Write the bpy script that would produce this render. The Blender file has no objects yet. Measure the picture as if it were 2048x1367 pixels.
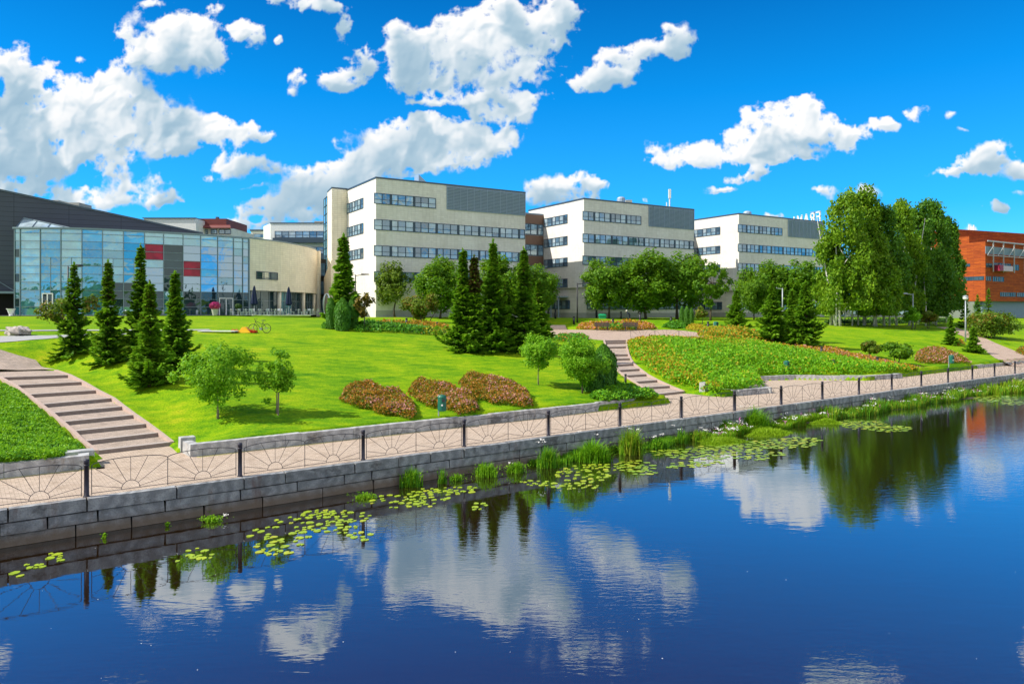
# Riverside park, offices and a glass hall under a summer sky.  Blender 4.5
import bpy, math, random
import numpy as np
from mathutils import Vector, Matrix

R = math.radians
SC = bpy.context.scene
COL = SC.collection
F, HOR, EYE = 1450.0, 622.0, 5.4          # lens in photo pixels, horizon row, eye height
WATER = -1.04
D = np.array([.802, .597]); N = np.array([-.597, .802]); P0 = np.array([-12.4, 21.13])
SUN_EL, SUN_TH = 43.0, -13.0
SD = Vector((-math.cos(R(SUN_TH)) * math.cos(R(SUN_EL)), math.sin(R(SUN_TH)) * math.cos(R(SUN_EL)), math.sin(R(SUN_EL))))

def W(s, t):
    """promenade coordinates (along the river, inland) -> world x, y"""
    return P0[0] + s * D[0] + t * N[0], P0[1] + s * D[1] + t * N[1]
def ST(x, y):
    dx, dy = x - P0[0], y - P0[1]
    return dx * D[0] + dy * D[1], dx * N[0] + dy * N[1]
def P(px, py, z=0.0):
    Y = F * (EYE - z) / (py - HOR)
    return (px - 1024) * Y / F, Y
def Q(px, Y):
    return (px - 1024) * Y / F
def ZH(py, Y):
    return EYE + (HOR - py) * Y / F

# ------------------------------------------------------------------ terrain
PA = np.array([[4.2, .40], [8, .9], [17.5, 2.2], [29, 3.7], [36, 4.1], [45, 4.4], [60, 4.72], [75, 4.8], [400, 4.9], [3000, 5.0]])
PB = np.array([[4.2, .40], [9, .85], [23, 2.85], [45, 2.95], [55, 3.85], [72, 4.5], [400, 4.6], [3000, 4.9]])
PC = np.array([[4.2, .40], [12, 1.5], [20, 2.5], [29, 3.3], [45, 3.75], [66, 4.2], [400, 4.3], [3000, 4.8]])
def _prof(p, t):
    return (np.interp(t - 1.6, p[:, 0], p[:, 1]) + np.interp(t, p[:, 0], p[:, 1]) + np.interp(t + 1.6, p[:, 0], p[:, 1])) / 3
def _ss(x, a, b):
    u = np.clip((x - a) / (b - a), 0, 1)
    return u * u * (3 - 2 * u)
PINS = []      # made ground: strips whose height is given by the stairs and terraces they carry
def base_z(s, t):
    s = np.asarray(s, float); t = np.asarray(t, float)
    a, b, c = _prof(PA, t), _prof(PB, t), _prof(PC, t)
    w1 = _ss(s, 22, 38); w2 = _ss(s, 62, 84)
    z = a * (1 - w1) + b * w1
    z = z * (1 - w2) + c * w2
    shp = z.shape; zf = z.reshape(-1).copy(); sf = np.broadcast_to(s, shp).reshape(-1); tf = np.broadcast_to(t, shp).reshape(-1)
    num = np.zeros_like(zf); den = np.zeros_like(zf); wm = np.zeros_like(zf)
    for (p, q, za, zb, hw, fall) in PINS:
        dx, dy = q[0] - p[0], q[1] - p[1]; L2 = dx * dx + dy * dy + 1e-9
        u = np.clip(((sf - p[0]) * dx + (tf - p[1]) * dy) / L2, 0, 1)
        d = np.hypot(sf - p[0] - u * dx, tf - p[1] - u * dy)
        w = 1 - _ss(d, hw, hw + fall); ww = w * w / (.15 + d * d)
        num += ww * (za + (zb - za) * u); den += ww; wm = np.maximum(wm, w)
    ok = den > 1e-9
    zf[ok] = zf[ok] * (1 - wm[ok]) + num[ok] / den[ok] * wm[ok]
    z = zf.reshape(shp)
    z = z + .05 * np.sin(s * .31 + 1.3) * np.sin(t * .23) * _ss(t, 8, 16) * (1 - _ss(t, 40, 60))
    return z
LUT = None
def make_lut():
    global LUT
    a = np.arange(-240, 420.1, .5); b = np.arange(4.0, 300, .5); S, T = np.meshgrid(a, b, indexing='ij'); LUT = base_z(S, T)
def zxy(x, y):
    s, t = ST(x, y)
    if t < 4.25: return 0.0
    if LUT is None or not (-240 < s < 419 and 4 < t < 299): return float(base_z(s, t))
    u, v = (s + 240) * 2, (t - 4) * 2; i, j = int(u), int(v); u -= i; v -= j
    return float(LUT[i, j] * (1-u) * (1-v) + LUT[i+1, j] * u * (1-v) + LUT[i, j+1] * (1-u) * v + LUT[i+1, j+1] * u * v)
def G(px, py):
    """where the line of sight through a photo pixel meets the ground"""
    Y = 18.0
    k = (HOR - py) / F; kx = (px - 1024) / F
    prev = Y
    while Y < 900:
        if EYE + k * Y <= zxy(kx * Y, Y):
            lo, hi = prev, Y
            for _ in range(20):
                m = (lo + hi) / 2
                if EYE + k * m <= zxy(kx * m, m): hi = m
                else: lo = m
            return kx * hi, hi, zxy(kx * hi, hi)
        prev = Y
        Y *= 1.012
    return kx * 140, 140.0, zxy(kx * 140, 140)

# ------------------------------------------------------------------ mesh helpers
class MB:
    def __init__(s): s.v = []; s.f = []; s.m = []
    def quad(s, a, b, c, d, m=0):
        i = len(s.v); s.v += [tuple(a), tuple(b), tuple(c), tuple(d)]; s.f.append((i, i+1, i+2, i+3)); s.m.append(m)
    def poly(s, pts, m=0):
        i = len(s.v); s.v += [tuple(p) for p in pts]; s.f.append(tuple(range(i, i + len(pts)))); s.m.append(m)
    def hexa(s, b, t, m=0):
        """bottom 4 and top 4 corners, both counter-clockwise from above"""
        i = len(s.v); s.v += [tuple(p) for p in b] + [tuple(p) for p in t]
        for q in ((3, 2, 1, 0), (4, 5, 6, 7), (0, 1, 5, 4), (1, 2, 6, 5), (2, 3, 7, 6), (3, 0, 4, 7)):
            s.f.append(tuple(i + k for k in q)); s.m.append(m)
    def box(s, x0, x1, y0, y1, z0, z1, m=0):
        s.hexa([(x0, y0, z0), (x1, y0, z0), (x1, y1, z0), (x0, y1, z0)], [(x0, y0, z1), (x1, y0, z1), (x1, y1, z1), (x0, y1, z1)], m)
    def prism(s, pts, z0, z1, m=0):
        """pts counter-clockwise plan polygon"""
        n = len(pts); i = len(s.v)
        z0s = z0 if hasattr(z0, '__len__') else [z0] * n
        z1s = z1 if hasattr(z1, '__len__') else [z1] * n
        s.v += [(p[0], p[1], z) for p, z in zip(pts, z0s)] + [(p[0], p[1], z) for p, z in zip(pts, z1s)]
        for k in range(n):
            j = (k + 1) % n
            s.f.append((i+k, i+j, i+n+j, i+n+k)); s.m.append(m)
        s.f.append(tuple(i+n+k for k in range(n))); s.m.append(m)
        s.f.append(tuple(i+k for k in reversed(range(n)))); s.m.append(m)
    def tube(s, pts, r, n=6, m=0, cap=True):
        rs = r if hasattr(r, '__len__') else [r] * len(pts)
        i0 = len(s.v); pts = [Vector(p) for p in pts]
        up = None
        for k, p in enumerate(pts):
            d = (pts[min(k+1, len(pts)-1)] - pts[max(k-1, 0)])
            if d.length < 1e-9: d = Vector((0, 0, 1))
            d.normalize()
            if up is None:
                up = Vector((0, 0, 1)) if abs(d.z) < .9 else Vector((1, 0, 0))
            a = d.cross(up).normalized(); b = a.cross(d).normalized(); up = b
            for q in range(n):
                w = 2 * math.pi * q / n
                s.v.append(tuple(p + a * (rs[k] * math.cos(w)) + b * (rs[k] * math.sin(w))))
        for k in range(len(pts) - 1):
            for q in range(n):
                a0 = i0 + k*n + q; a1 = i0 + k*n + (q+1) % n
                s.f.append((a0, a0+n, a1+n, a1)); s.m.append(m)
        if cap:
            s.f.append(tuple(i0 + q for q in range(n))); s.m.append(m)
            s.f.append(tuple(i0 + (len(pts)-1)*n + q for q in reversed(range(n)))); s.m.append(m)
    def lathe(s, prof, c=(0, 0), n=12, m=0):
        i0 = len(s.v)
        for r_, z in prof:
            for q in range(n):
                w = 2 * math.pi * q / n
                s.v.append((c[0] + r_ * math.cos(w), c[1] + r_ * math.sin(w), z))
        for k in range(len(prof) - 1):
            for q in range(n):
                a0 = i0 + k*n + q; a1 = i0 + k*n + (q+1) % n
                s.f.append((a0, a1, a1+n, a0+n)); s.m.append(m)
        s.f.append(tuple(i0 + q for q in reversed(range(n)))); s.m.append(m)
        s.f.append(tuple(i0 + (len(prof)-1)*n + q for q in range(n))); s.m.append(m)
    def mesh(s, name, mats, smooth=False, uv=True):
        me = bpy.data.meshes.new(name)
        me.from_pydata(s.v, [], s.f)
        for mt in mats: me.materials.append(mt)
        if s.f:
            me.polygons.foreach_set('material_index', s.m)
            if smooth: me.polygons.foreach_set('use_smooth', [True] * len(s.f))
        if uv and s.f: box_uv(me)
        me.update()
        return me
    def build(s, name, mats, parent=None, smooth=False, uv=True):
        if not isinstance(mats, (list, tuple)): mats = [mats]
        return link(name, s.mesh(name, mats, smooth, uv), parent)

def box_uv(me):
    uvl = me.uv_layers.new(name='UVMap')
    co = np.empty(len(me.vertices) * 3); me.vertices.foreach_get('co', co); co = co.reshape(-1, 3)
    uv = np.zeros((len(me.loops), 2))
    for p in me.polygons:
        n = p.normal
        idx = [me.loops[l].vertex_index for l in p.loop_indices]
        c = co[idx]
        if abs(n.z) > .75:
            uv[p.loop_start:p.loop_start + p.loop_total] = c[:, :2]
        else:
            h = math.hypot(n.x, n.y); tx, ty = -n.y / h, n.x / h
            uv[p.loop_start:p.loop_start + p.loop_total, 0] = c[:, 0] * tx + c[:, 1] * ty
            uv[p.loop_start:p.loop_start + p.loop_total, 1] = c[:, 2]
    uvl.data.foreach_set('uv', uv.ravel())

def link(name, me, parent=None):
    o = bpy.data.objects.new(name, me); COL.objects.link(o)
    if parent is not None: o.parent = parent
    return o
def tag(o, label=None, cat=None, group=None, kind=None):
    if label: o['label'] = label
    if cat: o['category'] = cat
    if group: o['group'] = group
    if kind: o['kind'] = kind
    return o
def thing(name, label, cat, loc=(0, 0, 0), rz=0, group=None):
    o = bpy.data.objects.new(name, None); COL.objects.link(o)
    o.location = loc; o.rotation_euler = (0, 0, rz); o.empty_display_size = .3
    return tag(o, label, cat, group)
KIDS = {}
def copy_tree(o, loc=None, rz=None, sc=None, label=None, group=None, parent=None):
    c = o.copy(); COL.objects.link(c)
    if parent is not None: c.parent = parent
    if loc is not None: c.location = loc
    if rz is not None: c.rotation_euler = (0, 0, rz)
    if sc is not None: c.scale = sc if hasattr(sc, '__len__') else (sc, sc, sc)
    if label: c['label'] = label
    if group: c['group'] = group
    for ch in KIDS.get(o.name) or list(o.children):
        copy_tree(ch, parent=c)
    return c

def mesh_np(name, V, faces4, matidx, mats):
    """V (n,3), faces4 (m,4)"""
    me = bpy.data.meshes.new(name)
    n, m = len(V), len(faces4)
    me.vertices.add(n); me.vertices.foreach_set('co', np.asarray(V, np.float32).ravel())
    me.loops.add(m * 4); me.loops.foreach_set('vertex_index', np.asarray(faces4, np.int32).ravel())
    me.polygons.add(m); me.polygons.foreach_set('loop_start', np.arange(0, m * 4, 4, dtype=np.int32))
    me.polygons.foreach_set('loop_total', np.full(m, 4, np.int32))
    for mt in mats: me.materials.append(mt)
    me.polygons.foreach_set('material_index', np.asarray(matidx, np.int32))
    me.update(calc_edges=True)
    return me

# ------------------------------------------------------------------ materials
def newmat(name):
    m = bpy.data.materials.new(name); m.use_nodes = True
    nt = m.node_tree; nt.nodes.clear()
    out = nt.nodes.new('ShaderNodeOutputMaterial')
    return m, nt, out
def nd(nt, typ, **kw):
    n = nt.nodes.new(typ)
    for k, v in kw.items():
        if k.startswith('_'): setattr(n, k[1:], v)
        else: n.inputs[k].default_value = v
    return n
def c4(c): return (c[0], c[1], c[2], 1.0)
def ramp(nt, fac, stops, interp='LINEAR'):
    r = nt.nodes.new('ShaderNodeValToRGB'); r.color_ramp.interpolation = interp
    el = r.color_ramp.elements
    while len(el) < len(stops): el.new(.5)
    for e, (p, c) in zip(el, stops): e.position = p; e.color = c4(c)
    nt.links.new(fac, r.inputs[0]); return r.outputs[0]
def mixc(nt, a, b, fac, mode='MIX'):
    m = nt.nodes.new('ShaderNodeMix'); m.data_type = 'RGBA'; m.blend_type = mode
    for sock, v in ((0, fac), (6, a), (7, b)):
        if isinstance(v, (int, float)): m.inputs[sock].default_value = v
        elif isinstance(v, tuple): m.inputs[sock].default_value = c4(v)
        else: nt.links.new(v, m.inputs[sock])
    return m.outputs[2]
def mth(nt, op, a, b=None, c=None, clamp=False):
    m = nt.nodes.new('ShaderNodeMath'); m.operation = op; m.use_clamp = clamp
    for i, v in enumerate((a, b, c)):
        if v is None: continue
        if isinstance(v, (int, float)): m.inputs[i].default_value = v
        else: nt.links.new(v, m.inputs[i])
    return m.outputs[0]
def noise(nt, scale, detail=4, rough=.55, vec=None, kind='pos', dist=0):
    if vec is None:
        if kind == 'pos': vec = nt.nodes.new('ShaderNodeNewGeometry').outputs['Position']
        else: vec = nt.nodes.new('ShaderNodeTexCoord').outputs['Object']
    n = nt.nodes.new('ShaderNodeTexNoise'); n.inputs['Scale'].default_value = scale
    n.inputs['Detail'].default_value = detail; n.inputs['Roughness'].default_value = rough
    n.inputs['Distortion'].default_value = dist
    nt.links.new(vec, n.inputs['Vector']); return n.outputs['Fac']
def vscale(nt, vec, s3):
    m = nt.nodes.new('ShaderNodeVectorMath'); m.operation = 'MULTIPLY'
    nt.links.new(vec, m.inputs[0]); m.inputs[1].default_value = s3
    return m.outputs[0]
def bump(nt, h, strength=.3, dist=.05):
    b = nt.nodes.new('ShaderNodeBump'); b.inputs['Strength'].default_value = strength; b.inputs['Distance'].default_value = dist
    nt.links.new(h, b.inputs['Height']); return b.outputs[0]
def pbsdf(nt, out, col, rough=.8, metal=0, spec=.5, normal=None):
    p = nt.nodes.new('ShaderNodeBsdfPrincipled')
    if isinstance(col, tuple): p.inputs['Base Color'].default_value = c4(col)
    else: nt.links.new(col, p.inputs['Base Color'])
    if isinstance(rough, (int, float)): p.inputs['Roughness'].default_value = rough
    else: nt.links.new(rough, p.inputs['Roughness'])
    p.inputs['Metallic'].default_value = metal; p.inputs['Specular IOR Level'].default_value = spec
    if normal is not None: nt.links.new(normal, p.inputs['Normal'])
    nt.links.new(p.outputs[0], out.inputs[0]); return p
def simple(name, c, rough=.7, metal=0, var=.15, scale=3.0, spec=.4):
    m, nt, out = newmat(name)
    n = noise(nt, scale, 5)
    col = mixc(nt, tuple(x * (1 - var) for x in c), tuple(min(1, x * (1 + var)) for x in c), n)
    pbsdf(nt, out, col, rough, metal, spec); return m
def leafmat(name, dark, mid, light, trans=.35, nscale=.6, spread=1.0):
    """leaves: each leaf its own tone, with broad patches of lighter and darker growth"""
    m, nt, out = newmat(name)
    g = nt.nodes.new('ShaderNodeNewGeometry')
    n = noise(nt, nscale, 3, vec=g.outputs['Position'])
    k = mth(nt, 'MULTIPLY_ADD', g.outputs['Random Per Island'], .55 * spread, mth(nt, 'MULTIPLY_ADD', n, .9, -.25), clamp=True)
    col = ramp(nt, k, [(0, dark), (.5, mid), (1, light)])
    d = nt.nodes.new('ShaderNodeBsdfPrincipled'); d.inputs['Roughness'].default_value = .55
    d.inputs['Specular IOR Level'].default_value = .25
    nt.links.new(col, d.inputs['Base Color'])
    t = nt.nodes.new('ShaderNodeBsdfTranslucent')
    c2 = mixc(nt, col, (.35, .5, .02), .35)
    nt.links.new(c2, t.inputs[0])
    mx = nt.nodes.new('ShaderNodeMixShader'); mx.inputs[0].default_value = trans
    nt.links.new(d.outputs[0], mx.inputs[1]); nt.links.new(t.outputs[0], mx.inputs[2])
    nt.links.new(mx.outputs[0], out.inputs[0]); return m

def mat_lawn():
    m, nt, out = newmat('lawn_grass')
    g = nt.nodes.new('ShaderNodeNewGeometry').outputs['Position']
    big = noise(nt, .055, 4, .6, vec=g); midn = noise(nt, .45, 5, .6, vec=g)
    srt = nt.nodes.new('ShaderNodeMapping'); srt.inputs['Rotation'].default_value = (0, 0, R(-30)); srt.inputs['Scale'].default_value = (.3, 1.7, 1); nt.links.new(g, srt.inputs[0])
    st = noise(nt, 1.0, 6, .7, vec=srt.outputs[0])
    fine = noise(nt, 14, 6, .75, vec=g)
    mow = nt.nodes.new('ShaderNodeTexWave'); mow.inputs['Scale'].default_value = .33; mow.inputs['Distortion'].default_value = 2.5; mow.inputs['Detail'].default_value = 2; mow.inputs['Detail Scale'].default_value = .4
    rt = nt.nodes.new('ShaderNodeMapping'); rt.inputs['Rotation'].default_value = (0, 0, R(52)); nt.links.new(g, rt.inputs[0]); nt.links.new(rt.outputs[0], mow.inputs[0])
    sml = noise(nt, 2.6, 5, .7, vec=g)
    k = mth(nt, 'MULTIPLY_ADD', midn, 1.15, mth(nt, 'MULTIPLY', st, 1.1))
    k = mth(nt, 'MULTIPLY_ADD', big, .7, mth(nt, 'MULTIPLY_ADD', sml, .8, mth(nt, 'ADD', k, -1.45)))
    k = mth(nt, 'MULTIPLY_ADD', mow.outputs[1], .10, k, clamp=True)
    col = ramp(nt, k, [(.05, (.045, .17, .003)), (.33, (.125, .27, .003)), (.58, (.215, .345, .003)), (.9, (.34, .39, .01))])
    f2 = ramp(nt, fine, [(.38, (.45, .58, .4)), (.5, (1, 1, 1)), (.62, (1.35, 1.25, 1.3))])
    col = mixc(nt, col, f2, .85, 'MULTIPLY')
    clov = noise(nt, 3.2, 4, .8, vec=g)
    col = mixc(nt, col, (.07, .22, .006), ramp(nt, clov, [(.60, (0, 0, 0)), (.68, (.55, .55, .55))]))
    pbsdf(nt, out, col, .95, 0, .08, bump(nt, fine, .8, .05)); return m
def mat_paving(name, a, b, mortar, bw=.21, bh=.105, rot=0.65, tint=(.42, .3, .2)):
    m, nt, out = newmat(name)
    g = nt.nodes.new('ShaderNodeNewGeometry').outputs['Position']
    mp = nt.nodes.new('ShaderNodeMapping'); mp.inputs['Rotation'].default_value = (0, 0, -rot); nt.links.new(g, mp.inputs[0])
    br = nt.nodes.new('ShaderNodeTexBrick'); nt.links.new(mp.outputs[0], br.inputs['Vector'])
    br.inputs['Color1'].default_value = c4(a); br.inputs['Color2'].default_value = c4(b); br.inputs['Mortar'].default_value = c4(mortar)
    br.inputs['Scale'].default_value = 1; br.inputs['Brick Width'].default_value = bw; br.inputs['Row Height'].default_value = bh
    br.inputs['Mortar Size'].default_value = .008; br.inputs['Mortar Smooth'].default_value = .3
    n1 = noise(nt, .5, 5, .6, vec=g); n2 = noise(nt, 5, 5, .7, vec=g)
    c = mixc(nt, br.outputs[0], tint, mth(nt, 'MULTIPLY', n1, .5))
    n3 = noise(nt, 1.1, 6, .75, vec=g)
    c = mixc(nt, c, tuple(x * .55 for x in tint), ramp(nt, n3, [(.52, (0, 0, 0)), (.68, (.6, .6, .6))]))
    rr = noise(nt, 40, 2, .5, vec=g)
    c = mixc(nt, c, ramp(nt, rr, [(.35, (.78, .78, .78)), (.65, (1.18, 1.18, 1.18))]), .8, 'MULTIPLY')
    c = mixc(nt, c, ramp(nt, n2, [(.3, (.8, .8, .8)), (.7, (1.12, 1.1, 1.08))]), 1.0, 'MULTIPLY')
    pbsdf(nt, out, c, .9, 0, .2, bump(nt, br.outputs['Fac'], -.3, .01)); return m
def mat_granite(name, lo, hi, stain=(.16, .09, .07), stain_z=None):
    m, nt, out = newmat(name)
    g = nt.nodes.new('ShaderNodeNewGeometry')
    pos = g.outputs['Position']
    r = g.outputs['Random Per Island']
    n = noise(nt, 2.2, 6, .65, vec=pos); f = noise(nt, 22, 6, .7, vec=pos)
    k = mth(nt, 'MULTIPLY_ADD', r, .45, mth(nt, 'MULTIPLY_ADD', n, .8, -.2), clamp=True)
    c = mixc(nt, lo, hi, k)
    c = mixc(nt, c, ramp(nt, f, [(.35, (.62, .62, .64)), (.65, (1.2, 1.2, 1.18))]), .75, 'MULTIPLY')
    s = noise(nt, 1.0, 5, .7, vec=vscale(nt, pos, (1.3, 1.3, .35)))
    c = mixc(nt, c, stain, ramp(nt, s, [(.55, (0, 0, 0)), (.68, (.75, .75, .75))]))
    v = nt.nodes.new('ShaderNodeTexWave'); v.inputs['Scale'].default_value = 1.3; v.inputs['Distortion'].default_value = 9; v.inputs['Detail'].default_value = 3
    nt.links.new(vscale(nt, pos, (.6, .6, 1.6)), v.inputs[0])
    c = mixc(nt, c, tuple(x * .5 for x in lo), mth(nt, 'MULTIPLY', v.outputs[1], .5))
    sp = noise(nt, .9, 6, .75, vec=vscale(nt, pos, (1, 1, 1.4)))
    c = mixc(nt, c, (.06, .055, .05), ramp(nt, sp, [(.56, (0, 0, 0)), (.66, (.7, .7, .7))]))
    if stain_z is not None:
        sx = nt.nodes.new('ShaderNodeSeparateXYZ'); nt.links.new(pos, sx.inputs[0])
        zz = mth(nt, 'MULTIPLY_ADD', n, .25, sx.outputs[2])
        w = nt.nodes.new('ShaderNodeMapRange'); w.inputs[1].default_value = stain_z + .62; w.inputs[2].default_value = stain_z + .25
        nt.links.new(zz, w.inputs[0])
        c = mixc(nt, c, (.20, .14, .09), mth(nt, 'MULTIPLY', w.outputs[0], .85))
    hgt = mth(nt, 'ADD', mth(nt, 'MULTIPLY', n, .6), f)
    pbsdf(nt, out, c, .85, 0, .25, bump(nt, hgt, .7, .03)); return m
def mat_tiles(name, c, joint, w=.62, h=.31, msize=.02, var=.05):
    m, nt, out = newmat(name)
    uv = nt.nodes.new('ShaderNodeUVMap').outputs[0]
    br = nt.nodes.new('ShaderNodeTexBrick'); nt.links.new(uv, br.inputs['Vector'])
    br.offset = 0.0
    br.inputs['Color1'].default_value = c4(tuple(x * (1 - var) for x in c)); br.inputs['Color2'].default_value = c4(tuple(min(1, x * (1 + var)) for x in c)); br.inputs['Mortar'].default_value = c4(joint)
    br.inputs['Scale'].default_value = 1; br.inputs['Brick Width'].default_value = w; br.inputs['Row Height'].default_value = h
    br.inputs['Mortar Size'].default_value = msize; br.inputs['Mortar Smooth'].default_value = .1
    g = nt.nodes.new('ShaderNodeNewGeometry').outputs['Position']
    n = noise(nt, .25, 5, .6, vec=g); n2 = noise(nt, 2.0, 4, .6, vec=vscale(nt, g, (1, 1, .25)))
    col = mixc(nt, br.outputs[0], ramp(nt, n, [(.3, (.9, .89, .87)), (.7, (1.05, 1.05, 1.05))]), 1.0, 'MULTIPLY')
    col = mixc(nt, col, ramp(nt, n2, [(.3, (.93, .92, .9)), (.7, (1.03, 1.03, 1.03))]), 1.0, 'MULTIPLY')
    pbsdf(nt, out, col, .6, 0, .35, bump(nt, br.outputs['Fac'], -.4, .01)); return m
def mat_pane(name, cols, gloss=.45, rough=.02, tint=(.75, .92, 1.0)):
    """window glass: a coloured interior, blind or painted-in reflection behind a reflecting sheet; each pane differs"""
    m, nt, out = newmat(name)
    g = nt.nodes.new('ShaderNodeNewGeometry')
    n = len(cols)
    col = ramp(nt, g.outputs['Random Per Island'], [(i / n, c) for i, c in enumerate(cols)], 'CONSTANT')
    n2 = noise(nt, .8, 3, vec=g.outputs['Position'])
    col = mixc(nt, col, ramp(nt, n2, [(.35, (.7, .7, .7)), (.65, (1.15, 1.15, 1.15))]), 1.0, 'MULTIPLY')
    d = nt.nodes.new('ShaderNodeBsdfDiffuse'); nt.links.new(col, d.inputs[0])
    gl = nt.nodes.new('ShaderNodeBsdfGlossy'); gl.inputs['Roughness'].default_value = rough; gl.inputs[0].default_value = c4(tint)
    nz = noise(nt, .7, 2, vec=g.outputs['Position'])
    nt.links.new(bump(nt, nz, .12, .12), gl.inputs['Normal'])
    fr = nt.nodes.new('ShaderNodeFresnel'); fr.inputs[0].default_value = 1.5
    fac = mth(nt, 'MULTIPLY_ADD', fr.outputs[0], .8, gloss - .05, clamp=True)
    mx = nt.nodes.new('ShaderNodeMixShader'); nt.links.new(fac, mx.inputs[0])
    nt.links.new(d.outputs[0], mx.inputs[1]); nt.links.new(gl.outputs[0], mx.inputs[2]); nt.links.new(mx.outputs[0], out.inputs[0])
    return m
# ------------------------------------------------------------------ camera, sun, sky
cam = bpy.data.cameras.new('camera'); co = bpy.data.objects.new('camera', cam); COL.objects.link(co)
co.location = (0, 0, EYE); co.rotation_euler = (R(90), 0, 0)
cam.sensor_width = 36; cam.lens = 36 * F / 2048; cam.shift_y = -(683.5 - HOR) / 2048
cam.clip_start = .5; cam.clip_end = 6000
SC.camera = co
sun = bpy.data.lights.new('sun', 'SUN'); so = bpy.data.objects.new('sun', sun); COL.objects.link(so)
sun.energy = 4.2; sun.angle = R(.53); sun.color = (1, .95, .86)
so.rotation_euler = SD.to_track_quat('Z', 'Y').to_euler(); so.location = (-60, -20, 80)
# fair-weather cumulus: (centre, radii) in photo pixels = fixed directions of the sky; noise gives them their shape
CLOUDS = [
 (20,150,80,66),(110,270,120,66),(225,235,95,52),(340,262,90,40),(60,210,110,80),(0,300,120,70),(150,190,70,55),(215,170,55,50),(260,205,60,48),(180,270,120,60),(320,225,60,42),(380,245,60,40),(300,280,90,42),(430,262,60,36),(480,272,52,28),(525,278,36,17),(90,330,110,34),(240,318,50,28),(360,300,40,22),(-120,270,160,120),
 (60,380,110,20),(150,392,90,20),(240,345,30,22),(270,370,40,26),(320,372,40,20),(330,400,50,20),(250,400,50,26),(180,412,130,16),(355,390,14,8),
 (340,85,100,68),(420,95,42,52),(280,80,52,46),(425,28,30,30),(340,130,70,28),(400,60,50,40),(250,60,30,26),
 (500,58,34,20),(515,86,16,18),(480,50,20,16),(598,150,26,20),(590,180,18,14),(612,165,20,12),(300,5,42,12),(155,116,13,9),(600,238,9,7),(565,85,10,8),
 (840,90,62,44),(940,92,120,74),(1050,60,110,70),(1120,30,65,50),(900,158,105,34),(1000,150,105,36),(820,130,50,40),(790,60,30,22),(1000,20,60,40),
 (960,196,120,17),(1015,200,80,20),(880,200,60,14),(730,112,34,34),(705,150,46,30),(665,160,26,16),(680,175,30,14),(600,8,75,16),(660,14,55,14),(692,45,22,28),(560,-20,60,22),
 (850,252,90,30),(900,285,130,42),(800,295,110,48),(740,320,95,42),(1000,225,70,30),(1050,218,28,20),(960,295,75,36),(680,350,72,40),(610,380,60,40),(540,420,72,30),(500,445,45,20),(620,420,90,50),(700,385,100,30),(860,320,80,30),(600,340,26,18),(640,400,60,40),
 (480,328,62,24),(430,350,35,11),(530,342,40,18),(500,372,20,6),(455,318,26,14),
 (1120,378,78,22),(1155,362,44,22),(1075,380,42,24),(1115,396,90,12),(1190,372,22,18),
 (1240,125,52,42),(1200,150,58,24),(1150,160,32,18),(1270,100,40,28),(1340,95,50,26),(1360,78,34,24),(1330,65,20,14),(1230,160,50,20),
 (1530,235,52,48),(1590,245,75,44),(1640,265,90,38),(1540,285,110,38),(1440,305,85,26),(1380,315,60,20),(1700,262,55,22),(1620,215,50,30),(1770,245,30,14),(1830,230,34,14),(1480,350,55,13),(1420,374,46,10),(1525,338,36,10),(1310,298,22,12),(1340,320,44,12),(1560,310,110,16),
 (1990,308,46,38),(1960,330,62,24),(1895,353,42,14),(2040,340,50,26),(1660,385,38,11),(1745,382,30,12),(1545,424,22,7),(2000,418,32,12),(1910,231,14,10),(1935,470,26,18),(2040,383,26,10),(2042,460,22,12),(1300,395,12,6),(1930,260,10,5),
 (600,-50,90,26),(560,-15,60,16),(640,-20,40,20),(1180,-60,120,30),(1690,-130,120,40),(-60,-60,90,40),(300,-170,120,35),(2150,-40,120,50),(2250,250,150,60),(-250,120,120,90),
]
CU0, CU1, CV0, CV1, CS = -330., 2380., -440., 630., .80      # photo-pixel window and samples per pixel
def fbm(shape, x, y, scale, octaves, rough, seed):
    """value noise, summed"""
    rs = np.random.RandomState(seed); tot = np.zeros(shape); amp = 1; norm = 0
    for o in range(octaves):
        fx, fy = x * scale, y * scale
        ix, iy = np.floor(fx).astype(int), np.floor(fy).astype(int); tx, ty = fx - ix, fy - iy
        tx = tx * tx * tx * (tx * (tx * 6 - 15) + 10); ty = ty * ty * ty * (ty * (ty * 6 - 15) + 10)
        T = rs.rand(256, 256)
        a = T[iy & 255, ix & 255]; b = T[iy & 255, (ix + 1) & 255]; c = T[(iy + 1) & 255, ix & 255]; d = T[(iy + 1) & 255, (ix + 1) & 255]
        tot += amp * (a + (b - a) * tx + (c - a) * ty + (a - b - c + d) * tx * ty)
        norm += amp; amp *= rough; scale *= 2.03
    return tot / norm
def billow(shape, x, y, scale, octaves, rough, seed):
    tot = np.zeros(shape); amp = 1; norm = 0
    for o in range(octaves):
        n = fbm(shape, x, y, scale, 1, 1, seed + o)
        n2 = fbm(shape, x + 37.1, y - 11.7, scale * 1.31, 1, 1, seed + 50 + o)
        tot += amp * (1 - np.abs(n + n2 - 1) * 1.9); norm += amp; amp *= rough; scale *= 2.1
    return tot / norm
def blur(a, k):
    for ax in (0, 1):
        for _ in range(2):
            c = np.cumsum(np.pad(a, [(k + 1, k) if i == ax else (0, 0) for i in (0, 1)], mode='edge'), axis=ax)
            a = (np.take(c, range(2 * k + 1, c.shape[ax]), axis=ax) - np.take(c, range(0, c.shape[ax] - 2 * k - 1), axis=ax)) / (2 * k + 1)
    return a
def _sm(x, a, b):
    u = np.clip((x - a) / (b - a), 0, 1)
    return u * u * (3 - 2 * u)
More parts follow.
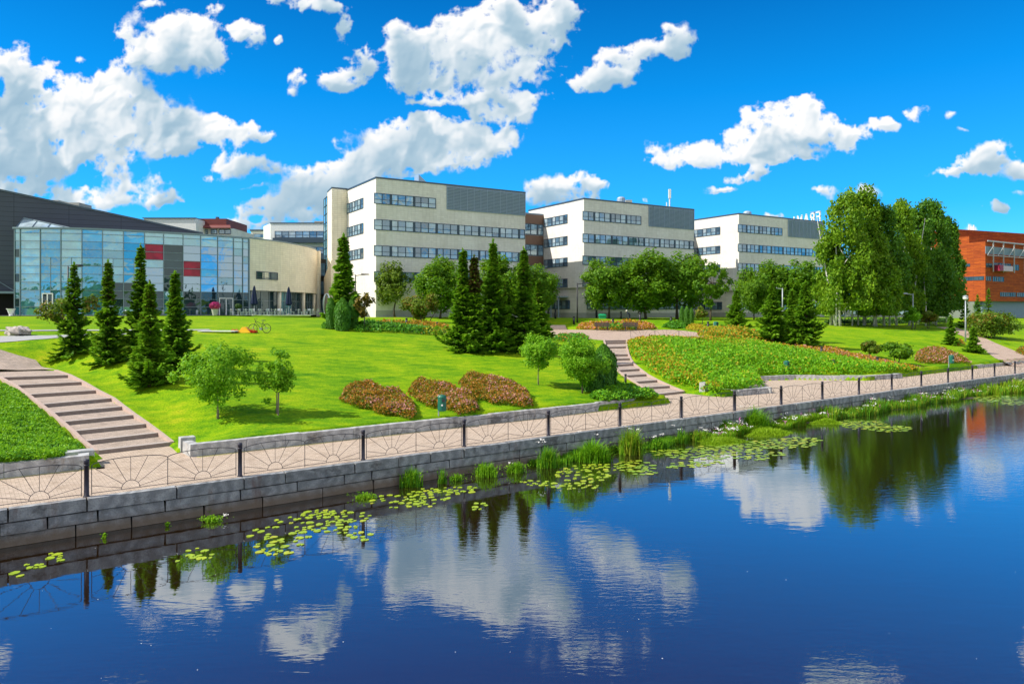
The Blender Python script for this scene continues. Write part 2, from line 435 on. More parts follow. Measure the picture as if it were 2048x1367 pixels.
def cloud_maps():
    w = int((CU1 - CU0) * CS); h = int((CV1 - CV0) * CS)
    x, y = np.meshgrid(CU0 + (np.arange(w) + .5) / CS, CV0 + (np.arange(h) + .5) / CS)
    wx = fbm(x.shape, x, y, 1 / 90., 5, .55, 1) - .5; wy = fbm(x.shape, x, y, 1 / 90., 5, .55, 2) - .5
    xw, yw = x + wx * 46, y + wy * 38
    acc = np.zeros(x.shape); rad = np.zeros(x.shape)
    for cx, cy_, rx, ry in CLOUDS:
        x0, x1 = int((cx - 1.9 * rx - 60 - CU0) * CS), int((cx + 1.9 * rx + 60 - CU0) * CS)
        y0, y1 = int((cy_ - 1.9 * ry - 50 - CV0) * CS), int((cy_ + 1.9 * ry + 50 - CV0) * CS)
        x0, x1, y0, y1 = max(0, x0), min(w, x1), max(0, y0), min(h, y1)
        if x1 <= x0 or y1 <= y0: continue
        q = ((xw[y0:y1, x0:x1] - cx) / rx) ** 2 + ((yw[y0:y1, x0:x1] - cy_) / ry) ** 2
        e_ = np.exp(-2.6 * q); acc[y0:y1, x0:x1] += e_; rad[y0:y1, x0:x1] += e_ * min(rx, ry * 1.5)
    rad = blur(rad / (acc + 1e-9), 6); torn = np.clip(22 / (rad + 4), 0, 1.2)
    f = np.log(acc + 1e-4) / 2.6 + 1.0
    b1 = billow(x.shape, x + wx * 40, y + wy * 40, 1 / 55., 5, .55, 11)
    n2 = fbm(x.shape, x, y, 1 / 34., 5, .52, 31)
    soft = fbm(x.shape, x, y, 1 / 120., 4, .55, 77)
    wisp = _sm(soft, .44, .64) * _sm(y, 60, 330) * .6 + _sm(soft, .50, .70) * .8
    b3 = billow(x.shape, x + wx * 25, y + wy * 25, 1 / 24., 3, .5, 61)
    wisp *= np.exp(-np.clip(f - .25, 0, 2) * 2.2)
    dens = f + (b1 - .55) * .75 + (b3 - .55) * (.38 + .6 * torn) + (n2 - .5) * (1.05 + 1.3 * wisp + 1.3 * torn) - .02 - .12 * torn
    edge = .46 + 1.1 * wisp + .35 * torn
    a = np.clip(dens / edge, 0, 1); a = a * a * (3 - 2 * a)
    # surface toward the viewer lit from the upper left, dimmed by the cloud lying between it and the sun
    b2 = billow(x.shape, x + wx * 60, y + wy * 60, 1 / 95., 4, .5, 21)
    tops = np.exp(-np.clip(f, 0, 2) * 1.6)
    hgt = np.sqrt(np.clip(f + .2, 0, 3)) * 40 + (b2 - .5) * 40 + (b1 - .5) * (8 + 24 * tops) + (b3 - .5) * (2 + 13 * tops) + (n2 - .5) * (4 + 9 * tops)
    hgt = blur(hgt, 2) * .55 + blur(hgt, 9) * .45
    gy, gx = np.gradient(hgt, 1 / CS)
    nl = (gx * .45 + gy * .62 + .62) / np.sqrt(gx ** 2 + gy ** 2 + 1)
    sh = np.zeros(x.shape)
    dcl = blur(np.clip(dens, 0, 1.5), 3)
    for k in range(1, 15):
        dx, dy = int(k * 3.5 * CS), int(k * 8.5 * CS)
        s_ = np.zeros_like(dcl); s_[dy:, dx:] = dcl[:h - dy, :w - dx]
        sh += s_ * (1 - k / 16)
    sh = blur(sh, 7)
    patch = fbm(x.shape, x + wx * 80, y + wy * 80, 1 / 150., 4, .5, 91)
    sh = sh * (.35 + 1.5 * _sm(patch, .36, .64))
    under = np.exp(-sh * .38)
    lam = np.clip(nl, 0, 1)
    L = .44 + .42 * under + .40 * lam * (.22 + .78 * under)
    L = np.clip(L, 0, 1.06)
    a *= np.clip((625 - y) / 14, 0, 1)
    return w, h, a, L
def build_world():
    w = bpy.data.worlds.new('World'); SC.world = w; w.use_nodes = True
    nt = w.node_tree; nt.nodes.clear()
    out = nt.nodes.new('ShaderNodeOutputWorld'); bg = nt.nodes.new('ShaderNodeBackground')
    nt.links.new(bg.outputs[0], out.inputs[0])
    sky = nt.nodes.new('ShaderNodeTexSky'); sky.sky_type = 'NISHITA'; sky.sun_disc = False
    sky.sun_elevation = R(SUN_EL); sky.sun_rotation = math.atan2(SD.x, SD.y) % (2 * math.pi)
    sky.air_density = 1.0; sky.dust_density = .1; sky.ozone_density = 2.5; sky.altitude = 0
    tc = nt.nodes.new('ShaderNodeTexCoord').outputs['Generated']
    sx = nt.nodes.new('ShaderNodeSeparateXYZ'); nt.links.new(tc, sx.inputs[0])
    def vm(op, a, b, c=None):
        m = nt.nodes.new('ShaderNodeVectorMath'); m.operation = op
        for i, x in enumerate((a, b, c)):
            if x is None: continue
            if isinstance(x, tuple): m.inputs[i].default_value = x
            else: nt.links.new(x, m.inputs[i])
        return m.outputs[0]
    cw, ch, ca, cl = cloud_maps()
    im = bpy.data.images.new('cloud_field', cw, ch, alpha=False, float_buffer=True)
    buf = np.ones((ch, cw, 4), np.float32); buf[..., 0] = ca[::-1]; buf[..., 1] = cl[::-1]; buf[..., 2] = 0
    im.colorspace_settings.name = 'Non-Color'
    im.pixels.foreach_set(buf.ravel()); im.pack()
    y = mth(nt, 'MAXIMUM', sx.outputs[1], .08)
    u = mth(nt, 'MULTIPLY_ADD', mth(nt, 'DIVIDE', sx.outputs[0], y), F / (CU1 - CU0), (1024 - CU0) / (CU1 - CU0))
    v = mth(nt, 'MULTIPLY_ADD', mth(nt, 'DIVIDE', sx.outputs[2], y), F / (CV1 - CV0), 1 - (HOR - CV0) / (CV1 - CV0))
    cb = nt.nodes.new('ShaderNodeCombineXYZ'); nt.links.new(u, cb.inputs[0]); nt.links.new(v, cb.inputs[1])
    ti = nt.nodes.new('ShaderNodeTexImage'); ti.image = im; ti.extension = 'CLIP'; ti.interpolation = 'Linear'; nt.links.new(cb.outputs[0], ti.inputs[0])
    s2 = nt.nodes.new('ShaderNodeSeparateColor'); nt.links.new(ti.outputs[0], s2.inputs[0])
    front = nt.nodes.new('ShaderNodeMapRange'); front.inputs[1].default_value = .1; front.inputs[2].default_value = .2; nt.links.new(sx.outputs[1], front.inputs[0])
    af = mth(nt, 'MULTIPLY', s2.outputs[0], front.outputs[0])
    # the rest of the dome: unseen heavy white cloud, added to brighten the shaded sides
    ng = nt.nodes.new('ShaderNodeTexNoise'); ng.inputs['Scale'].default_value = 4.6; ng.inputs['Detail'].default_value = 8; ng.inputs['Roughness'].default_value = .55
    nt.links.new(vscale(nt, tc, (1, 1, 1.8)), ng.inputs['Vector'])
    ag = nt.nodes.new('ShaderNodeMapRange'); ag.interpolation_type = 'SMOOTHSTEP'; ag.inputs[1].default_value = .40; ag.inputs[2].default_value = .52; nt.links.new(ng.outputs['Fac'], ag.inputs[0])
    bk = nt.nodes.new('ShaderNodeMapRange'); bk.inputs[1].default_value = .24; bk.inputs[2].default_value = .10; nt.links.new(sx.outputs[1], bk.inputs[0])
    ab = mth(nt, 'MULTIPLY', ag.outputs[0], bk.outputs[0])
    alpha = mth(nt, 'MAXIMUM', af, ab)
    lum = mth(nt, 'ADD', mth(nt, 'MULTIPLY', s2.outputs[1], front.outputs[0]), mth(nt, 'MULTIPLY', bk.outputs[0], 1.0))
    ccol = ramp(nt, lum, [(.30, (.20, .38, .54)), (.55, (.42, .58, .70)), (.74, (.74, .82, .88)), (.93, (1, 1, 1))])
    ccol = vm('MULTIPLY', ccol, (CLOUD_L,) * 3)
    # deep polarised blue above, azure lower down
    hs = nt.nodes.new('ShaderNodeHueSaturation'); hs.inputs['Saturation'].default_value = 1.15
    nt.links.new(sky.outputs[0], hs.inputs['Color'])
    g = ramp(nt, sx.outputs[2], [(0, (.18, .60, 1.0)), (.05, (.10, .53, 1.0)), (.13, (.03, .43, 1.0)), (.28, (.004, .31, .90)), (.45, (.001, .15, .58)), (1, (.03, .28, .75))])
    lv = nt.nodes.new('ShaderNodeRGBToBW'); nt.links.new(hs.outputs[0], lv.inputs[0])
    lvl = mth(nt, 'MULTIPLY', mth(nt, 'POWER', lv.outputs[0], .45), SKY_L)
    sk = vm('MULTIPLY', g, (1, 1, 1)); m = nt.nodes.new('ShaderNodeVectorMath'); m.operation = 'SCALE'; nt.links.new(sk, m.inputs[0]); nt.links.new(lvl, m.inputs['Scale'])
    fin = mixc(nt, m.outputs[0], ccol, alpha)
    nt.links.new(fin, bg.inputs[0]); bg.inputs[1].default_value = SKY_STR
    w.cycles.sampling_method = 'MANUAL'; w.cycles.sample_map_resolution = 1024
    return w
SKY_STR = .12; CLOUD_L = .68 / .12; SKY_L = .45 / .12
build_world()
vs = SC.view_settings; vs.view_transform = 'Standard'; vs.look = 'None'; vs.exposure = 0.6; vs.gamma = 1; vs.use_curve_mapping = False
SC.render.film_transparent = False
cy = SC.cycles; cy.max_bounces = 6; cy.diffuse_bounces = 3; cy.glossy_bounces = 3; cy.transmission_bounces = 2; cy.transparent_max_bounces = 6
cy.caustics_reflective = False; cy.caustics_refractive = False; cy.sample_clamp_indirect = 6
cy.use_denoising = True
# ------------------------------------------------------------------ setting
M_lawn = mat_lawn()
M_pave = mat_paving('promenade_paving', (.60, .49, .39), (.48, .385, .305), (.17, .13, .10))
M_pave2 = mat_paving('plaza_paving', (.55, .42, .34), (.46, .35, .28), (.24, .17, .13), rot=.1)
M_step = simple('step_edge', (.40, .34, .30), .9, var=.25, scale=8)
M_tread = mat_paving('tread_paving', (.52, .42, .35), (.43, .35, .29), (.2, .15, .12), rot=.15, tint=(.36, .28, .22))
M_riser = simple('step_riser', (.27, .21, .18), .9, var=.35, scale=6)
M_asph = simple('path_asphalt', (.36, .36, .35), .95, var=.12, scale=9)
M_edge = simple('path_edging', (.46, .34, .28), .9, var=.3, scale=7)
M_granite = mat_granite('granite_blocks', (.24, .25, .26), (.56, .55, .53), stain_z=WATER)
M_kerb = mat_granite('kerb_granite', (.42, .42, .42), (.62, .61, .58), stain=(.3, .25, .2))
M_dark = simple('dark_gap', (.02, .018, .015), 1)
M_mud = simple('mud', (.06, .05, .025), 1, var=.3, scale=3)

def inpoly(x, y, poly):
    x = np.asarray(x, float); y = np.asarray(y, float)
    ins = np.zeros(x.shape, bool); n = len(poly)
    for i in range(n):
        x1, y1 = poly[i]; x2, y2 = poly[(i + 1) % n]
        c = ((y1 > y) != (y2 > y)) & (x < (x2 - x1) * (y - y1) / (y2 - y1 + 1e-12) + x1)
        ins ^= c
    return ins

# stairs, bottom to top: ends of each riser as world points
def stair_pts(rows, zs):
    return [(P(a[0], a[1], z), P(b[0], b[1], z)) for (a, b), z in zip(rows, zs)]
Lrows = [((197.7, 908), (340, 891)), ((172, 889), (316, 872)), ((151, 868.7), (292, 854)), ((129, 850), (266.5, 836)), ((108, 832), (244, 819)),
         ((86, 814.7), (222.8, 802)), ((60, 794.7), (191.5, 786)), ((34.4, 775.8), (163, 769)), ((5, 760), (135.8, 755))]
Lz = [.233 * k for k in range(9)]
Lst = stair_pts(Lrows, Lz); LTOP = 2.1
Cr = [(1300, 720), (1195, 678), (1098, 633), (1015, 587), (962, 545), (915, 505), (888, 463), (872, 432), (857, 371), (857, 336), (857, 321)]
Cl = [(1070, 745), (1000, 690), (930, 645), (850, 597), (800, 555), (757, 515), (735, 468), (722, 435), (708, 374), (700, 339), (695, 324)]
def z7(p): return (p[0] / 3.864 + 1030, p[1] / 3.864 + 600)
Crows = [(z7(a), z7(b)) for a, b in zip(Cl, Cr)]
Cz = [0, .24, .48, .72, .96, 1.2, 1.44, 1.68, 2.2, 2.40, 2.55]; CTOP = 2.70
Cst = stair_pts(Crows, Cz)
PLZ = 2.70
plaza_px = [(1100, 661), (1108, 672), (1213, 679.5), (1252, 679.5), (1262, 677.5), (1400, 677.5), (1412, 672), (1392, 664), (1372, 661.5), (1350, 659.4), (1318, 659.0), (1306, 659.6), (1180, 659.2), (1100, 658.6)]
plaza = [P(a, b, PLZ) for a, b in plaza_px]
BAY = [(39.2, 3.3), (39.6, 3.9), (38.0, 5.6), (42.5, 7.4), (46.2, 9.3), (49.5, 8.2), (53.4, 4.2), (54, 3.3)]
OPEN_L = [ST(*p) for p in (Lst[0][0], Lst[0][1])]
LANDL = [(.7, 3.8), (3.9, 3.8), (OPEN_L[1][0], OPEN_L[1][1] + .1), (OPEN_L[0][0], OPEN_L[0][1] + .1)]
oc = [ST(*p) for p in (Cst[0][0], Cst[0][1])]
LANDC = [(29.9, 3.8), (35.3, 3.8), (oc[1][0] + .05, oc[1][1] + .1), (oc[0][0], oc[0][1] + .1)]
cuts = []                                   # (polygon in s,t, height)
def strip_cut(st, top, grow=.12):
    for k in range(len(st) - 1):
        (a, b), (c, d) = st[k], st[k + 1]
        q = [np.array(ST(*p)) for p in (a, b, d, c)]
        cen = sum(q) / 4
        q = [cen + (p - cen) * 1.02 for p in q]
        cuts.append(([tuple(p) for p in q], top[k] - .12))
strip_cut(Lst + [(P(-40, 741, LTOP), P(108, 741, LTOP))], Lz + [LTOP]); strip_cut(Cst + [(P(1212, 679.6, CTOP), P(1252, 679.6, CTOP))], Cz + [CTOP])
for pl_ in (BAY, LANDL, LANDC): cuts.append((pl_, -.1))
cuts.append(([ST(*p) for p in plaza], PLZ - .12))
def cut_z(S, T, Z):
    Z = Z.copy()
    for poly, h in cuts:
        a = np.array(poly); m = (S > a[:, 0].min()) & (S < a[:, 0].max()) & (T > a[:, 1].min()) & (T < a[:, 1].max())
        if m.any():
            k = inpoly(S[m], T[m], poly); zz = Z[m]; zz[k] = np.minimum(zz[k], h); Z[m] = zz
    return Z

def pin_chain(pts, zs, hw, fall):
    for k in range(len(pts) - 1): PINS.append((pts[k], pts[k + 1], zs[k], zs[k + 1], hw, fall))
for st_, zz_, top_, ztop_ in ((Lst, Lz, (P(-40, 741, LTOP), P(108, 741, LTOP)), LTOP), (Cst, Cz, (P(1212, 679.6, CTOP), P(1252, 679.6, CTOP)), CTOP)):
    for side in (0, 1):
        ch = [ST(*r[side]) for r in st_] + [ST(*top_[side])]
        pin_chain(ch, [z + .10 for z in zz_] + [ztop_ - .02], .5, 3.0)
PINS.append((ST(*P(34, 741, LTOP)), ST(*P(-60, 703, 3.12)), LTOP - .03, 3.12, 1.6, 3.5))
_pz = [ST(*p) for p in plaza]
pin_chain(_pz[:6], [PLZ - .03] * 6, .4, 4.5); pin_chain(_pz[6:] + _pz[:1], [PLZ - .02] * 9, .6, 9)
pin_chain([(38.0, 5.6), (42.5, 7.4), (46.2, 9.3), (49.5, 8.2), (53.4, 4.2)], [.28] * 5, .35, 3.0)
make_lut()
def build_lawn():
    s = np.concatenate([np.arange(-400, -60, 12), np.arange(-60, -20, 1.0), np.arange(-20, 75, .28), np.arange(75, 130, .8), np.arange(130, 300, 6), np.arange(300, 2400, 60)])
    t = np.concatenate([[4.30, 4.34, 4.58], np.arange(4.62, 42, .26), np.arange(42, 110, 1.2), np.arange(110, 300, 8), np.arange(300, 2400, 70)])
    S, T = np.meshgrid(s, t, indexing='ij'); Z = base_z(S, T)
    # the plaza and its stairs stand on made-up ground: ease the lawn toward them
    Z = np.where(T < 4.6, np.minimum(Z, .31), Z)
    Z = cut_z(S, T, Z)
    Z[:, 0] = -.6
    X = P0[0] + S * D[0] + T * N[0]; Y = P0[1] + S * D[1] + T * N[1]
    V = np.stack([X, Y, Z], -1).reshape(-1, 3); ns, ntt = S.shape
    i = np.arange(ns - 1)[:, None] * ntt + np.arange(ntt - 1)[None, :]
    Fc = np.stack([i, i + ntt, i + ntt + 1, i + 1], -1).reshape(-1, 4)
    me = mesh_np('lawn', V, Fc, np.zeros(len(Fc), int), [M_lawn])
    me.polygons.foreach_set('use_smooth', np.ones(len(Fc), bool))
    tag(link('ground', me), kind='structure')
build_lawn()

def st_sheet(name, polys, mat, z=0.0, kind='structure'):
    mb = MB()
    for pl in polys: mb.poly([(*W(s, t), z) for s, t in pl])
    o = mb.build(name, mat); tag(o, kind=kind); return o
st_sheet('promenade', [[(-60, -.12), (260, -.12), (260, 4.45), (-60, 4.45)]], M_pave, 0)
mb = MB()
for pl, z in ((BAY, .004), (LANDL, .004), (LANDC, .004)):
    mb.poly([(*W(s, t), z) for s, t in pl])
tag(mb.build('promenade_landing', M_pave), kind='structure')
mb = MB(); mb.prism(list(reversed(plaza)) if sum((plaza[i][0] * plaza[(i + 1) % len(plaza)][1] - plaza[(i + 1) % len(plaza)][0] * plaza[i][1]) for i in range(len(plaza))) < 0 else plaza, PLZ - 1.0, PLZ)
tag(mb.build('plaza', M_pave2), kind='structure')
# sandy line along the kerb
mb = MB()
for k in range(-20, 130):
    a = .16 + .08 * math.sin(k * 1.7); b = .16 + .08 * math.sin((k + 1) * 1.7)
    if 0 < k < 4 or 29 < k < 36 or 39 < k < 54: continue
    mb.quad((*W(k, 4.22 - a), .004), (*W(k + 1, 4.22 - b), .004), (*W(k + 1, 4.3), .004), (*W(k, 4.3), .004))
M_sand = simple('sandy_moss', (.42, .36, .16), 1, var=.4, scale=6)
tag(mb.build('path_edge_sand', M_sand), kind='structure')

def ribbon(name, left, right, mat, lift=.035, sub=20):
    """a path draped on the ground between two chains of photo pixels"""
    mb = MB(); L = [G(*p) for p in left]; Rr = [G(*p) for p in right]
    prev = None
    for k in range(len(L) - 1):
        for q in range(sub + (k == len(L) - 2)):
            f = q / sub
            a = [L[k][i] * (1 - f) + L[k + 1][i] * f for i in (0, 1)]; b = [Rr[k][i] * (1 - f) + Rr[k + 1][i] * f for i in (0, 1)]
            row = []
            for h in range(7):
                g = h / 6; x = a[0] * (1 - g) + b[0] * g; y = a[1] * (1 - g) + b[1] * g
                row.append((x, y, zxy(x, y) + lift))
            if prev:
                for h in range(6): mb.quad(prev[h], prev[h + 1], row[h + 1], row[h])
            prev = row
    o = mb.build(name, mat); tag(o, kind='structure'); return o
def ribbon_w(name, line, width, mat, lift=.035):
    pts = [G(*p) for p in line]; mb = MB(); prev = None
    for k in range(len(pts) - 1):
        d = np.array(pts[k + 1][:2]) - np.array(pts[k][:2]); L = np.linalg.norm(d); d /= L; n = np.array([-d[1], d[0]]) * width / 2
        m = max(2, int(L / .8))
        for q in range(m + 1):
            c = np.array(pts[k][:2]) + d * L * q / m
            row = [(c[0] + n[0] * g, c[1] + n[1] * g, zxy(c[0] + n[0] * g, c[1] + n[1] * g) + lift) for g in (-1, -.5, 0, .5, 1)]
            if prev:
                for h in range(4): mb.quad(prev[h], prev[h + 1], row[h + 1], row[h])
            prev = row
    o = mb.build(name, mat); tag(o, kind='structure')
# path above the left stairs, the footpaths across the lawn, the path down on the right
ribbon('path', [(-41, 743), (-140, 726), (-330, 706)], [(111, 742.5), (72, 724), (-4, 702)], M_tread, .13)
ribbon_w('footpath', [(-160, 685), (0, 678.5), (100, 674), (165, 671), (250, 667)], 1.3, M_asph)
ribbon_w('footpath', [(-160, 661), (60, 661.5), (330, 660.5), (420, 659.5)], 1.0, M_asph)
ribbon('path', [(1872, 654), (1893, 659), (1925, 672), (1950, 688), (1972, 703), (1990, 716), (2003, 728)], [(1905, 654), (1926, 659), (1958, 671), (1993, 687), (2035, 704), (2085, 722), (2140, 738)], M_pave2)
# terrace strip in front of the halls
mb = MB()
ter = [(-75, 86.5), (-53, 86.2), (-47.5, 88.8), (-41, 92), (-37, 95), (-30, 103), (-29, 118), (-70, 118)]
mb.poly([(x, y, 4.86) for x, y in ter]); tag(mb.build('terrace', M_asph), kind='structure')

# ---- stairs
def stairs(name, st, zs, ztop_pts, ztop, label):
    t = thing(name, label, 'stairs', (0, 0, 0))
    rows = st + [ztop_pts]; zz = list(zs) + [ztop]
    for k in range(len(st)):
        (a, b), (c, d) = rows[k], rows[k + 1]
        z0, z1 = zz[k], zz[k + 1]
        rh = min(.15, z1 - z0); mr = mt = MB()
        # riser stone, 0.35 deep, standing proud of the tread behind it by nothing; tread slopes up to the next riser
        va = np.array(c) - np.array(a); vb = np.array(d) - np.array(b)
        a2 = np.array(a) + va / np.linalg.norm(va) * .30; b2 = np.array(b) + vb / np.linalg.norm(vb) * .30
        mr.hexa([(*a, z0 - .3), (*b, z0 - .3), (*b2, z0 - .3), (*a2, z0 - .3)], [(*a, z0 + rh), (*b, z0 + rh), (*b2, z0 + rh), (*a2, z0 + rh)])
        for f in range(3): mr.m[-6 + 2 + f] = 1 if f == 0 else 0
        zr = z0 + rh - .004
        mt.quad((*a2, zr), (*b2, zr), (*d, z1 - .004), (*c, z1 - .004), 2)
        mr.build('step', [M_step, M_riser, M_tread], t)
    # flush stone edging down both sides
    me = MB()
    for side in (0, 1):
        for k in range(len(rows) - 1):
            p, q = np.array(rows[k][side]), np.array(rows[k + 1][side])
            o0 = np.array(rows[k][1 - side]) - p; o0 = -o0 / np.linalg.norm(o0) * .16
            za, zb = zz[k] + .17, zz[k + 1] + (.17 if k < len(rows) - 2 else .05)
            pts = [p, q, q + o0, p + o0]
            top = [(*p, za), (*q, zb), (*(q + o0), zb), (*(p + o0), za)]; bot = [(x, y, z - .8) for x, y, z in top]
            if side == 1: top = [top[0], top[3], top[2], top[1]]; bot = [bot[0], bot[3], bot[2], bot[1]]
            me.hexa(bot[::-1] if side == 0 else bot[::-1], top[::-1] if side == 0 else top[::-1])
    me.build('side_edging', M_edge, t)
    return t
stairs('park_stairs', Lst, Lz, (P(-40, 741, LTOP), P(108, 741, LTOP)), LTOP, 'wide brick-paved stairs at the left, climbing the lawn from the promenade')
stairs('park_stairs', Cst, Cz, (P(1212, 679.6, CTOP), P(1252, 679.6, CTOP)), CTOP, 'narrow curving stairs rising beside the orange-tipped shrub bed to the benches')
def small_steps(px, z0, n, label, w_px):
    t = thing('garden_steps', label, 'stairs')
    x0, y0 = P(px[0], px[1], z0); x1, _ = P(px[0] + w_px, px[1], z0)
    for k in range(n):
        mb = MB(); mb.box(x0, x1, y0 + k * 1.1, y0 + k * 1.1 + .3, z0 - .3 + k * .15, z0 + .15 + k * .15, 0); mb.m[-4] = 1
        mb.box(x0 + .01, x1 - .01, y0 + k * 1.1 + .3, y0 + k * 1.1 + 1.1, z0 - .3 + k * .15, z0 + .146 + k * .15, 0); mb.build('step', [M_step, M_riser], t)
small_steps((1096, 659), PLZ, 4, 'short flight of steps at the left end of the plaza behind the spruces', 38)
small_steps((1104, 690), 2.2, 3, 'steps half hidden between the young tree and the spruces', 26)

# ---- river wall: coursed granite blocks
def block_course(mb, s0, s1, z0, z1, tf, tb, rng, lmin, lmax, gap=.017, jit=.035):
    s = s0
    while s < s1:
        L = rng.uniform(lmin, lmax); e = min(s + L, s1)
        d = rng.uniform(-jit, jit); dz = rng.uniform(-.006, .006)
        a, b = s + gap, e - gap
        c = .02
        bt = [(*W(a, tf - d), z0 + gap), (*W(b, tf - d + rng.uniform(-.01, .01)), z0 + gap), (*W(b, tb), z0 + gap), (*W(a, tb), z0 + gap)]
        tp = [(*W(a + rng.uniform(0, c), tf - d + .015), z1 - gap + dz), (*W(b - rng.uniform(0, c), tf - d + .015), z1 - gap + dz), (*W(b, tb), z1 - gap + dz), (*W(a, tb), z1 - gap + dz)]
        mb.hexa(bt, tp)
        s = e
rng = random.Random(4)
t = thing('river_wall', 'long granite block retaining wall between the promenade and the river', 'wall')
mb = MB()
block_course(mb, -12, 140, -.36, .02, -.36, -.06, rng, 1.3, 2.5)
block_course(mb, -12, 140, -.70, -.36, -.33, -.06, rng, 1.0, 2.3)
block_course(mb, -12, 140, -1.05, -.70, -.30, -.06, rng, 1.4, 2.9)
block_course(mb, -12, 140, -1.5, -1.05, -.22, -.06, rng, 1.6, 3)
mb.build('granite_block', M_granite, t)
mb = MB(); mb.hexa([(*W(-60, -.2), -3), (*W(260, -.2), -3), (*W(260, .2), -3), (*W(-60, .2), -3)], [(*W(-60, -.2), -.05), (*W(260, -.2), -.05), (*W(260, .2), -.05), (*W(-60, .2), -.05)])
mb.build('backing', M_dark, t)

# ---- low kerb walls on the park side
def kerb(label, pts, h=.45, w=.34, seed=1, zc=0, name='kerb_wall'):
    """pts in (s,t), front edge; blocks run along the chain"""
    mb = MB(); rg = random.Random(seed)
    for k in range(len(pts) - 1):
        a, b = np.array(pts[k]), np.array(pts[k + 1]); L = np.linalg.norm(b - a); d = (b - a) / L; n = np.array([-d[1], d[0]])
        s = 0
        while s < L - .01:
            e = min(L, s + rg.uniform(1.5, 2.4));
            if L - e < .5: e = L
            hh = h + rg.uniform(-.02, .025); j = rg.uniform(-.012, .012)
            p = [a + d * (s + .008) + n * j, a + d * (e - .008) + n * j, a + d * (e - .008) + n * (w + j), a + d * (s + .008) + n * (w + j)]
            mb.hexa([(*W(*q), -.2 + zc) for q in p], [(*W(*q), hh + zc) for q in (p[0] + n * .015, p[1] + n * .015, p[2], p[3])])
            s = e
    return tag(mb.build(name, M_kerb), label, 'kerb wall', 'low granite kerb walls along the park')
kerb('low granite kerb left of the wide left stairs', [(-40, 4.2), (-6, 4.25), (.55, 4.28), (.62, 4.9)], seed=2)
kerb('long low granite kerb between the lawn with the three pink beds and the promenade', [(3.75, 5.3), (3.8, 4.3), (8, 4.25), (14, 4.2), (20, 4.1), (26, 4.4), (29.6, 4.8)], seed=3)
kerb('short pale kerb at the foot of the orange-tipped shrub bed', [(35.9, 5.3), (36.6, 4.1), (39.7, 3.8), (39.3, 5.2)], seed=5, h=.36)
kerb('low granite kerb behind the widened part of the promenade', [(46.1, 9.25), (49.4, 8.15), (53.2, 4.5), (57.5, 3.75), (57.8, 4.6)], seed=7, h=.36)
kerb('long uneven kerb of rough stones along the right-hand lawn', [(62.0, 5.6), (62.6, 4.6), (64.5, 4.45), (75, 4.3), (84, 3.9)], seed=9, h=.3)
def slab(label, s, t, ls, lt, h, z0=-.1, rot=0, name='stone_block'):
    mb = MB(); c, q = math.cos(rot), math.sin(rot)
    def pp(a, b): return (*W(s + a * c - b * q, t + a * q + b * c),)
    mb.hexa([(*pp(0, 0), z0), (*pp(ls, 0), z0), (*pp(ls, lt), z0), (*pp(0, lt), z0)], [(*pp(.01, .01), h), (*pp(ls - .01, .01), h), (*pp(ls - .01, lt - .01), h), (*pp(.01, lt - .01), h)])
    return tag(mb.build(name, M_kerb), label, 'stone block', 'squared stone blocks ending the kerbs')
slab('squared granite block ending the kerb on the right of the left stairs', 3.72, 5.45, .55, .42, .55)
slab('flat granite block ending the kerb on the left of the left stairs', -.1, 5.0, .9, .5, .5)
slab('pale upright stone block at the foot of the curving stairs', 35.25, 5.75, .5, .45, .78)
slab('small pale stone block where the shrub bed ends by the far lawn', 60.9, 6.0, .7, .5, .5)

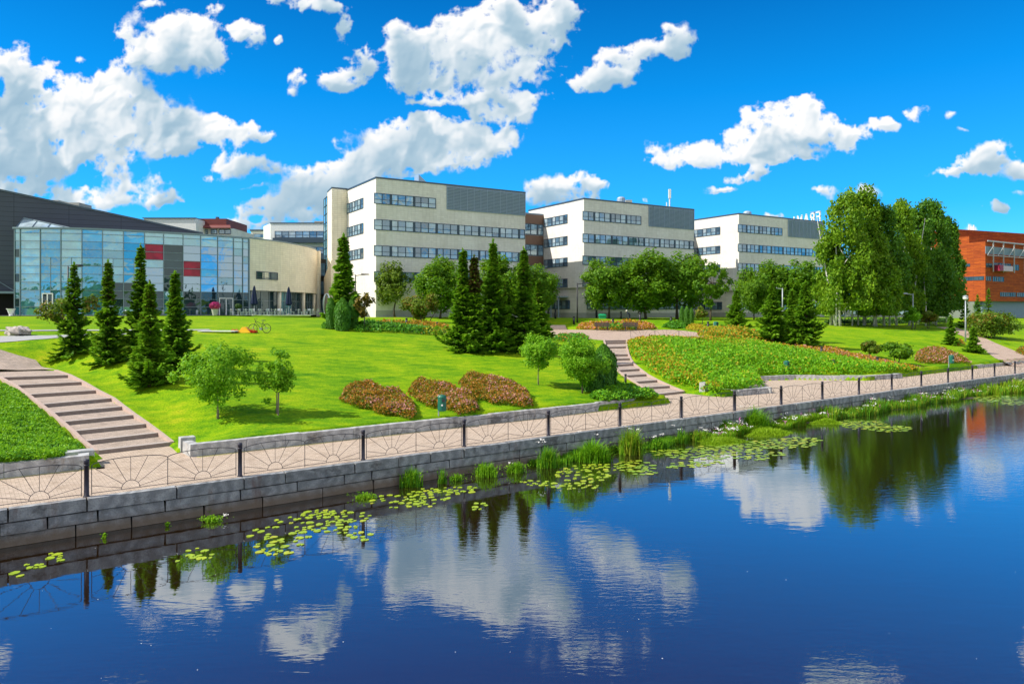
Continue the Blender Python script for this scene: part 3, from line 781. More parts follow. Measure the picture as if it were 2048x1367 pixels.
# ---- river
def mat_water():
    m, nt, out = newmat('river_water')
    g = nt.nodes.new('ShaderNodeNewGeometry').outputs['Position']
    mp = nt.nodes.new('ShaderNodeMapping'); mp.inputs['Rotation'].default_value = (0, 0, R(-12)); mp.inputs['Scale'].default_value = (.6, 1.7, 1); nt.links.new(g, mp.inputs[0])
    a = noise(nt, 1.5, 3, .5, vec=mp.outputs[0], dist=.4)
    b = noise(nt, 5.5, 3, .5, vec=mp.outputs[0])
    ruff = noise(nt, .085, 3, .5, vec=g)
    sx = nt.nodes.new('ShaderNodeSeparateXYZ'); nt.links.new(g, sx.inputs[0])
    far = nt.nodes.new('ShaderNodeMapRange'); far.inputs[1].default_value = 12; far.inputs[2].default_value = 38; nt.links.new(sx.outputs[0], far.inputs[0])
    rr = nt.nodes.new('ShaderNodeMapRange'); rr.inputs[1].default_value = .42; rr.inputs[2].default_value = .62; rr.inputs[3].default_value = .1; rr.inputs[4].default_value = 1; nt.links.new(ruff, rr.inputs[0])
    k = mth(nt, 'MULTIPLY_ADD', far.outputs[0], 1.7, mth(nt, 'MULTIPLY', rr.outputs[0], 1.4))
    h = mth(nt, 'ADD', mth(nt, 'MULTIPLY', a, .0038), mth(nt, 'MULTIPLY', mth(nt, 'MULTIPLY', b, .0040), k))
    bp = nt.nodes.new('ShaderNodeBump'); bp.inputs['Strength'].default_value = .5; bp.inputs['Distance'].default_value = 1; nt.links.new(h, bp.inputs['Height'])
    gl = nt.nodes.new('ShaderNodeBsdfGlossy'); gl.inputs['Roughness'].default_value = .015; gl.inputs[0].default_value = (.82, .91, 1, 1); nt.links.new(bp.outputs[0], gl.inputs['Normal'])
    df = nt.nodes.new('ShaderNodeBsdfDiffuse'); df.inputs[0].default_value = (.018, .009, .003, 1)
    fr = nt.nodes.new('ShaderNodeFresnel'); fr.inputs[0].default_value = 1.6; nt.links.new(bp.outputs[0], fr.inputs['Normal'])
    fac = mth(nt, 'MULTIPLY_ADD', fr.outputs[0], 1.0, .24, clamp=True)
    mx = nt.nodes.new('ShaderNodeMixShader'); nt.links.new(fac, mx.inputs[0]); nt.links.new(df.outputs[0], mx.inputs[1]); nt.links.new(gl.outputs[0], mx.inputs[2]); nt.links.new(mx.outputs[0], out.inputs[0])
    return m
mb = MB(); mb.quad((*W(-300, -90), WATER), (*W(500, -90), WATER), (*W(500, -.1), WATER), (*W(-300, -.1), WATER))
tag(mb.build('river', mat_water()), kind='structure')
mb = MB(); mb.quad((*W(-2500, -2500), -.6), (*W(2500, -2500), -.6), (*W(2500, -88), -.6), (*W(-2500, -88), -.6))
tag(mb.build('far_bank', M_lawn), kind='structure')
# silty margin under the reeds
mb = MB(); rg = random.Random(3); prev = None
for k in range(0, 260):
    s = 14 + k * .5; w_ = .15 + 1.2 * float(_ss(s, 22, 34)) * (.7 + .4 * math.sin(s * .9) * math.sin(s * .37)) + 1.3 * float(_ss(s, 34, 60)) * (.8 + .3 * math.sin(s * .6))
    row = ((*W(s, -.2), WATER + .05), (*W(s, -.3 - w_), WATER - .03))
    if prev: mb.quad(prev[0], row[0], row[1], prev[1])
    prev = row
tag(mb.build('riverbank', M_mud), kind='structure')

# ---- railing
M_post = simple('railing_post_paint', (.03, .026, .04), .45, var=.2, scale=6)
M_bar = simple('railing_iron', (.05, .045, .05), .5, var=.2, scale=6)
fence = thing('river_railing', 'black iron railing with sunburst arches along the river wall', 'railing')
def post_mesh():
    mb = MB(); mb.lathe([(.085, 0), (.085, .03), (.066, .04), (.066, .9), (.075, .9), (.075, .93), (.064, .935), (.064, .955), (.075, .96), (.075, 1.07), (.06, 1.09)], n=14)
    return mb.mesh('post', [M_post], True)
def arch_panel(L, n_arch, h_end=.85, h_top=1.0, r0=.25, r=.0095):
    mb = MB(); w = L / n_arch
    x0 = -L / 2
    for k in range(n_arch + 1):
        x = x0 + k * w; mb.tube([(x, 0, 0.0), (x, 0, h_end)], r * 1.2, 6)
    mb.tube([(x0, 0, .05), (-x0, 0, .05)], r, 6)
    for k in range(n_arch):
        c = x0 + (k + .5) * w
        def topz(x): return h_end + (h_top - h_end) * math.cos((x - c) / (w / 2) * math.pi / 2) ** .8 if abs(x - c) < w / 2 else h_end
        mb.tube([(c + w / 2 * math.sin(q / 12 * math.pi / 2) if True else 0, 0, h_end + (h_top - h_end) * math.cos(q / 12 * math.pi / 2)) for q in range(-12, 13)], r * 1.25, 6)
        mb.tube([(c + r0 * math.cos(math.pi * q / 14), 0, .05 + r0 * math.sin(math.pi * q / 14)) for q in range(15)], r, 6)
        for ang in (12, 37, 63, 90, 117, 143, 168):
            a = R(ang); dx, dz = math.cos(a), math.sin(a)
            lo, hi = r0, 3.0
            for _ in range(30):
                m_ = (lo + hi) / 2; x = dx * m_; z = .05 + dz * m_
                lim = h_end + (h_top - h_end) * math.sqrt(max(0, 1 - (x / (w / 2)) ** 2))
                if abs(x) > w / 2 or z > lim: hi = m_
                else: lo = m_
            mb.tube([(c + dx * r0, 0, .05 + dz * r0), (c + dx * lo, 0, .05 + dz * lo)], r * .8, 5)
    return mb.mesh('arch_panel', [M_bar])
pm, am = post_mesh(), arch_panel(4.10, 2)
ANG = math.atan2(D[1], D[0])
for k in range(-3, 30):
    o = link('post', pm, fence); o.location = (*W(4.36 * k, 0), 0)
    o = link('arch_panel', am, fence); o.location = (*W(4.36 * (k + .5), 0), .03); o.rotation_euler = (0, 0, ANG)
# railing on the plaza edge
pr = thing('plaza_railing', 'low black sunburst railing between the plaza and the orange-tipped shrubs', 'railing')
a2 = arch_panel(2.35, 1, .80, .95, .26, .011)
for px in (1286, 1333.5, 1382):
    x, y = P(px, 678.6, PLZ); o = link('arch_panel', a2, pr); o.location = (x, y, PLZ)
# ------------------------------------------------------------------ buildings
M_cream = mat_tiles('cream_tile', (.80, .76, .70), (.71, .67, .61), .62, .31, .02)
M_cream2 = mat_tiles('warm_stone_tile', (.92, .82, .66), (.72, .62, .48), .62, .31, .02)
M_plinth = simple('plinth_concrete', (.42, .42, .38), .9, var=.15, scale=1)
M_coping = simple('coping_metal', (.10, .12, .14), .4, .6)
M_frame = simple('window_frame_paint', (.045, .075, .11), .45, var=.1)
M_framel = simple('curtain_wall_mullion', (.22, .28, .31), .4, .5, var=.1)
M_louv = simple('louvre_metal', (.36, .45, .55), .45, .4, var=.08, scale=1)
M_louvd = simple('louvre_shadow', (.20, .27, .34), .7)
M_roof = simple('roof_membrane', (.16, .16, .16), .95)
M_pane = mat_pane('office_glass', [(.05, .10, .15), (.22, .36, .46), (.34, .46, .54), (.12, .22, .32), (.42, .52, .58), (.09, .17, .25), (.28, .42, .52)], .22)
M_paneg = mat_pane('hall_glass', [(.05, .22, .26), (.07, .27, .31), (.04, .18, .23), (.08, .29, .32)], .32, tint=(.60, .86, 1.0))
M_panel = mat_pane('hall_glass_pale', [(.17, .40, .47), (.20, .44, .50), (.15, .37, .44)], .34, tint=(.64, .88, 1.0))
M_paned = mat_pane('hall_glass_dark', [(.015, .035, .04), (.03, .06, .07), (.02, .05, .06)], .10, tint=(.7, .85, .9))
M_panem = mat_pane('hall_glass_mirror', [(.02, .06, .08), (.03, .08, .10), (.02, .05, .07)], .52, rough=.03, tint=(.55, .74, .86))
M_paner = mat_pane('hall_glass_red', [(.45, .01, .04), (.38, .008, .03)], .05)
M_clad = None
def mat_clad(name, c, rows=1.0, rough=.45):
    m, nt, out = newmat(name)
    uv = nt.nodes.new('ShaderNodeUVMap').outputs[0]
    s = nt.nodes.new('ShaderNodeSeparateXYZ'); nt.links.new(uv, s.inputs[0])
    fr = mth(nt, 'FRACT', mth(nt, 'DIVIDE', s.outputs[1], rows)); fx = mth(nt, 'FRACT', mth(nt, 'DIVIDE', s.outputs[0], 6.0))
    line = mth(nt, 'LESS_THAN', fr, .07); lx = mth(nt, 'LESS_THAN', fx, .008)
    n = noise(nt, .3, 4)
    col = mixc(nt, tuple(x * .85 for x in c), tuple(x * 1.15 for x in c), n)
    col = mixc(nt, col, tuple(x * .35 for x in c), mth(nt, 'MAXIMUM', line, lx))
    pbsdf(nt, out, col, rough, .3, .4, bump(nt, fr, .1, .02)); return m
M_clad = mat_clad('dark_cladding', (.075, .08, .105), .62)

def face_frame(o, u):
    """returns f(a, out, z): a metres along the wall, out metres proud of it"""
    n = np.array([u[1], -u[0]])
    def f(a, d, z): return (o[0] + u[0] * a + n[0] * d, o[1] + u[1] * a + n[1] * d, z)
    return f
def fbox(mb, f, a0, a1, d0, d1, z0, z1, m=0):
    mb.hexa([f(a0, d1, z0), f(a1, d1, z0), f(a1, d0, z0), f(a0, d0, z0)], [f(a0, d1, z1), f(a1, d1, z1), f(a1, d0, z1), f(a0, d0, z1)], m)
def band(f, a0, a1, z0, z1, pw, parent, rng, name='window', proud=.10, transom=.42, fm=None, pm=None, bar=.055, narrow=True):
    """strip window: frame with its panes"""
    fm = fm or M_frame; pm = pm or M_pane
    fr = MB(); pn = MB()
    fbox(fr, f, a0, a1, -.02, proud, z0, z0 + .10); fbox(fr, f, a0, a1, -.02, proud, z1 - .08, z1)
    fbox(fr, f, a0, a0 + .07, -.02, proud, z0 + .1, z1 - .08); fbox(fr, f, a1 - .07, a1, -.02, proud, z0 + .1, z1 - .08)
    fbox(fr, f, a0 + .07, a1 - .07, -.02, .015, z0 + .1, z1 - .08)
    n = max(1, int(round((a1 - a0) / pw))); w = (a1 - a0) / n
    zt = z0 + (z1 - z0) * transom
    for k in range(n):
        x0, x1 = a0 + k * w + (bar if k else .07), a0 + (k + 1) * w - (bar if k < n - 1 else .07)
        if narrow and k % 3 == 2:
            fbox(fr, f, x0, x0 + .28, -.01, proud - .025, z0 + .1, z1 - .08); x0 += .28
        if k: fbox(fr, f, a0 + k * w - bar, a0 + k * w + bar, -.01, proud - .003, z0 + .1, z1 - .08)
        fbox(fr, f, x0, x1, .018, proud - .02, zt - .03, zt + .03)
        j = rng.uniform(-.006, .006); j2 = rng.uniform(-.004, .004)
        for q0, q1 in ((z0 + .1, zt - .03), (zt + .03, z1 - .08)):
            pn.quad(f(x0, .035 + j, q0), f(x1, .035 - j, q0), f(x1, .035 - j + j2, q1), f(x0, .035 + j + j2, q1))
    o = fr.build(name, fm, parent); pn.build('pane', pm, o)
    return o
U = np.array([.853, .5225]); V_ = np.array([-.5225, .853])
ZR = 25.6
def office(name, label, c, L, Wd, zg, row1_end, louv, rows_r, left, over, seed, extra=None, zr=ZR):
    t = thing(name, label, 'office block'); rg = random.Random(seed)
    c = np.array(c); fr = face_frame(c, U)                         # right-hand face
    bk = c + V_ * Wd
    lf = face_frame(bk, -V_)                                       # left-hand face, a from the back corner to the front corner
    LW = Wd
    mb = MB(); p = [c, c + U * L, c + U * L + V_ * Wd, bk]
    mb.prism(p, 9.6 if over else zg - 1, zr - .25)
    if over:
        q = [c + U * .55, c + U * L, c + U * L + V_ * Wd, bk + U * .55]
        mb.prism(q, zg - 1, 9.6)
    w_ = mb.build('wall', [M_cream], t)
    mb = MB(); q = [c - U * .0 + V_ * 0, c + U * L, c + U * L + V_ * Wd, bk]
    cen = sum(p) / 4
    mb.prism([cen + (k - cen) * 1.006 for k in p], zr - .25, zr); mb.build('coping', M_coping, t)
    if over: mb = MB(); fbox(mb, fr, .5, L + .04, 0, .06, zg - .8, zg + .9); fbox(mb, lf, 0, Wd, -.5, -.49, zg - .8, zg + .9); mb.build('plinth', M_plinth, t)
    else:
        mb = MB(); fbox(mb, fr, -.05, L + .05, -.02, .06, zg - .8, zg + .7); mb.build('plinth', M_plinth, t)
    # strip windows on the right face, starting just past the corner
    for i, (zt, a1) in enumerate(rows_r):
        low = over and zt < 10
        band(fr, .62 if low else -.32, a1, zt - 1.62, zt, 1.28, t, rg)
    for zt, a0, a1 in left:                                        # given as distance from the front corner
        f2 = lf if zt > 10 or not over else face_frame(bk + U * .55, -V_)
        band(f2, LW - a1, LW - a0, zt - 1.62, zt, 1.3, t, rg)
    # louvred plant screen at the top
    mb = MB(); a0, a1, z0, z1 = louv
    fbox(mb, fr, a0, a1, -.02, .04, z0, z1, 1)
    k = z0
    while k < z1 - .1:
        mb.hexa([fr(a0, .13, k), fr(a1, .13, k), fr(a1, .05, k + .02), fr(a0, .05, k + .02)], [fr(a0, .14, k + .03), fr(a1, .14, k + .03), fr(a1, .05, k + .14), fr(a0, .05, k + .14)], 0); k += .235
    n = int((a1 - a0) / 1.2)
    for i in range(n + 1):
        x = a0 + (a1 - a0) * i / n; fbox(mb, fr, x - .03, x + .03, .04, .155, z0, z1, 0)
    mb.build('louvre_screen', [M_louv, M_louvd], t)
    return t, fr, lf
TOPS = [23.15, 19.22, 15.3, 11.4, 7.45]
b1, f1r, f1l = office('office_block', 'nearest cream tiled office block, beside the curved hall wing, tallest in view', (-20.45, 109), 26.6, 16, 4.8, 9.9, (11.8, 26.56, 21.55, 25.32),
    [(23.15, 9.9), (19.22, 26.5), (15.3, 26.5), (11.4, 26.5)], [(23.15, 5.4, 13.3), (19.22, 5.4, 13.3), (15.3, 5.4, 13.3)], False, 3)
b2, f2r, f2l = office('office_block', 'middle cream office block behind the row of maples and the two benches', (12.7, 128), 26.9, 18, 4.2, 13.25, (15.1, 26.86, 21.3, 25.12),
    [(23.05, 13.25), (19.1, 26.8), (15.2, 26.8), (11.35, 26.8), (7.4, 26.8)], [(23.05, 4.9, 12.5), (19.1, 4.9, 12.5), (15.2, 4.9, 12.5), (11.35, 4.9, 12.5), (7.4, 4.9, 12.5)], True, 5, zr=25.4)
b3, f3r, f3l = office('office_block', 'farthest cream office block with white letters on its roof, left of the birches', (46, 147), 27.5, 18, 4.2, 13.3, (15.2, 27.4, 21.3, 25.0),
    [(23.0, 13.3), (19.05, 27.2), (15.15, 27.2), (11.3, 27.2), (7.35, 27.2)], [(23.0, 4.9, 12.5), (19.05, 4.9, 12.5), (15.15, 4.9, 12.5), (11.3, 4.9, 12.5), (7.35, 4.9, 12.5)], True, 8, zr=25.3)
# roof vents and mast
def hood(parent, c, r, h, z):
    mb = MB(); n = 10; a = []
    for k in range(n + 1):
        w_ = math.pi / 2 * k / n
        a.append((c[0] - U[0] * r + U[0] * 2 * r * (1 - math.cos(w_)), c[1] - U[1] * r + U[1] * 2 * r * (1 - math.cos(w_)), z + h * math.cos(w_ * .98)))
    for k in range(n):
        p, q = a[k], a[k + 1]; d = V_ * r * 1.6
        mb.quad(p, q, (q[0] + d[0], q[1] + d[1], q[2]), (p[0] + d[0], p[1] + d[1], p[2]))
        mb.quad((p[0], p[1], z - .6), (q[0], q[1], z - .6), q, p)
    p = a[0]; d = V_ * r * 1.6
    mb.quad((p[0] + d[0], p[1] + d[1], z - .6), (p[0], p[1], z - .6), p, (p[0] + d[0], p[1] + d[1], p[2]))
    mb.build('roof_vent', M_louv, parent)
hood(b1, np.array([-20.45, 109]) + U * 9.6 + V_ * 3.5, 1.05, 1.75, ZR)
def rcyl(parent, c, r, z0, z1, name='roof_vent', m=None):
    mb = MB(); mb.lathe([(r, z0), (r, z1 - r * .5), (r * .8, z1 - r * .2), (r * .3, z1)], c, 12); mb.build(name, m or M_louv, parent)
q2 = np.array([12.7, 128]); q3 = np.array([46, 147])
rcyl(b2, q2 + U * 11 + V_ * 3, .8, 24.8, 26.9)
mb = MB(); cc = q2 + U * 13 + V_ * 4; mb.box(cc[0], cc[0] + 1.2, cc[1], cc[1] + 1.2, 25, 26.6); mb.build('roof_unit', M_plinth, b2)
M_white = simple('white_paint', (.78, .78, .76), .5)
mb = MB(); cc = q2 + U * 24.3 + V_ * 4; mb.tube([(cc[0], cc[1], 25), (cc[0], cc[1], 29.4)], .13, 8); mb.tube([(cc[0] - .6, cc[1], 25), (cc[0] - .6, cc[1], 27.0)], .1, 8); mb.box(cc[0] - .22, cc[0] + .22, cc[1] - .22, cc[1] + .22, 27.8, 29.6); mb.build('antenna_mast', M_white, b2)
rcyl(b3, q3 + U * 6 + V_ * 3, .9, 24.8, 26.5)
# canopy at the middle block's entrance
mb = MB(); fx = face_frame(q2 + U * .55 + V_ * 18, -V_); fbox(mb, fx, 9.6, 12.6, 0, 2.2, 7.9, 8.15); fbox(mb, fx, 12.2, 12.35, 1.9, 2.1, 4.2, 7.9); fbox(mb, fx, 9.8, 9.95, 1.9, 2.1, 4.2, 7.9); mb.build('entrance_canopy', M_louv, b2)

# glazed stair links between the blocks
M_brown = simple('brown_panel', (.16, .09, .06), .5, var=.2)
def linkblock(label, corner, x0, y0, L, zt, seed):
    t = thing('stair_link', label, 'glazed link', group='glazed stair links between the office blocks'); rg = random.Random(seed); corner = np.array(corner)
    o = corner + V_ * y0 - U * L; f = face_frame(o, U)
    mb = MB(); mb.prism([o, o + U * (L - .05), o + U * (L - .05) + V_ * 5, o + V_ * 5], 3.5, zt); mb.build('wall', M_louvd, t)
    mb = MB(); z = zt - .3
    while z > 6: fbox(mb, f, 0, L - .06, -.02, .08, z - 1.75, z); z -= 3.92
    mb.build('spandrel', M_brown, t)
    z = zt - 2.1
    while z > 6:
        band(f, 0, L - .1, z - 2.0, z, 1.5, t, rg); z -= 3.92
    return t
linkblock('dark glazed stair link between the nearest and the middle office block', (12.7, 128), 0, 12.75, 13, 24.0, 21)
linkblock('dark glazed stair link between the middle and the farthest office block', (46, 147), 0, 12.75, 13, 24.0, 22)

# stair tower of the first block, with its glass edge
tw = thing('stair_tower', 'cream stair tower with a narrow glass edge, left of the nearest block', 'stair tower')
A, B, C_, Dd = (-27.4, 120.2), (-29.55, 118.9), (-31.3, 123.0), (-32.8, 126.5)
mb = MB(); mb.prism([B, A, (-24.5, 127), (-29.5, 130), C_], 4, 25.5); mb.build('wall', M_cream2, tw)
mb = MB(); mb.prism([(B[0] - .04, B[1] - .04), (A[0] + .02, A[1] - .04), (-24.4, 127), (-29.5, 130.1), (C_[0] - .05, C_[1])], 25.5, 25.75); mb.build('coping', M_coping, tw)
mb = MB(); mb.prism([C_, (-29.5, 130.05), (-31, 130.2), Dd], 4, 24.9); mb.build('glass_backing', M_louvd, tw)
fg = face_frame(Dd, (np.array(C_) - np.array(Dd)) / np.linalg.norm(np.array(C_) - np.array(Dd))); LL = np.linalg.norm(np.array(C_) - np.array(Dd))
z = 24.9; rg = random.Random(2)
band(fg, .02, LL - .04, 5, 24.9, 2.0, tw, rg, narrow=False, transom=.5, pm=M_panel)
mb = MB()
for k in range(13): fbox(mb, fg, .05, LL - .06, .04, .12, 6 + k * 1.45, 6.08 + k * 1.45)
mb.build('glazing_bar', M_frame, tw)

# ---- glass hall
hall = thing('glass_hall', 'long glass-fronted hall with a curving curtain wall at the left', 'hall')
hx = [30, 41, 81, 122, 164, 205, 247, 289, 327, 366, 401, 435, 466.5, 485, 497]
def hallY(px): return float(np.interp(px, [30, 100, 160, 220, 280, 340, 400, 450, 497], [88.2, 88.3, 88.9, 90.1, 91.8, 93.7, 95.8, 98.0, 100.6]))
hp = [(Q(px, hallY(px)), hallY(px)) for px in hx]
ZT, ZB = 15.55, 4.9
rows = [4.9, 5.95, 6.95, 7.95, 8.95, 9.95, 10.95, 11.95, 12.95, 13.95, 14.9, 15.4]
mul = MB(); panes = MB(); rg = random.Random(12)
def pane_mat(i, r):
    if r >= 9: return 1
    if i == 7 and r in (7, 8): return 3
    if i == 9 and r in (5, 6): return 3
    if i == 8 and r in (3, 4, 5, 6, 7, 8): return 2  # dark column paints a reflection of trees into the pane colour
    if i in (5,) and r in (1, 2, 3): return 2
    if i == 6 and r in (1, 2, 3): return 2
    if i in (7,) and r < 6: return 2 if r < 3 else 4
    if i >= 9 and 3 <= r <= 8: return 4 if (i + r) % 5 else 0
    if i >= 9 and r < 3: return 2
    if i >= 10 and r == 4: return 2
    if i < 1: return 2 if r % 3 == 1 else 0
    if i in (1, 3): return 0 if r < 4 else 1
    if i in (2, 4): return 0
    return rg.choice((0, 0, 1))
for i in range(len(hp) - 1):
    a, b = np.array(hp[i]), np.array(hp[i + 1]); d = (b - a); L = np.linalg.norm(d); f = face_frame(a, d / L)
    fbox(mul, f, -.045, .045, -.1, .14, ZB, ZT)
    for r in range(len(rows) - 1):
        z0, z1 = rows[r] + .03, rows[r + 1] - .03
        fbox(mul, f, .05, L - .05, -.02, .10, rows[r] - .03, rows[r] + .03)
        halves = [(.05, L - .05)]
        if L > 1.8 and r < 7 and i in (2, 3, 5, 6): halves = [(.05, L / 2 - .03), (L / 2 + .03, L - .05)]; fbox(mul, f, L / 2 - .03, L / 2 + .03, -.02, .08, z0, z1)
        for x0, x1 in halves:
            j = [rg.uniform(-.007, .007) for _ in range(4)]
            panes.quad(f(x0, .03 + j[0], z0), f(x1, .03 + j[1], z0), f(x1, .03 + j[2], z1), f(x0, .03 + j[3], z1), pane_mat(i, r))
a, b = np.array(hp[-1]), np.array(hp[-2]); fbox(mul, face_frame(a, (a - b) / np.linalg.norm(a - b)), -.05, .08, -.1, .14, ZB, ZT)
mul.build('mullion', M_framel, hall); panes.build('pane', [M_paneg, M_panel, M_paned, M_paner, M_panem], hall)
mb = MB()
top = [(x, y - .22) for x, y in hp]
mb.prism([(hp[0][0] - .2, hp[0][1] - .2)] + top[1:-1] + [(hp[-1][0] + .1, hp[-1][1] - .2), (hp[-1][0] - 1, hp[-1][1] + 6), (hp[0][0], hp[0][1] + 5)], 15.4, 15.62); mb.build('roof', M_framel, hall)
mb = MB(); mb.prism([(x + .1, y + .25) for x, y in hp] + [(hp[-1][0] - 1, hp[-1][1] + 4), (hp[0][0] + .5, hp[0][1] + 4)], 4.5, 15.38); mb.build('interior_screen', M_louvd, hall)
mb = MB()                                                            # short return wall on the left end
fl = face_frame((hp[0][0] + .0, hp[0][1] + 4), (0, -1)); fbox(mb, fl, 0, 4, -.02, .05, 4.9, 15.4); mb.build('end_glass', M_panel, hall)
# sloping rooflight
x0, y0 = Q(33, 89.5), 89.5
mb = MB(); mb.poly([(Q(30, 90.3), 90.3, 15.62), (Q(155, 91), 91, 15.62), (Q(48, 92.5), 92.5, ZH(436, 92.5))]); mb.poly([(Q(30, 90.3), 90.3, 15.62), (Q(48, 92.5), 92.5, ZH(436, 92.5)), (Q(30, 93), 93, 15.6)])
mb.build('rooflight', M_pane, hall)
mb = MB()
for f_ in (0, .25, .5, .75, 1): 
    x = Q(30 + 125 * f_, 90.3); mb.tube([(Q(30 + 125 * f_, 90.3 + .7 * f_), 90.28 + .7 * f_, 15.66), (Q(48 + 107 * f_, 92.5 - 1.5 * f_), 92.48 - 1.5 * f_, 15.68 + (ZH(436, 92.5) - 15.62) * (1 - f_))], .05, 4)
mb.tube([(Q(30, 90.3), 90.28, 15.66), (Q(48, 92.5), 92.45, ZH(436, 92.5) + .03), (Q(155, 91), 90.95, 15.66)], .07, 4); mb.build('rooflight_bar', M_framel, hall)
# doors in the hall front
def door(parent, px0, px1, zh, name='door'):
    x0, y0 = Q(px0, hallY(px0) - .22), hallY(px0) - .22; x1, y1 = Q(px1, hallY(px1) - .22), hallY(px1) - .22
    d = np.array([x1 - x0, y1 - y0]); L = np.linalg.norm(d); f = face_frame((x0, y0), d / L); mb = MB()
    fbox(mb, f, 0, .1, -.06, .06, 4.88, zh); fbox(mb, f, L - .1, L, -.06, .06, 4.88, zh); fbox(mb, f, L / 2 - .06, L / 2 + .06, -.06, .06, 4.88, zh); fbox(mb, f, .1, L - .1, -.06, .06, zh - .12, zh)
    fbox(mb, f, .1, L / 2 - .06, -.03, -.02, 4.9, zh - .12, 1); fbox(mb, f, L / 2 + .06, L - .1, -.03, -.02, 4.9, zh - .12, 1)
    return mb.build(name, [M_white if name == 'door' else M_brown, M_paned], parent)
door(hall, 438, 466, 7.2); door(hall, 84, 106, 7.6)

# dark clad hall behind
dk = thing('clad_hall', 'dark clad hall whose roofline slopes down behind the glass hall', 'hall')
dl = [(-150, 86.0, 20.6), (0, 91.6, None), (405, 101.5, None)]
x_a, y_a = Q(-260, 86), 86; x_b, y_b = Q(406, 101.5), 101.5
za_, zb_ = ZH(326, 86), ZH(468, 101.5)
mb = MB(); mb.prism([(x_a, y_a), (x_b, y_b), (x_b, y_b + 16), (x_a, y_a + 30)], 4, [za_, zb_, zb_, za_]); mb.build('wall', M_clad, dk)
mb = MB()
d = np.array([x_b - x_a, y_b - y_a]); L = np.linalg.norm(d); f = face_frame((x_a, y_a), d / L)
mb.hexa([f(0, .12, za_), f(L, .12, zb_), f(L, -.4, zb_), f(0, -.4, za_)], [f(0, .12, za_ + .22), f(L, .12, zb_ + .22), f(L, -.4, zb_ + .22), f(0, -.4, za_ + .22)]); mb.build('coping', M_coping, dk)
# entrance under a thin canopy at its left end
mb = MB(); aa = (Q(0, 89) - x_a) ; fbox(mb, f, aa - 16, aa + 1.9, 0, 2.4, 7.6, 7.85); mb.build('entrance_canopy', M_framel, dk)
mb = MB(); fbox(mb, f, aa - 16, aa + 1.9, -.0, .05, 4.8, 7.6); mb.build('opening_shade_panel', M_dark, dk)  # black sheet on the solid wall paints the shade inside a doorway
mb = MB(); mb.tube([(*f(aa - 1, 2.2, 7.9)[:2], 7.9), (*f(aa - 3.2, 0, 9.6)[:2], 9.6)], .05, 5); mb.tube([(*f(aa + 1.4, 2.2, 7.9)[:2], 7.9), (*f(aa - 1.0, 0, 9.4)[:2], 9.4)], .05, 5); mb.build('canopy_tie', M_framel, dk)
# roof plant on it
mb = MB()
for px0, px1, py0, py1 in ((78, 92, 398, 404), (98, 117, 400, 412), (120, 158, 405, 416)):
    Y = 99.5; mb.box(Q(px0, Y), Q(px1, Y), Y, Y + 3, ZH(py1, Y) - 1.5, ZH(py0, Y))
mb.build('roof_unit', M_plinth, dk)

# ---- curved stone wing
wing = thing('curved_wing', 'curved pale stone wing with a small strip window over a glazed cafe', 'building')
kp = np.array([(497, 100.7), (530, 103.2), (562, 106.4), (590, 110.2), (610, 113.6), (624, 117.0), (631, 119.5), (634, 122)])
kk = [(Q(a, b), b) for a, b in kp]
mb = MB()
for i in range(len(kk) - 1):
    a, b = kk[i], kk[i + 1]
    for q in range(4):
        pa = [a[j] + (b[j] - a[j]) * q / 4 for j in (0, 1)]; pb = [a[j] + (b[j] - a[j]) * (q + 1) / 4 for j in (0, 1)]
        mb.quad((*pa, 8.3), (*pb, 8.3), (*pb, 15.5), (*pa, 15.5))
        mb.quad((pa[0] - 6, pa[1] + 2, 8.3), (pb[0] - 6, pb[1] + 2, 8.3), (*pb, 8.3), (*pa, 8.3))
wo = mb.build('wall', M_cream2, wing)
# distance along the curve as texture coordinate
me = wo.data; uvl = me.uv_layers[0].data; acc = 0
for p_ in me.polygons:
    if abs(p_.normal.z) > .5: continue
    vs_ = [me.vertices[v].co for v in p_.vertices]; w_ = (vs_[1] - vs_[0]).length
    for li, (uu, vv) in zip(p_.loop_indices, ((acc, vs_[0].z), (acc + w_, vs_[0].z), (acc + w_, vs_[2].z), (acc, vs_[2].z))): uvl[li].uv = (uu, vv)
    acc += w_
mb = MB(); mb.prism([(x + .06, y - .06) for x, y in kk] + [(kk[-1][0] - 12, kk[-1][1] + 3), (kk[0][0], kk[0][1] + 8)], 15.5, 15.66); mb.build('coping', M_framel, wing)
# strip window
def along(px): 
    Y = float(np.interp(px, kp[:, 0], kp[:, 1])); return np.array((Q(px, Y), Y))
a, b = along(513), along(555); L = np.linalg.norm(b - a); band(face_frame(a + np.array([.03, -.12]), (b - a) / L), 0, L, ZH(558.5, 103), ZH(543, 103), L / 3.01, wing, rg, narrow=False, transom=.25, pm=M_paned)
# recessed glazed ground floor
rec = [(x - .9 if i else x - .1, y + (.9 if i < 4 else .4)) for i, (x, y) in enumerate(kk)]
for i in range(len(rec) - 1):
    a, b = np.array(rec[i]), np.array(rec[i + 1]); L = np.linalg.norm(b - a)
    band(face_frame(a, (b - a) / L), 0, L, 4.85, 8.3, max(1.2, L / round(L / 1.6)), wing, rg, name='cafe_window', narrow=False, transom=.6, pm=M_paned if i != 2 else M_paneg, fm=M_framel)
for i in (2, 4, 6):
    mb = MB(); mb.lathe([(.28, 4.8), (.28, 8.3)], (kk[i][0] - .35, kk[i][1] + .3), 14); mb.build('column', M_cream2, wing, True)
mb = MB(); mb.box(kk[-1][0] - .05, kk[-1][0] + .5, kk[-1][1] - .2, kk[-1][1] + .5, 4.5, 15.5); mb.build('end_pier', M_cream2, wing)
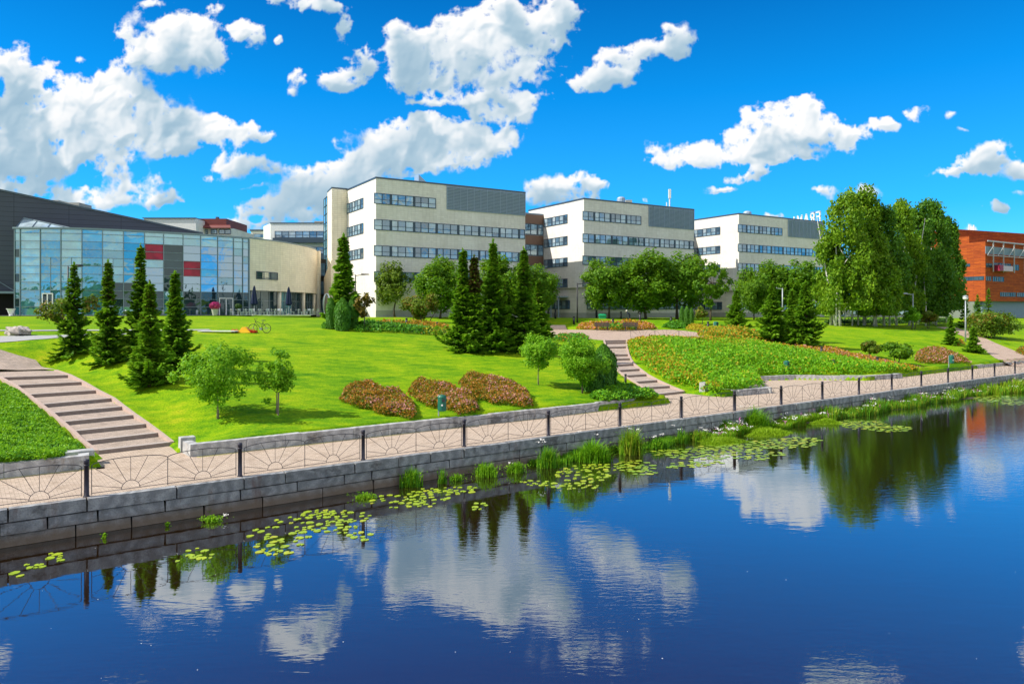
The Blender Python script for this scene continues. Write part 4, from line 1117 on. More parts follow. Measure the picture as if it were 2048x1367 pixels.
# dark slot and low curved wall joining the tower
sl = thing('glazed_slot', 'narrow dark glazed slot between the curved wing and the stair tower', 'glazed link')
f = face_frame((Q(633, 124), 124), (1, 0.0)); mb = MB(); fbox(mb, f, -1, 3.5, -3, -.02, 4, 14.3); mb.build('wall', M_dark, sl)
for z in (5.2, 8.3, 11.4): band(f, .25, 1.5, z, z + 2.2, .65, sl, rg, narrow=False, pm=M_pane)
mb = MB(); pts = [(Q(648, 122), 122), (Q(655, 119.6), 119.6), (Q(662, 118.6), 118.6), (Q(666, 118.9), 118.9)]
mb.prism(pts + [(-29.0, 121), (-31, 124)], 4, [11, 12.4, 13.6, 14, 14, 11]); mb.build('curved_wall', M_cream2, sl)

# ---- buildings farther back
wb = thing('apartment_building', 'white building with glazed balconies behind the curved wing', 'apartment building')
Y = 150; f = face_frame((Q(541, Y), Y), (1, 0)); 
mb = MB(); mb.box(Q(541, Y), Q(660, Y), Y, Y + 14, 4, ZH(447, Y)); mb.build('wall', M_white, wb)
mb = MB(); mb.box(Q(541, Y) - .1, Q(660, Y), Y - .1, Y + 14, ZH(447, Y), ZH(445, Y)); mb.build('coping', M_coping, wb)
mb = MB(); mb.prism([(Q(527, Y + 5), Y + 5), (Q(541, Y) - .02, Y + .02), (Q(541, Y) - .02, Y + 12), (Q(527, Y + 5), Y + 14)], 4, ZH(447, Y)); mb.build('side_wall', M_white, wb)
for k in range(4):
    zt = ZH(462, Y) - k * 3.3
    band(f, .9, 12.4, zt - 1.4, zt, 1.5, wb, rg, narrow=False)
    mb = MB(); fbox(mb, f, .8, 12.5, 0, 1.2, zt - 2.5, zt - 1.5); mb.build('balcony', M_frame, wb)
mb = MB(); mb.box(Q(618, Y), Q(660, Y), Y + 4, Y + 9, ZH(447, Y), ZH(437, Y)); mb.build('roof_housing', M_plinth, wb)
cr = thing('apartment_building', 'cream flat-roofed building half hidden left of the white balcony building', 'apartment building')
mb = MB(); mb.box(Q(502, 156), Q(540, 156), 156, 168, 4, ZH(462, 156)); mb.build('wall', M_cream, cr); mb = MB(); mb.box(Q(502, 156) - .2, Q(541, 156), 155.8, 168, ZH(462, 156), ZH(459, 156)); mb.build('roof', M_coping, cr)
band(face_frame((Q(502, 156), 156), (1, 0)), .5, 3.8, ZH(475, 156), ZH(468, 156), 1.6, cr, rg, narrow=False)
M_red = simple('red_brown_cladding', (.17, .035, .03), .6, var=.2, scale=1)
rb = thing('apartment_building', 'red-brown rooftop storey over pale walls, behind the dark sloping roof', 'apartment building')
Y = 132
mb = MB(); mb.box(Q(378, Y), Q(461, Y), Y, Y + 12, 4, ZH(455, Y)); mb.build('wall', M_cream, rb)
mb = MB(); mb.box(Q(392, Y), Q(454, Y), Y - .3, Y + 10, ZH(455, Y), ZH(437.5, Y)); mb.build('penthouse', M_red, rb)
mb = MB(); mb.hexa([(Q(388, Y), Y - 1.2, ZH(457, Y)), (Q(467, Y), Y - 1.2, ZH(457, Y)), (Q(467, Y), Y, ZH(457, Y)), (Q(388, Y), Y, ZH(457, Y))], [(Q(390, Y), Y - .9, ZH(452, Y)), (Q(464, Y), Y - .9, ZH(452, Y)), (Q(462, Y), Y - .31, ZH(450, Y)), (Q(390, Y), Y - .31, ZH(450, Y))]); mb.build('roof_skirt', M_red, rb)
for x in (404, 422, 438, 450): band(face_frame((Q(x, Y), Y), (1, 0)), 0, 1.1, ZH(468, Y), ZH(459, Y), 1.2, rb, rg, narrow=False)
mb = MB(); mb.lathe([(.35, ZH(438, Y)), (.35, ZH(431, Y))], (Q(426, Y), Y + 2), 10); mb.build('chimney', M_coping, rb)
mb = MB(); mb.box(Q(288, 128), Q(392, 128), 128, 138, 4, ZH(437, 128)); mb.build('side_wing', M_white, rb); mb = MB(); mb.box(Q(288, 128) - .2, Q(392, 128), 127.8, 138, ZH(437, 128), ZH(435.2, 128)); mb.build('side_wing_roof', M_coping, rb)

# ---- orange timber-clad building
M_or = mat_clad('orange_timber', (.62, .14, .012), .42, .75)
def mat_orange():
    m, nt, out = newmat('orange_cladding'); uv = nt.nodes.new('ShaderNodeUVMap').outputs[0]
    br = nt.nodes.new('ShaderNodeTexBrick'); nt.links.new(uv, br.inputs[0]); br.inputs['Scale'].default_value = 1
    br.inputs['Color1'].default_value = (.46, .10, .012, 1); br.inputs['Color2'].default_value = (.32, .06, .012, 1); br.inputs['Mortar'].default_value = (.22, .05, .02, 1)
    br.inputs['Brick Width'].default_value = 3.2; br.inputs['Row Height'].default_value = .38; br.inputs['Mortar Size'].default_value = .04
    n = noise(nt, 1.2, 6, .7, vec=vscale(nt, uv, (.5, 2, 1)))
    c = mixc(nt, br.outputs[0], ramp(nt, n, [(.3, (.65, .6, .6)), (.7, (1.2, 1.15, 1.1))]), 1.0, 'MULTIPLY')
    pbsdf(nt, out, c, .8, 0, .2); return m
M_or = mat_orange(); M_steel = simple('galvanised_steel', (.45, .44, .42), .5, .5)
ob = thing('orange_building', 'orange timber-clad building with a steel frame front at the far right', 'building')
oc_ = np.array([111., 170.]); v2 = np.array([-.42, .9075]); 
Lf = 26; bk = oc_ + v2 * Lf; u2 = U; zt = ZH(482.6, 170); zb = ZH(601.7, 170)
mb = MB(); mb.prism([oc_, oc_ + u2 * 45, oc_ + u2 * 45 + v2 * Lf, bk], zb, zt); mb.build('wall', M_or, ob)
mb = MB(); mb.prism([oc_ + u2 * 1.5 + v2 * 1.5, oc_ + u2 * 44, oc_ + u2 * 44 + v2 * 24, oc_ + u2 * 1.5 + v2 * 24], 3, zb); mb.build('ground_floor', M_louvd, ob)
mb = MB(); mb.prism([oc_ + v2 * 4 + u2 * .3, oc_ + u2 * 44 + v2 * 4, oc_ + u2 * 44 + v2 * 20, oc_ + v2 * 20 + u2 * .3], zt, zt + 1.6); mb.prism([oc_ + v2 * 9 + u2 * 3, oc_ + u2 * 44 + v2 * 3, oc_ + u2 * 44 + v2 * 20, oc_ + v2 * 20 + u2 * 3], zt + 1.6, zt + 4.0); mb.build('roof_storey', M_or, ob)
fo = face_frame(oc_, u2); fo2 = face_frame(bk, -v2)
def wz(py): return ZH(py, 170)
for a0, a1, p0, p1 in ((.3, 3, 534, 526), (4, 12, 536, 524), (13, 16, 537, 525), (.2, 2.6, 561, 552), (3.3, 8.6, 562, 552), (6.8, 14.5, 592, 583), (15, 19, 592, 583)):
    band(fo, a0, a1, wz(p0), wz(p1), .9, ob, rg, narrow=False, transom=.05, pm=M_paned)
for a0, a1, p0, p1 in ((Lf - 14, Lf - 6.0, 531, 525), (Lf - 5.3, Lf - 3.6, 531, 525), (Lf - 5.4, Lf - .3, 559.5, 552)):
    band(fo2, a0, a1, wz(p0), wz(p1), 1.2, ob, rg, narrow=False, transom=.05, pm=M_paned)
mb = MB()
for a in (2.4, 7.2, 12.4, 17.6, 22.8):
    fbox(mb, fo, a - .1, a + .1, .5, .7, wz(543), zt + .2); mb.tube([fo(a - .1, .6, wz(488 + 4)), fo(a - 2.7, .6, wz(510))], .09, 5)
fbox(mb, fo, 0, 24, .45, .6, wz(511), wz(509.8)); fbox(mb, fo, 0, 44, .4, .6, zt - .05, zt + .25)
mb.build('steel_frame', M_steel, ob)
mb = MB(); fbox(mb, fo, 0, 44, -.02, .06, wz(507), wz(492)); mb.build('recess_shade_band', M_louvd, ob)  # dark band on the flat wall paints the shade of a recess
mb = MB(); fbox(mb, fo, 3.4, 5.0, .1, 1.6, wz(541), wz(529), 0); fbox(mb, fo, 5.0, 9.6, .1, 1.6, wz(541), wz(530.5), 1); mb.build('balcony_box', [simple('magenta_panel', (.25, .01, .04), .5), simple('pale_pink_panel', (.55, .42, .5), .5)], ob)
mb = MB(); fbox(mb, face_frame(oc_ + u2 * 1.5 + v2 * 1.5, u2), 3.4, 10.6, .02, .1, wz(632), wz(607)); mb.build('ground_window', mat_pane('green_glass', [(.02, .10, .09), (.03, .14, .12)], .15), ob)
mb = MB(); fbox(mb, face_frame(oc_ + u2 * 1.5 + v2 * 1.5, u2), 11, 16, .02, .14, wz(636), wz(607)); mb.build('ground_panel', M_plinth, ob)
for a in (0, .5):
    pass
# steel stair under its left side
mb = MB()
for d_ in (1.0, 3.0):
    mb.tube([fo2(Lf - 4, d_, wz(602)), fo2(Lf - 13, d_, wz(626))], .16, 5); mb.tube([fo2(Lf - 4, d_, wz(596)), fo2(Lf - 13, d_, wz(620))], .06, 5)
for k in range(12):
    g = k / 12; fbox(mb, fo2, Lf - 4.4 - 9 * g, Lf - 4 - 9 * g, 1.0, 3.0, wz(603) + (wz(626) - wz(603)) * g - .1, wz(603) + (wz(626) - wz(603)) * g)
mb.build('outside_stair', M_steel, ob)
mb = MB()
for a in (7, 9.3): mb.tube([(*fo(a + 6, -10, 0)[:2], zt + 3.8), (*fo(a + 6, -10, 0)[:2], zt + 5.8)], .12, 5)
mb.build('antenna', M_white, ob)
# low building seen between the birch trunks
lb = thing('low_building', 'low grey building glimpsed behind the birch trunks', 'building')
mb = MB(); f = face_frame((Q(1690, 168), 168), (1, 0)); fbox(mb, f, 0, 30, -8, 0, 3.5, 7.6); mb.build('wall', M_plinth, lb); band(f, 1, 20, 4.6, 7.0, 1.6, lb, rg, narrow=False)

# ---- rooftop letters, seen from behind
M_let = simple('letter_white', (.82, .84, .85), .4)
sg = thing('roof_sign', 'white letters FRAMI on the farthest roof, seen from behind', 'sign')
sa = np.array([Q(1641, 162.5), 162.5]); sb = np.array([Q(1572, 176), 176.]); sdv = (sb - sa) / np.linalg.norm(sb - sa)
fs = face_frame(sa, sdv)
strokes = {'F': [((0, 0), (0, 1)), ((0, 1), (.62, 1)), ((0, .55), (.5, .55))], 'R': [((0, 0), (0, 1)), ((0, 1), (.45, 1)), ((.45, 1), (.6, .88)), ((.6, .88), (.6, .66)), ((.6, .66), (.45, .52)), ((0, .52), (.45, .52)), ((.3, .52), (.64, 0))],
           'A': [((0, 0), (.36, 1)), ((.36, 1), (.72, 0)), ((.13, .34), (.59, .34))], 'M': [((0, 0), (0, 1)), ((0, 1), (.4, .3)), ((.4, .3), (.8, 1)), ((.8, 1), (.8, 0))], 'I': [((.1, 0), (.1, 1))]}
zl, hl, pos = 25.5, 2.2, .15
for ch in 'FRAMI':
    mb = MB()
    for (a, b) in strokes[ch]:
        p, q = np.array(a) * (2.1, hl), np.array(b) * (2.1, hl); d = (q - p) / np.linalg.norm(q - p); n = np.array([-d[1], d[0]]) * .17; p = p - d * .17; q = q + d * .17
        c4_ = [p + n, p - n, q - n, q + n]
        mb.hexa([fs(pos + c[0], -.1, zl + c[1]) for c in c4_], [fs(pos + c[0], .12, zl + c[1]) for c in c4_])
    mb.build('letter', M_let, sg)
    pos += {'F': 2.2, 'R': 2.3, 'A': 2.5, 'M': 2.9, 'I': 1}[ch]
mb = MB(); mb.tube([fs(0, -.3, zl + .5), fs(pos, -.3, zl + .5)], .05, 4); mb.tube([fs(.2, -.3, zl + hl + .2), fs(3.6, -.3, zl + hl + .3)], .04, 4); mb.build('support_rail', M_steel, sg)
# ------------------------------------------------------------------ vegetation
L_maple = leafmat('maple_leaves', (.035, .12, .004), (.11, .26, .006), (.25, .42, .012), .45, .5)
L_young = leafmat('young_tree_leaves', (.08, .26, .006), (.20, .46, .012), (.38, .62, .03), .5, 1.2)
L_rowan = leafmat('rowan_leaves', (.05, .11, .006), (.12, .20, .01), (.22, .28, .02), .35, .8)
L_birch = leafmat('birch_leaves', (.05, .15, .006), (.17, .33, .012), (.34, .48, .025), .45, .35)
L_birchd = leafmat('dark_birch_leaves', (.03, .11, .008), (.08, .22, .012), (.18, .34, .02), .4, .3)
L_spruce = leafmat('spruce_needles', (.045, .15, .010), (.125, .31, .014), (.24, .46, .02), .35, 1.0)
L_sprucel = leafmat('spruce_tips', (.11, .28, .012), (.23, .46, .018), (.38, .58, .03), .4, 1.0)
L_cone = leafmat('spruce_cones', (.06, .04, .012), (.12, .07, .02), (.10, .11, .02), .1, 1.5)
L_thuja = leafmat('thuja_foliage', (.03, .12, .006), (.06, .2, .008), (.12, .3, .012), .2, 1.2)
L_rust = leafmat('rusty_leaves', (.12, .06, .01), (.20, .14, .015), (.30, .22, .03), .35, 1.0)
L_bush = leafmat('bush_leaves', (.05, .12, .008), (.12, .22, .012), (.24, .32, .03), .35, .8)
L_green = leafmat('shrub_green', (.06, .24, .006), (.18, .45, .008), (.36, .60, .010), .4, .8)
L_orange = leafmat('shrub_orange_tips', (.30, .16, .01), (.50, .24, .015), (.62, .14, .02), .3, .8)
L_yell = leafmat('shrub_yellow', (.30, .26, .01), (.45, .38, .012), (.55, .46, .02), .35, .8)
L_spir = leafmat('spiraea_bronze', (.14, .10, .008), (.34, .15, .010), (.52, .20, .016), .3, 1.6, .7)
L_pink = leafmat('spiraea_flowers', (.45, .16, .14), (.60, .26, .24), (.70, .38, .36), .3, 1.0)
L_jun = leafmat('juniper', (.03, .14, .01), (.08, .28, .012), (.18, .42, .02), .3, .8)
L_reed = leafmat('reed_blades', (.06, .22, .006), (.18, .42, .012), (.34, .55, .03), .5, .8)
L_reedy = leafmat('dry_reed', (.16, .24, .01), (.30, .38, .02), (.45, .48, .05), .4, .8)
L_mat = leafmat('water_grass', (.14, .28, .006), (.26, .44, .01), (.38, .52, .02), .4, .8)
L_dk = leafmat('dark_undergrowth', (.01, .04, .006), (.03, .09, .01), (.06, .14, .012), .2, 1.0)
M_bark = simple('bark', (.10, .075, .055), .95, var=.35, scale=8)
M_barkl = simple('pale_bark', (.24, .19, .14), .95, var=.3, scale=8)
def mat_birchbark():
    m, nt, out = newmat('birch_bark'); g = nt.nodes.new('ShaderNodeNewGeometry').outputs['Position']
    n = noise(nt, 3, 4, .7, vec=vscale(nt, g, (1, 1, 3.5)))
    pbsdf(nt, out, ramp(nt, n, [(.36, (.03, .03, .03)), (.44, (.6, .58, .54)), (1, (.75, .73, .70))]), .8); return m
M_birchb = mat_birchbark()
M_flw = simple('umbel_flowers', (.75, .72, .66), .8)
M_prp = simple('loosestrife_flowers', (.5, .12, .35), .8)

def rvec(rs, n):
    v = rs.normal(size=(n, 3)); return v / np.linalg.norm(v, axis=1)[:, None]
def leaves(cen, nrm, size, rs, aspect=.62, along=None):
    """one small diamond per leaf. cen (n,3), nrm (n,3), size (n,)"""
    n = len(cen)
    a = rvec(rs, n) if along is None else along + rvec(rs, n) * .25
    t = np.cross(nrm, a); t /= np.linalg.norm(t, axis=1)[:, None] + 1e-9
    b = np.cross(t, nrm); b /= np.linalg.norm(b, axis=1)[:, None] + 1e-9
    s = size[:, None]
    V = np.stack([cen - b * s * .5, cen + t * s * aspect * .5, cen + b * s * .5, cen - t * s * aspect * .5], 1)
    return V.reshape(-1, 3)
def leafmesh(name, parts):
    """parts: list of (V (4n,3), material)"""
    Vs = np.concatenate([p[0] for p in parts]); n = len(Vs) // 4
    mi = np.concatenate([np.full(len(p[0]) // 4, i) for i, p in enumerate(parts)])
    return mesh_np(name, Vs, np.arange(4 * n).reshape(n, 4), mi, [p[1] for p in parts])

def limb_mesh(name, limbs, mat, n=6):
    mb = MB()
    for pts, r in limbs: mb.tube(pts, r, n, cap=True)
    return mb.mesh(name, [mat], True)

def broadleaf(name, label, cat, h, rad, base, nclump, nleaf, lsize, mats, seed, irr=0, trunk_r=.09, bark=None, group=None, lean=0, shape='round', rc=.34, multi=1, gap=0):
    """deciduous tree standing at the origin; returns its root"""
    rs = np.random.RandomState(seed); t = thing(name, label, cat, group=group)
    ch = h - base; cz = base + ch * .5
    C = []
    k = 0
    while len(C) < nclump:
        k += 1
        p = rvec(rs, 1)[0] * (rs.uniform(.15, 1) ** .5)
        z = p[2]
        if shape == 'round': w = 1.0
        elif shape == 'cone': w = max(.15, 1 - (z + 1) * .42)
        elif shape == 'egg': w = 1.05 - .38 * (z + .2) if z > -.2 else 1.0
        elif shape == 'vase': w = .65 + .35 * (z + 1) / 1.4
        else: w = 1
        q = np.array([p[0] * rad * w, p[1] * rad * w, cz + z * ch * .5 * (1 - rc * .35)])
        q[:2] += rs.normal(size=2) * rad * .06
        if irr: q = np.array([0, 0, cz]) + (q - [0, 0, cz]) * rs.uniform(1 - irr, 1 + irr * .8)
        C.append(q)
    C = np.array(C)
    C[:, :2] *= (1 - rc * .45)
    cr = rad * rc * rs.uniform(.6, 1.25, nclump)
    w = cr ** 2; w /= w.sum(); idx = rs.choice(nclump, nleaf, p=w)
    d = rvec(rs, nleaf); rr = rs.uniform(.25, 1.0, nleaf) ** .45 * (1 + .18 * rs.normal(size=nleaf))
    d2 = d * np.array([1, 1, .9])
    pos = C[idx] + d2 * (cr[idx] * rr)[:, None]
    pos = pos[pos[:, 2] > base * .8]
    n = len(pos); out = pos - np.array([0, 0, cz]); out /= np.linalg.norm(out, axis=1)[:, None] + 1e-6
    nrm = d[:n] * .5 + out * .4 + rvec(rs, n) * .75 + np.array([0, 0, .45]); nrm /= np.linalg.norm(nrm, axis=1)[:, None]
    sz = lsize * rs.uniform(.6, 1.4, n)
    V = leaves(pos, nrm, sz, rs)
    if isinstance(mats, (list, tuple)):
        pick = (rs.rand(n) + .25 * np.sin(pos[:, 0] * 2.1 + seed) * np.sin(pos[:, 2] * 1.7)) < mats[2]
        V4 = V.reshape(n, 12); parts = [(V4[~pick].reshape(-1, 3), mats[0]), (V4[pick].reshape(-1, 3), mats[1])]
    else: parts = [(V, mats)]
    limbs = []
    for m_ in range(multi):
        ox, oy = (0, 0) if multi == 1 else (rs.normal() * rad * .12, rs.normal() * rad * .12)
        tp = [(ox, oy, -.15)]; 
        for q in range(1, 6):
            tp.append((ox * (1 + q * .4) + rs.normal() * trunk_r * .6 + lean * q * .1, oy * (1 + q * .4) + rs.normal() * trunk_r * .6, (base + ch * .62) * q / 5))
        limbs.append((tp, [trunk_r * (1.35 if q == 0 else 1 - .17 * q) for q in range(6)]))
        for i in rs.choice(nclump, min(nclump, 11 if multi == 1 else 5), replace=False):
            e = C[i]; sfrac = rs.uniform(.35, .9); zz = min(e[2] - .1, (base + ch * .62) * sfrac + base * .3); zz = max(zz, base * .75)
            f = zz / (base + ch * .62) * 5; j = int(min(4, f)); g = f - j; s0 = np.array(tp[j]) * (1 - g) + np.array(tp[min(5, j + 1)]) * g
            mid = (s0 + e) / 2 + np.array([0, 0, -.06 * ch]) * .5
            limbs.append(([tuple(s0), tuple(mid), tuple(e)], [trunk_r * .45, trunk_r * .28, trunk_r * .1]))
    link('trunk', limb_mesh('trunk', limbs, bark or M_bark), t); link('crown', leafmesh('crown', parts), t)
    KIDS[t.name] = list(t.children) if t.children else [o for o in COL.objects if o.parent == t]
    return t

def spruce(name, label, h, rad, seed, nbr=150, twig=.26, col=None, cones=0, tip=None, group='spruces on the lawn', skirt=.04, dens=1.0, wob=.16, gaps=.16):
    rs = np.random.RandomState(seed); t = thing(name, label, 'spruce', group=group); col = col or L_spruce; tip = tip or L_sprucel
    P_, A_, S_, K_ = [], [], [], []; limbs = [([(0, 0, -.1), (0, 0, h * .5), (0, 0, h)], [rad * .06 + .03, rad * .035 + .015, .008])]
    ga = 0
    prof = [1 + rs.normal() * wob for _ in range(14)]
    nbr = int(nbr * 1.5)
    for i in range(nbr):
        f = min(.999, max(.001, (i + rs.rand() * 4 - 1.5) / nbr)); z = h * (skirt + (1 - skirt) * f ** 1.0 * .985)
        g = z / h
        if rs.rand() < gaps and g > .1: continue
        env = rad * (.30 * (1 - g) ** 2.6 + .70 * (1 - g) ** .95) * prof[int(g * 13)] * (1.0 if g > .06 else .8 + 3 * g) + .04 + .015 * h * (1 - g)
        L = env * rs.uniform(.6, 1.28); ga += 2.4 + rs.normal() * .6
        dx, dy = math.cos(ga), math.sin(ga)
        n = max(4, int(dens * (6 + 13 * L / rad * (1 - .3 * g))))
        u = (np.arange(n) + rs.rand(n)) / n * .92 + .08
        droop = -(.42 + .25 * rs.normal()) * L * (1 - g) ** .6; up = (.32 + .15 * rs.rand()) * L
        zc = z + droop * u + up * u ** 3 + .12 * L * g
        cx, cy_ = dx * L * u, dy * L * u
        limbs.append(([(0, 0, z), (dx * L * .5, dy * L * .5, z + droop * .5 + up * .1), (dx * L * .9, dy * L * .9, z + droop * .9 + up * .73)], [.022 * rad + .006, .014 * rad + .004, .003]))
        for sgn in (-1, 1, 0):
            if sgn == 0:
                m = n; P_.append(np.stack([cx, cy_, zc + .01], 1)); al = np.stack([np.full(m, dx), np.full(m, dy), np.full(m, .25)], 1); 
                S_.append(twig * (1.0 - .4 * u) * rs.uniform(.8, 1.2, m))
            else:
                m = n; al = np.stack([dx * .75 - sgn * dy * .8 + 0 * u, dy * .75 + sgn * dx * .8 + 0 * u, -.28 + .5 * rs.rand(m)], 1); al /= np.linalg.norm(al, axis=1)[:, None]
                sz = twig * (1.25 - .6 * u) * (.65 + .5 * min(1, L / rad)) * rs.uniform(.75, 1.3, m)
                P_.append(np.stack([cx, cy_, zc], 1) + al * (sz * .42)[:, None]); S_.append(sz)
            A_.append(al); K_.append(np.where(u > .60, 1, 0))
    # leader
    n = 14; u = rs.rand(n); P_.append(np.stack([rs.normal(size=n) * .02, rs.normal(size=n) * .02, h * (.93 + .09 * u)], 1)); A_.append(np.stack([rs.normal(size=n) * .3, rs.normal(size=n) * .3, np.ones(n)], 1)); S_.append(np.full(n, twig * .8)); K_.append(np.ones(n, int))
    Pp, Aa, Ss, Kk = np.concatenate(P_), np.concatenate(A_), np.concatenate(S_), np.concatenate(K_)
    Aa /= np.linalg.norm(Aa, axis=1)[:, None]
    n = len(Pp)
    parts = {0: [], 1: [], 2: []}
    cz = (Pp[:, 2] / h > .62) & (rs.rand(n) < cones)
    for rep in range(2):
        nrm = np.array([0, 0, 1.]) * (1 if rep == 0 else .15) + rvec(rs, n) * (.35 if rep == 0 else 1.0)
        nrm -= Aa * (nrm * Aa).sum(1)[:, None]; nrm /= np.linalg.norm(nrm, axis=1)[:, None] + 1e-6
        tt = np.cross(nrm, Aa); s = Ss[:, None]
        w = .26 if rep == 0 else .20
        V = np.stack([Pp - Aa * s * .5, Pp + tt * s * w, Pp + Aa * s * .55 - np.array([0, 0, .05]) * s, Pp - tt * s * w], 1).reshape(n, 12)
        parts[2].append(V[cz]); parts[1].append(V[(Kk == 1) & ~cz]); parts[0].append(V[(Kk == 0) & ~cz])
    pl = [(np.concatenate(parts[0]).reshape(-1, 3), col), (np.concatenate(parts[1]).reshape(-1, 3), tip)]
    c = np.concatenate(parts[2])
    if len(c): pl.append((c.reshape(-1, 3), L_cone))
    link('trunk', limb_mesh('trunk', limbs, M_bark, 5), t); link('crown', leafmesh('crown', pl), t)
    KIDS[t.name] = [o for o in COL.objects if o.parent == t]
    return t
def put(t, px, py, rz=0, z=None, sc=None):
    x, y, zz = G(px, py); t.location = (x, y, zz if z is None else z); t.rotation_euler = (0, 0, rz)
    if sc: t.scale = sc if hasattr(sc, '__len__') else (sc, sc, sc)
    return t
def hgt(px, base, top):
    x, y, z = G(px, base); return (base - top) * y / F
def wid(px, base, w):
    x, y, z = G(px, base); return w * y / F / 2

# --- spruces, left group   (base px, base py, top py, width px, label)
LS = [(148, 705, 528, 80, 1, 'leftmost spruce, standing in front of the glass hall with a rusty shrub at its side', .1),
      (216, 727, 524, 66, 2, 'slender spruce between the leftmost spruce and the tallest one of the left group', .25),
      (281, 716, 492, 70, 3, 'tallest spruce of the left group, rising behind the bright green one', .1),
      (300, 771, 566, 86, 4, 'bright green spruce nearest the wide stairs, front of the left group', .15),
      (350, 741, 546, 68, 5, 'slim spruce at the right end of the left group, before the bushy young tree', .05)]
for px, b, tp, w, sd, lb, cn in LS:
    put(spruce('spruce', lb, hgt(px, b, tp), wid(px, b, w) * 1.12, sd, nbr=150 + 9 * sd, twig=.27 + .012 * sd, cones=cn, dens=1.25, col=L_spruce if sd != 4 else L_sprucel), px, b, sd)
CSP = [(926, 702, 500, 78, 11, 'left spruce of the dark central clump', .05), (948, 704, 514, 66, 12, 'brown-topped spruce in the dark central clump', .8),
       (986, 703, 484, 84, 13, 'tallest pointed spruce of the dark central clump', .05), (1048, 703, 498, 84, 14, 'spruce at the right of the central clump, beside the steps', .15), (1010, 698, 560, 76, 15, 'shorter spruce filling the gap in the central clump', .1), (1078, 690, 560, 66, 16, 'low wide spruce leaning out over the plaza end', .1)]
for px, b, tp, w, sd, lb, cn in CSP:
    put(spruce('spruce', lb, hgt(px, b, tp), wid(px, b, w), sd, nbr=190, twig=.42, cones=cn, dens=1.35, gaps=.05, group='spruces in the central clump', wob=.18), px, b, sd)
put(spruce('spruce', 'tall narrow spruce rising from between the clipped thujas', hgt(687, 656, 473), wid(687, 656, 68), 21, nbr=150, twig=.6, gaps=.12, cones=.05, dens=1.1), 687, 656)
RSP = [(1473, 657, 580, 54, 31, 'short broad spruce at the left of the right-hand spruces'), (1546, 686, 566, 74, 32, 'loose pale spruce in the middle of the right-hand spruces'), (1611, 694, 564, 96, 33, 'dark spruce with drooping skirts beside the birches'), (1585, 682, 580, 50, 34, 'spruce half hidden between its two neighbours on the right lawn')]
for px, b, tp, w, sd, lb in RSP:
    put(spruce('spruce', lb, hgt(px, b, tp), wid(px, b, w), sd, nbr=150, twig=.5, dens=1.2, gaps=.05, group='spruces on the right lawn', col=L_spruce, wob=.2), px, b, sd)
for px, b, tp, w, sd, lb in ((1901, 690, 632, 26, 41, 'small young spruce left of the right-hand path'), (1946, 705, 655, 34, 42, 'sparse little spruce at the edge of the right-hand path, under the lamp'), (1955, 640, 590, 24, 43, 'young spruce before the steel stair of the orange building'), (1977, 640, 578, 30, 44, 'taller young spruce before the green ground-floor glass'), (1929, 656, 590, 28, 45, 'dark thin spruce at the foot of the steel stair')):
    put(spruce('young_spruce', lb, hgt(px, b, tp), wid(px, b, w), sd, nbr=60, twig=.4, dens=.9, group='young spruces at the far right'), px, b, sd)

# --- clipped thujas
def thuja(label, px, b, tp, w, seed, group, dark=False, nl=5200):
    h, r = hgt(px, b, tp), wid(px, b, w); rs = np.random.RandomState(seed); t = thing('thuja', label, 'thuja', group=group)
    u = rs.rand(nl) ** .85; a = rs.rand(nl) * 2 * np.pi; z = u * h
    env = r * np.clip(np.minimum((1 - u) * 3.2, 1) ** .6, 0, 1) * (.82 + .18 * np.sin(u * 3)) * (1 + .07 * np.sin(a * 5 + u * 9) + .06 * rs.normal(size=nl))
    rr = env * rs.uniform(.8, 1.03, nl)
    pos = np.stack([np.cos(a) * rr, np.sin(a) * rr, z], 1); al = np.stack([np.cos(a) * .25, np.sin(a) * .25, np.ones(nl)], 1); nrm = np.stack([np.cos(a), np.sin(a), .2 + 0 * a], 1) + rvec(rs, nl) * .5
    nrm /= np.linalg.norm(nrm, axis=1)[:, None]
    V = leaves(pos, nrm, max(.1, r * .28) * rs.uniform(.7, 1.3, nl), rs, .45, al)
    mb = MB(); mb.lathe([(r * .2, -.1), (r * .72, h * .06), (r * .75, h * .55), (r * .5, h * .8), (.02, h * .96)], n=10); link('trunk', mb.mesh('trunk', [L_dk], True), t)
    link('crown', leafmesh('crown', [(V, L_dk if dark else L_thuja)]), t); put(t, px, b); return t
for px, b, tp, w, sd, lb in ((662, 658, 594, 20, 1, 'left clipped thuja beside the tall narrow spruce'), (685, 661, 596, 32, 2, 'widest clipped thuja, in front of the tall narrow spruce'), (706, 658, 590, 22, 3, 'right clipped thuja under the black street lamp')):
    thuja(lb, px, b, tp, w, sd, 'clipped thujas by the tall spruce')
for px, b, tp, w, sd, lb in ((1364, 646, 612, 11, 4, 'left slim thuja of the three behind the plaza'), (1374, 650, 611, 13, 5, 'middle slim thuja of the three behind the plaza'), (1383, 650, 615, 11, 6, 'right slim thuja of the three behind the plaza')):
    thuja(lb, px, b, tp, w, sd, 'slim thujas behind the plaza', nl=2200)
thuja('dark clipped thuja behind the larger young tree, beside the curving stairs', 1207, 776, 690, 52, 7, 'dark thujas by the curving stairs', nl=7000)
thuja('low dark thuja between the young tree and the curving stairs', 1185, 781, 724, 44, 8, 'dark thujas by the curving stairs', nl=5200)

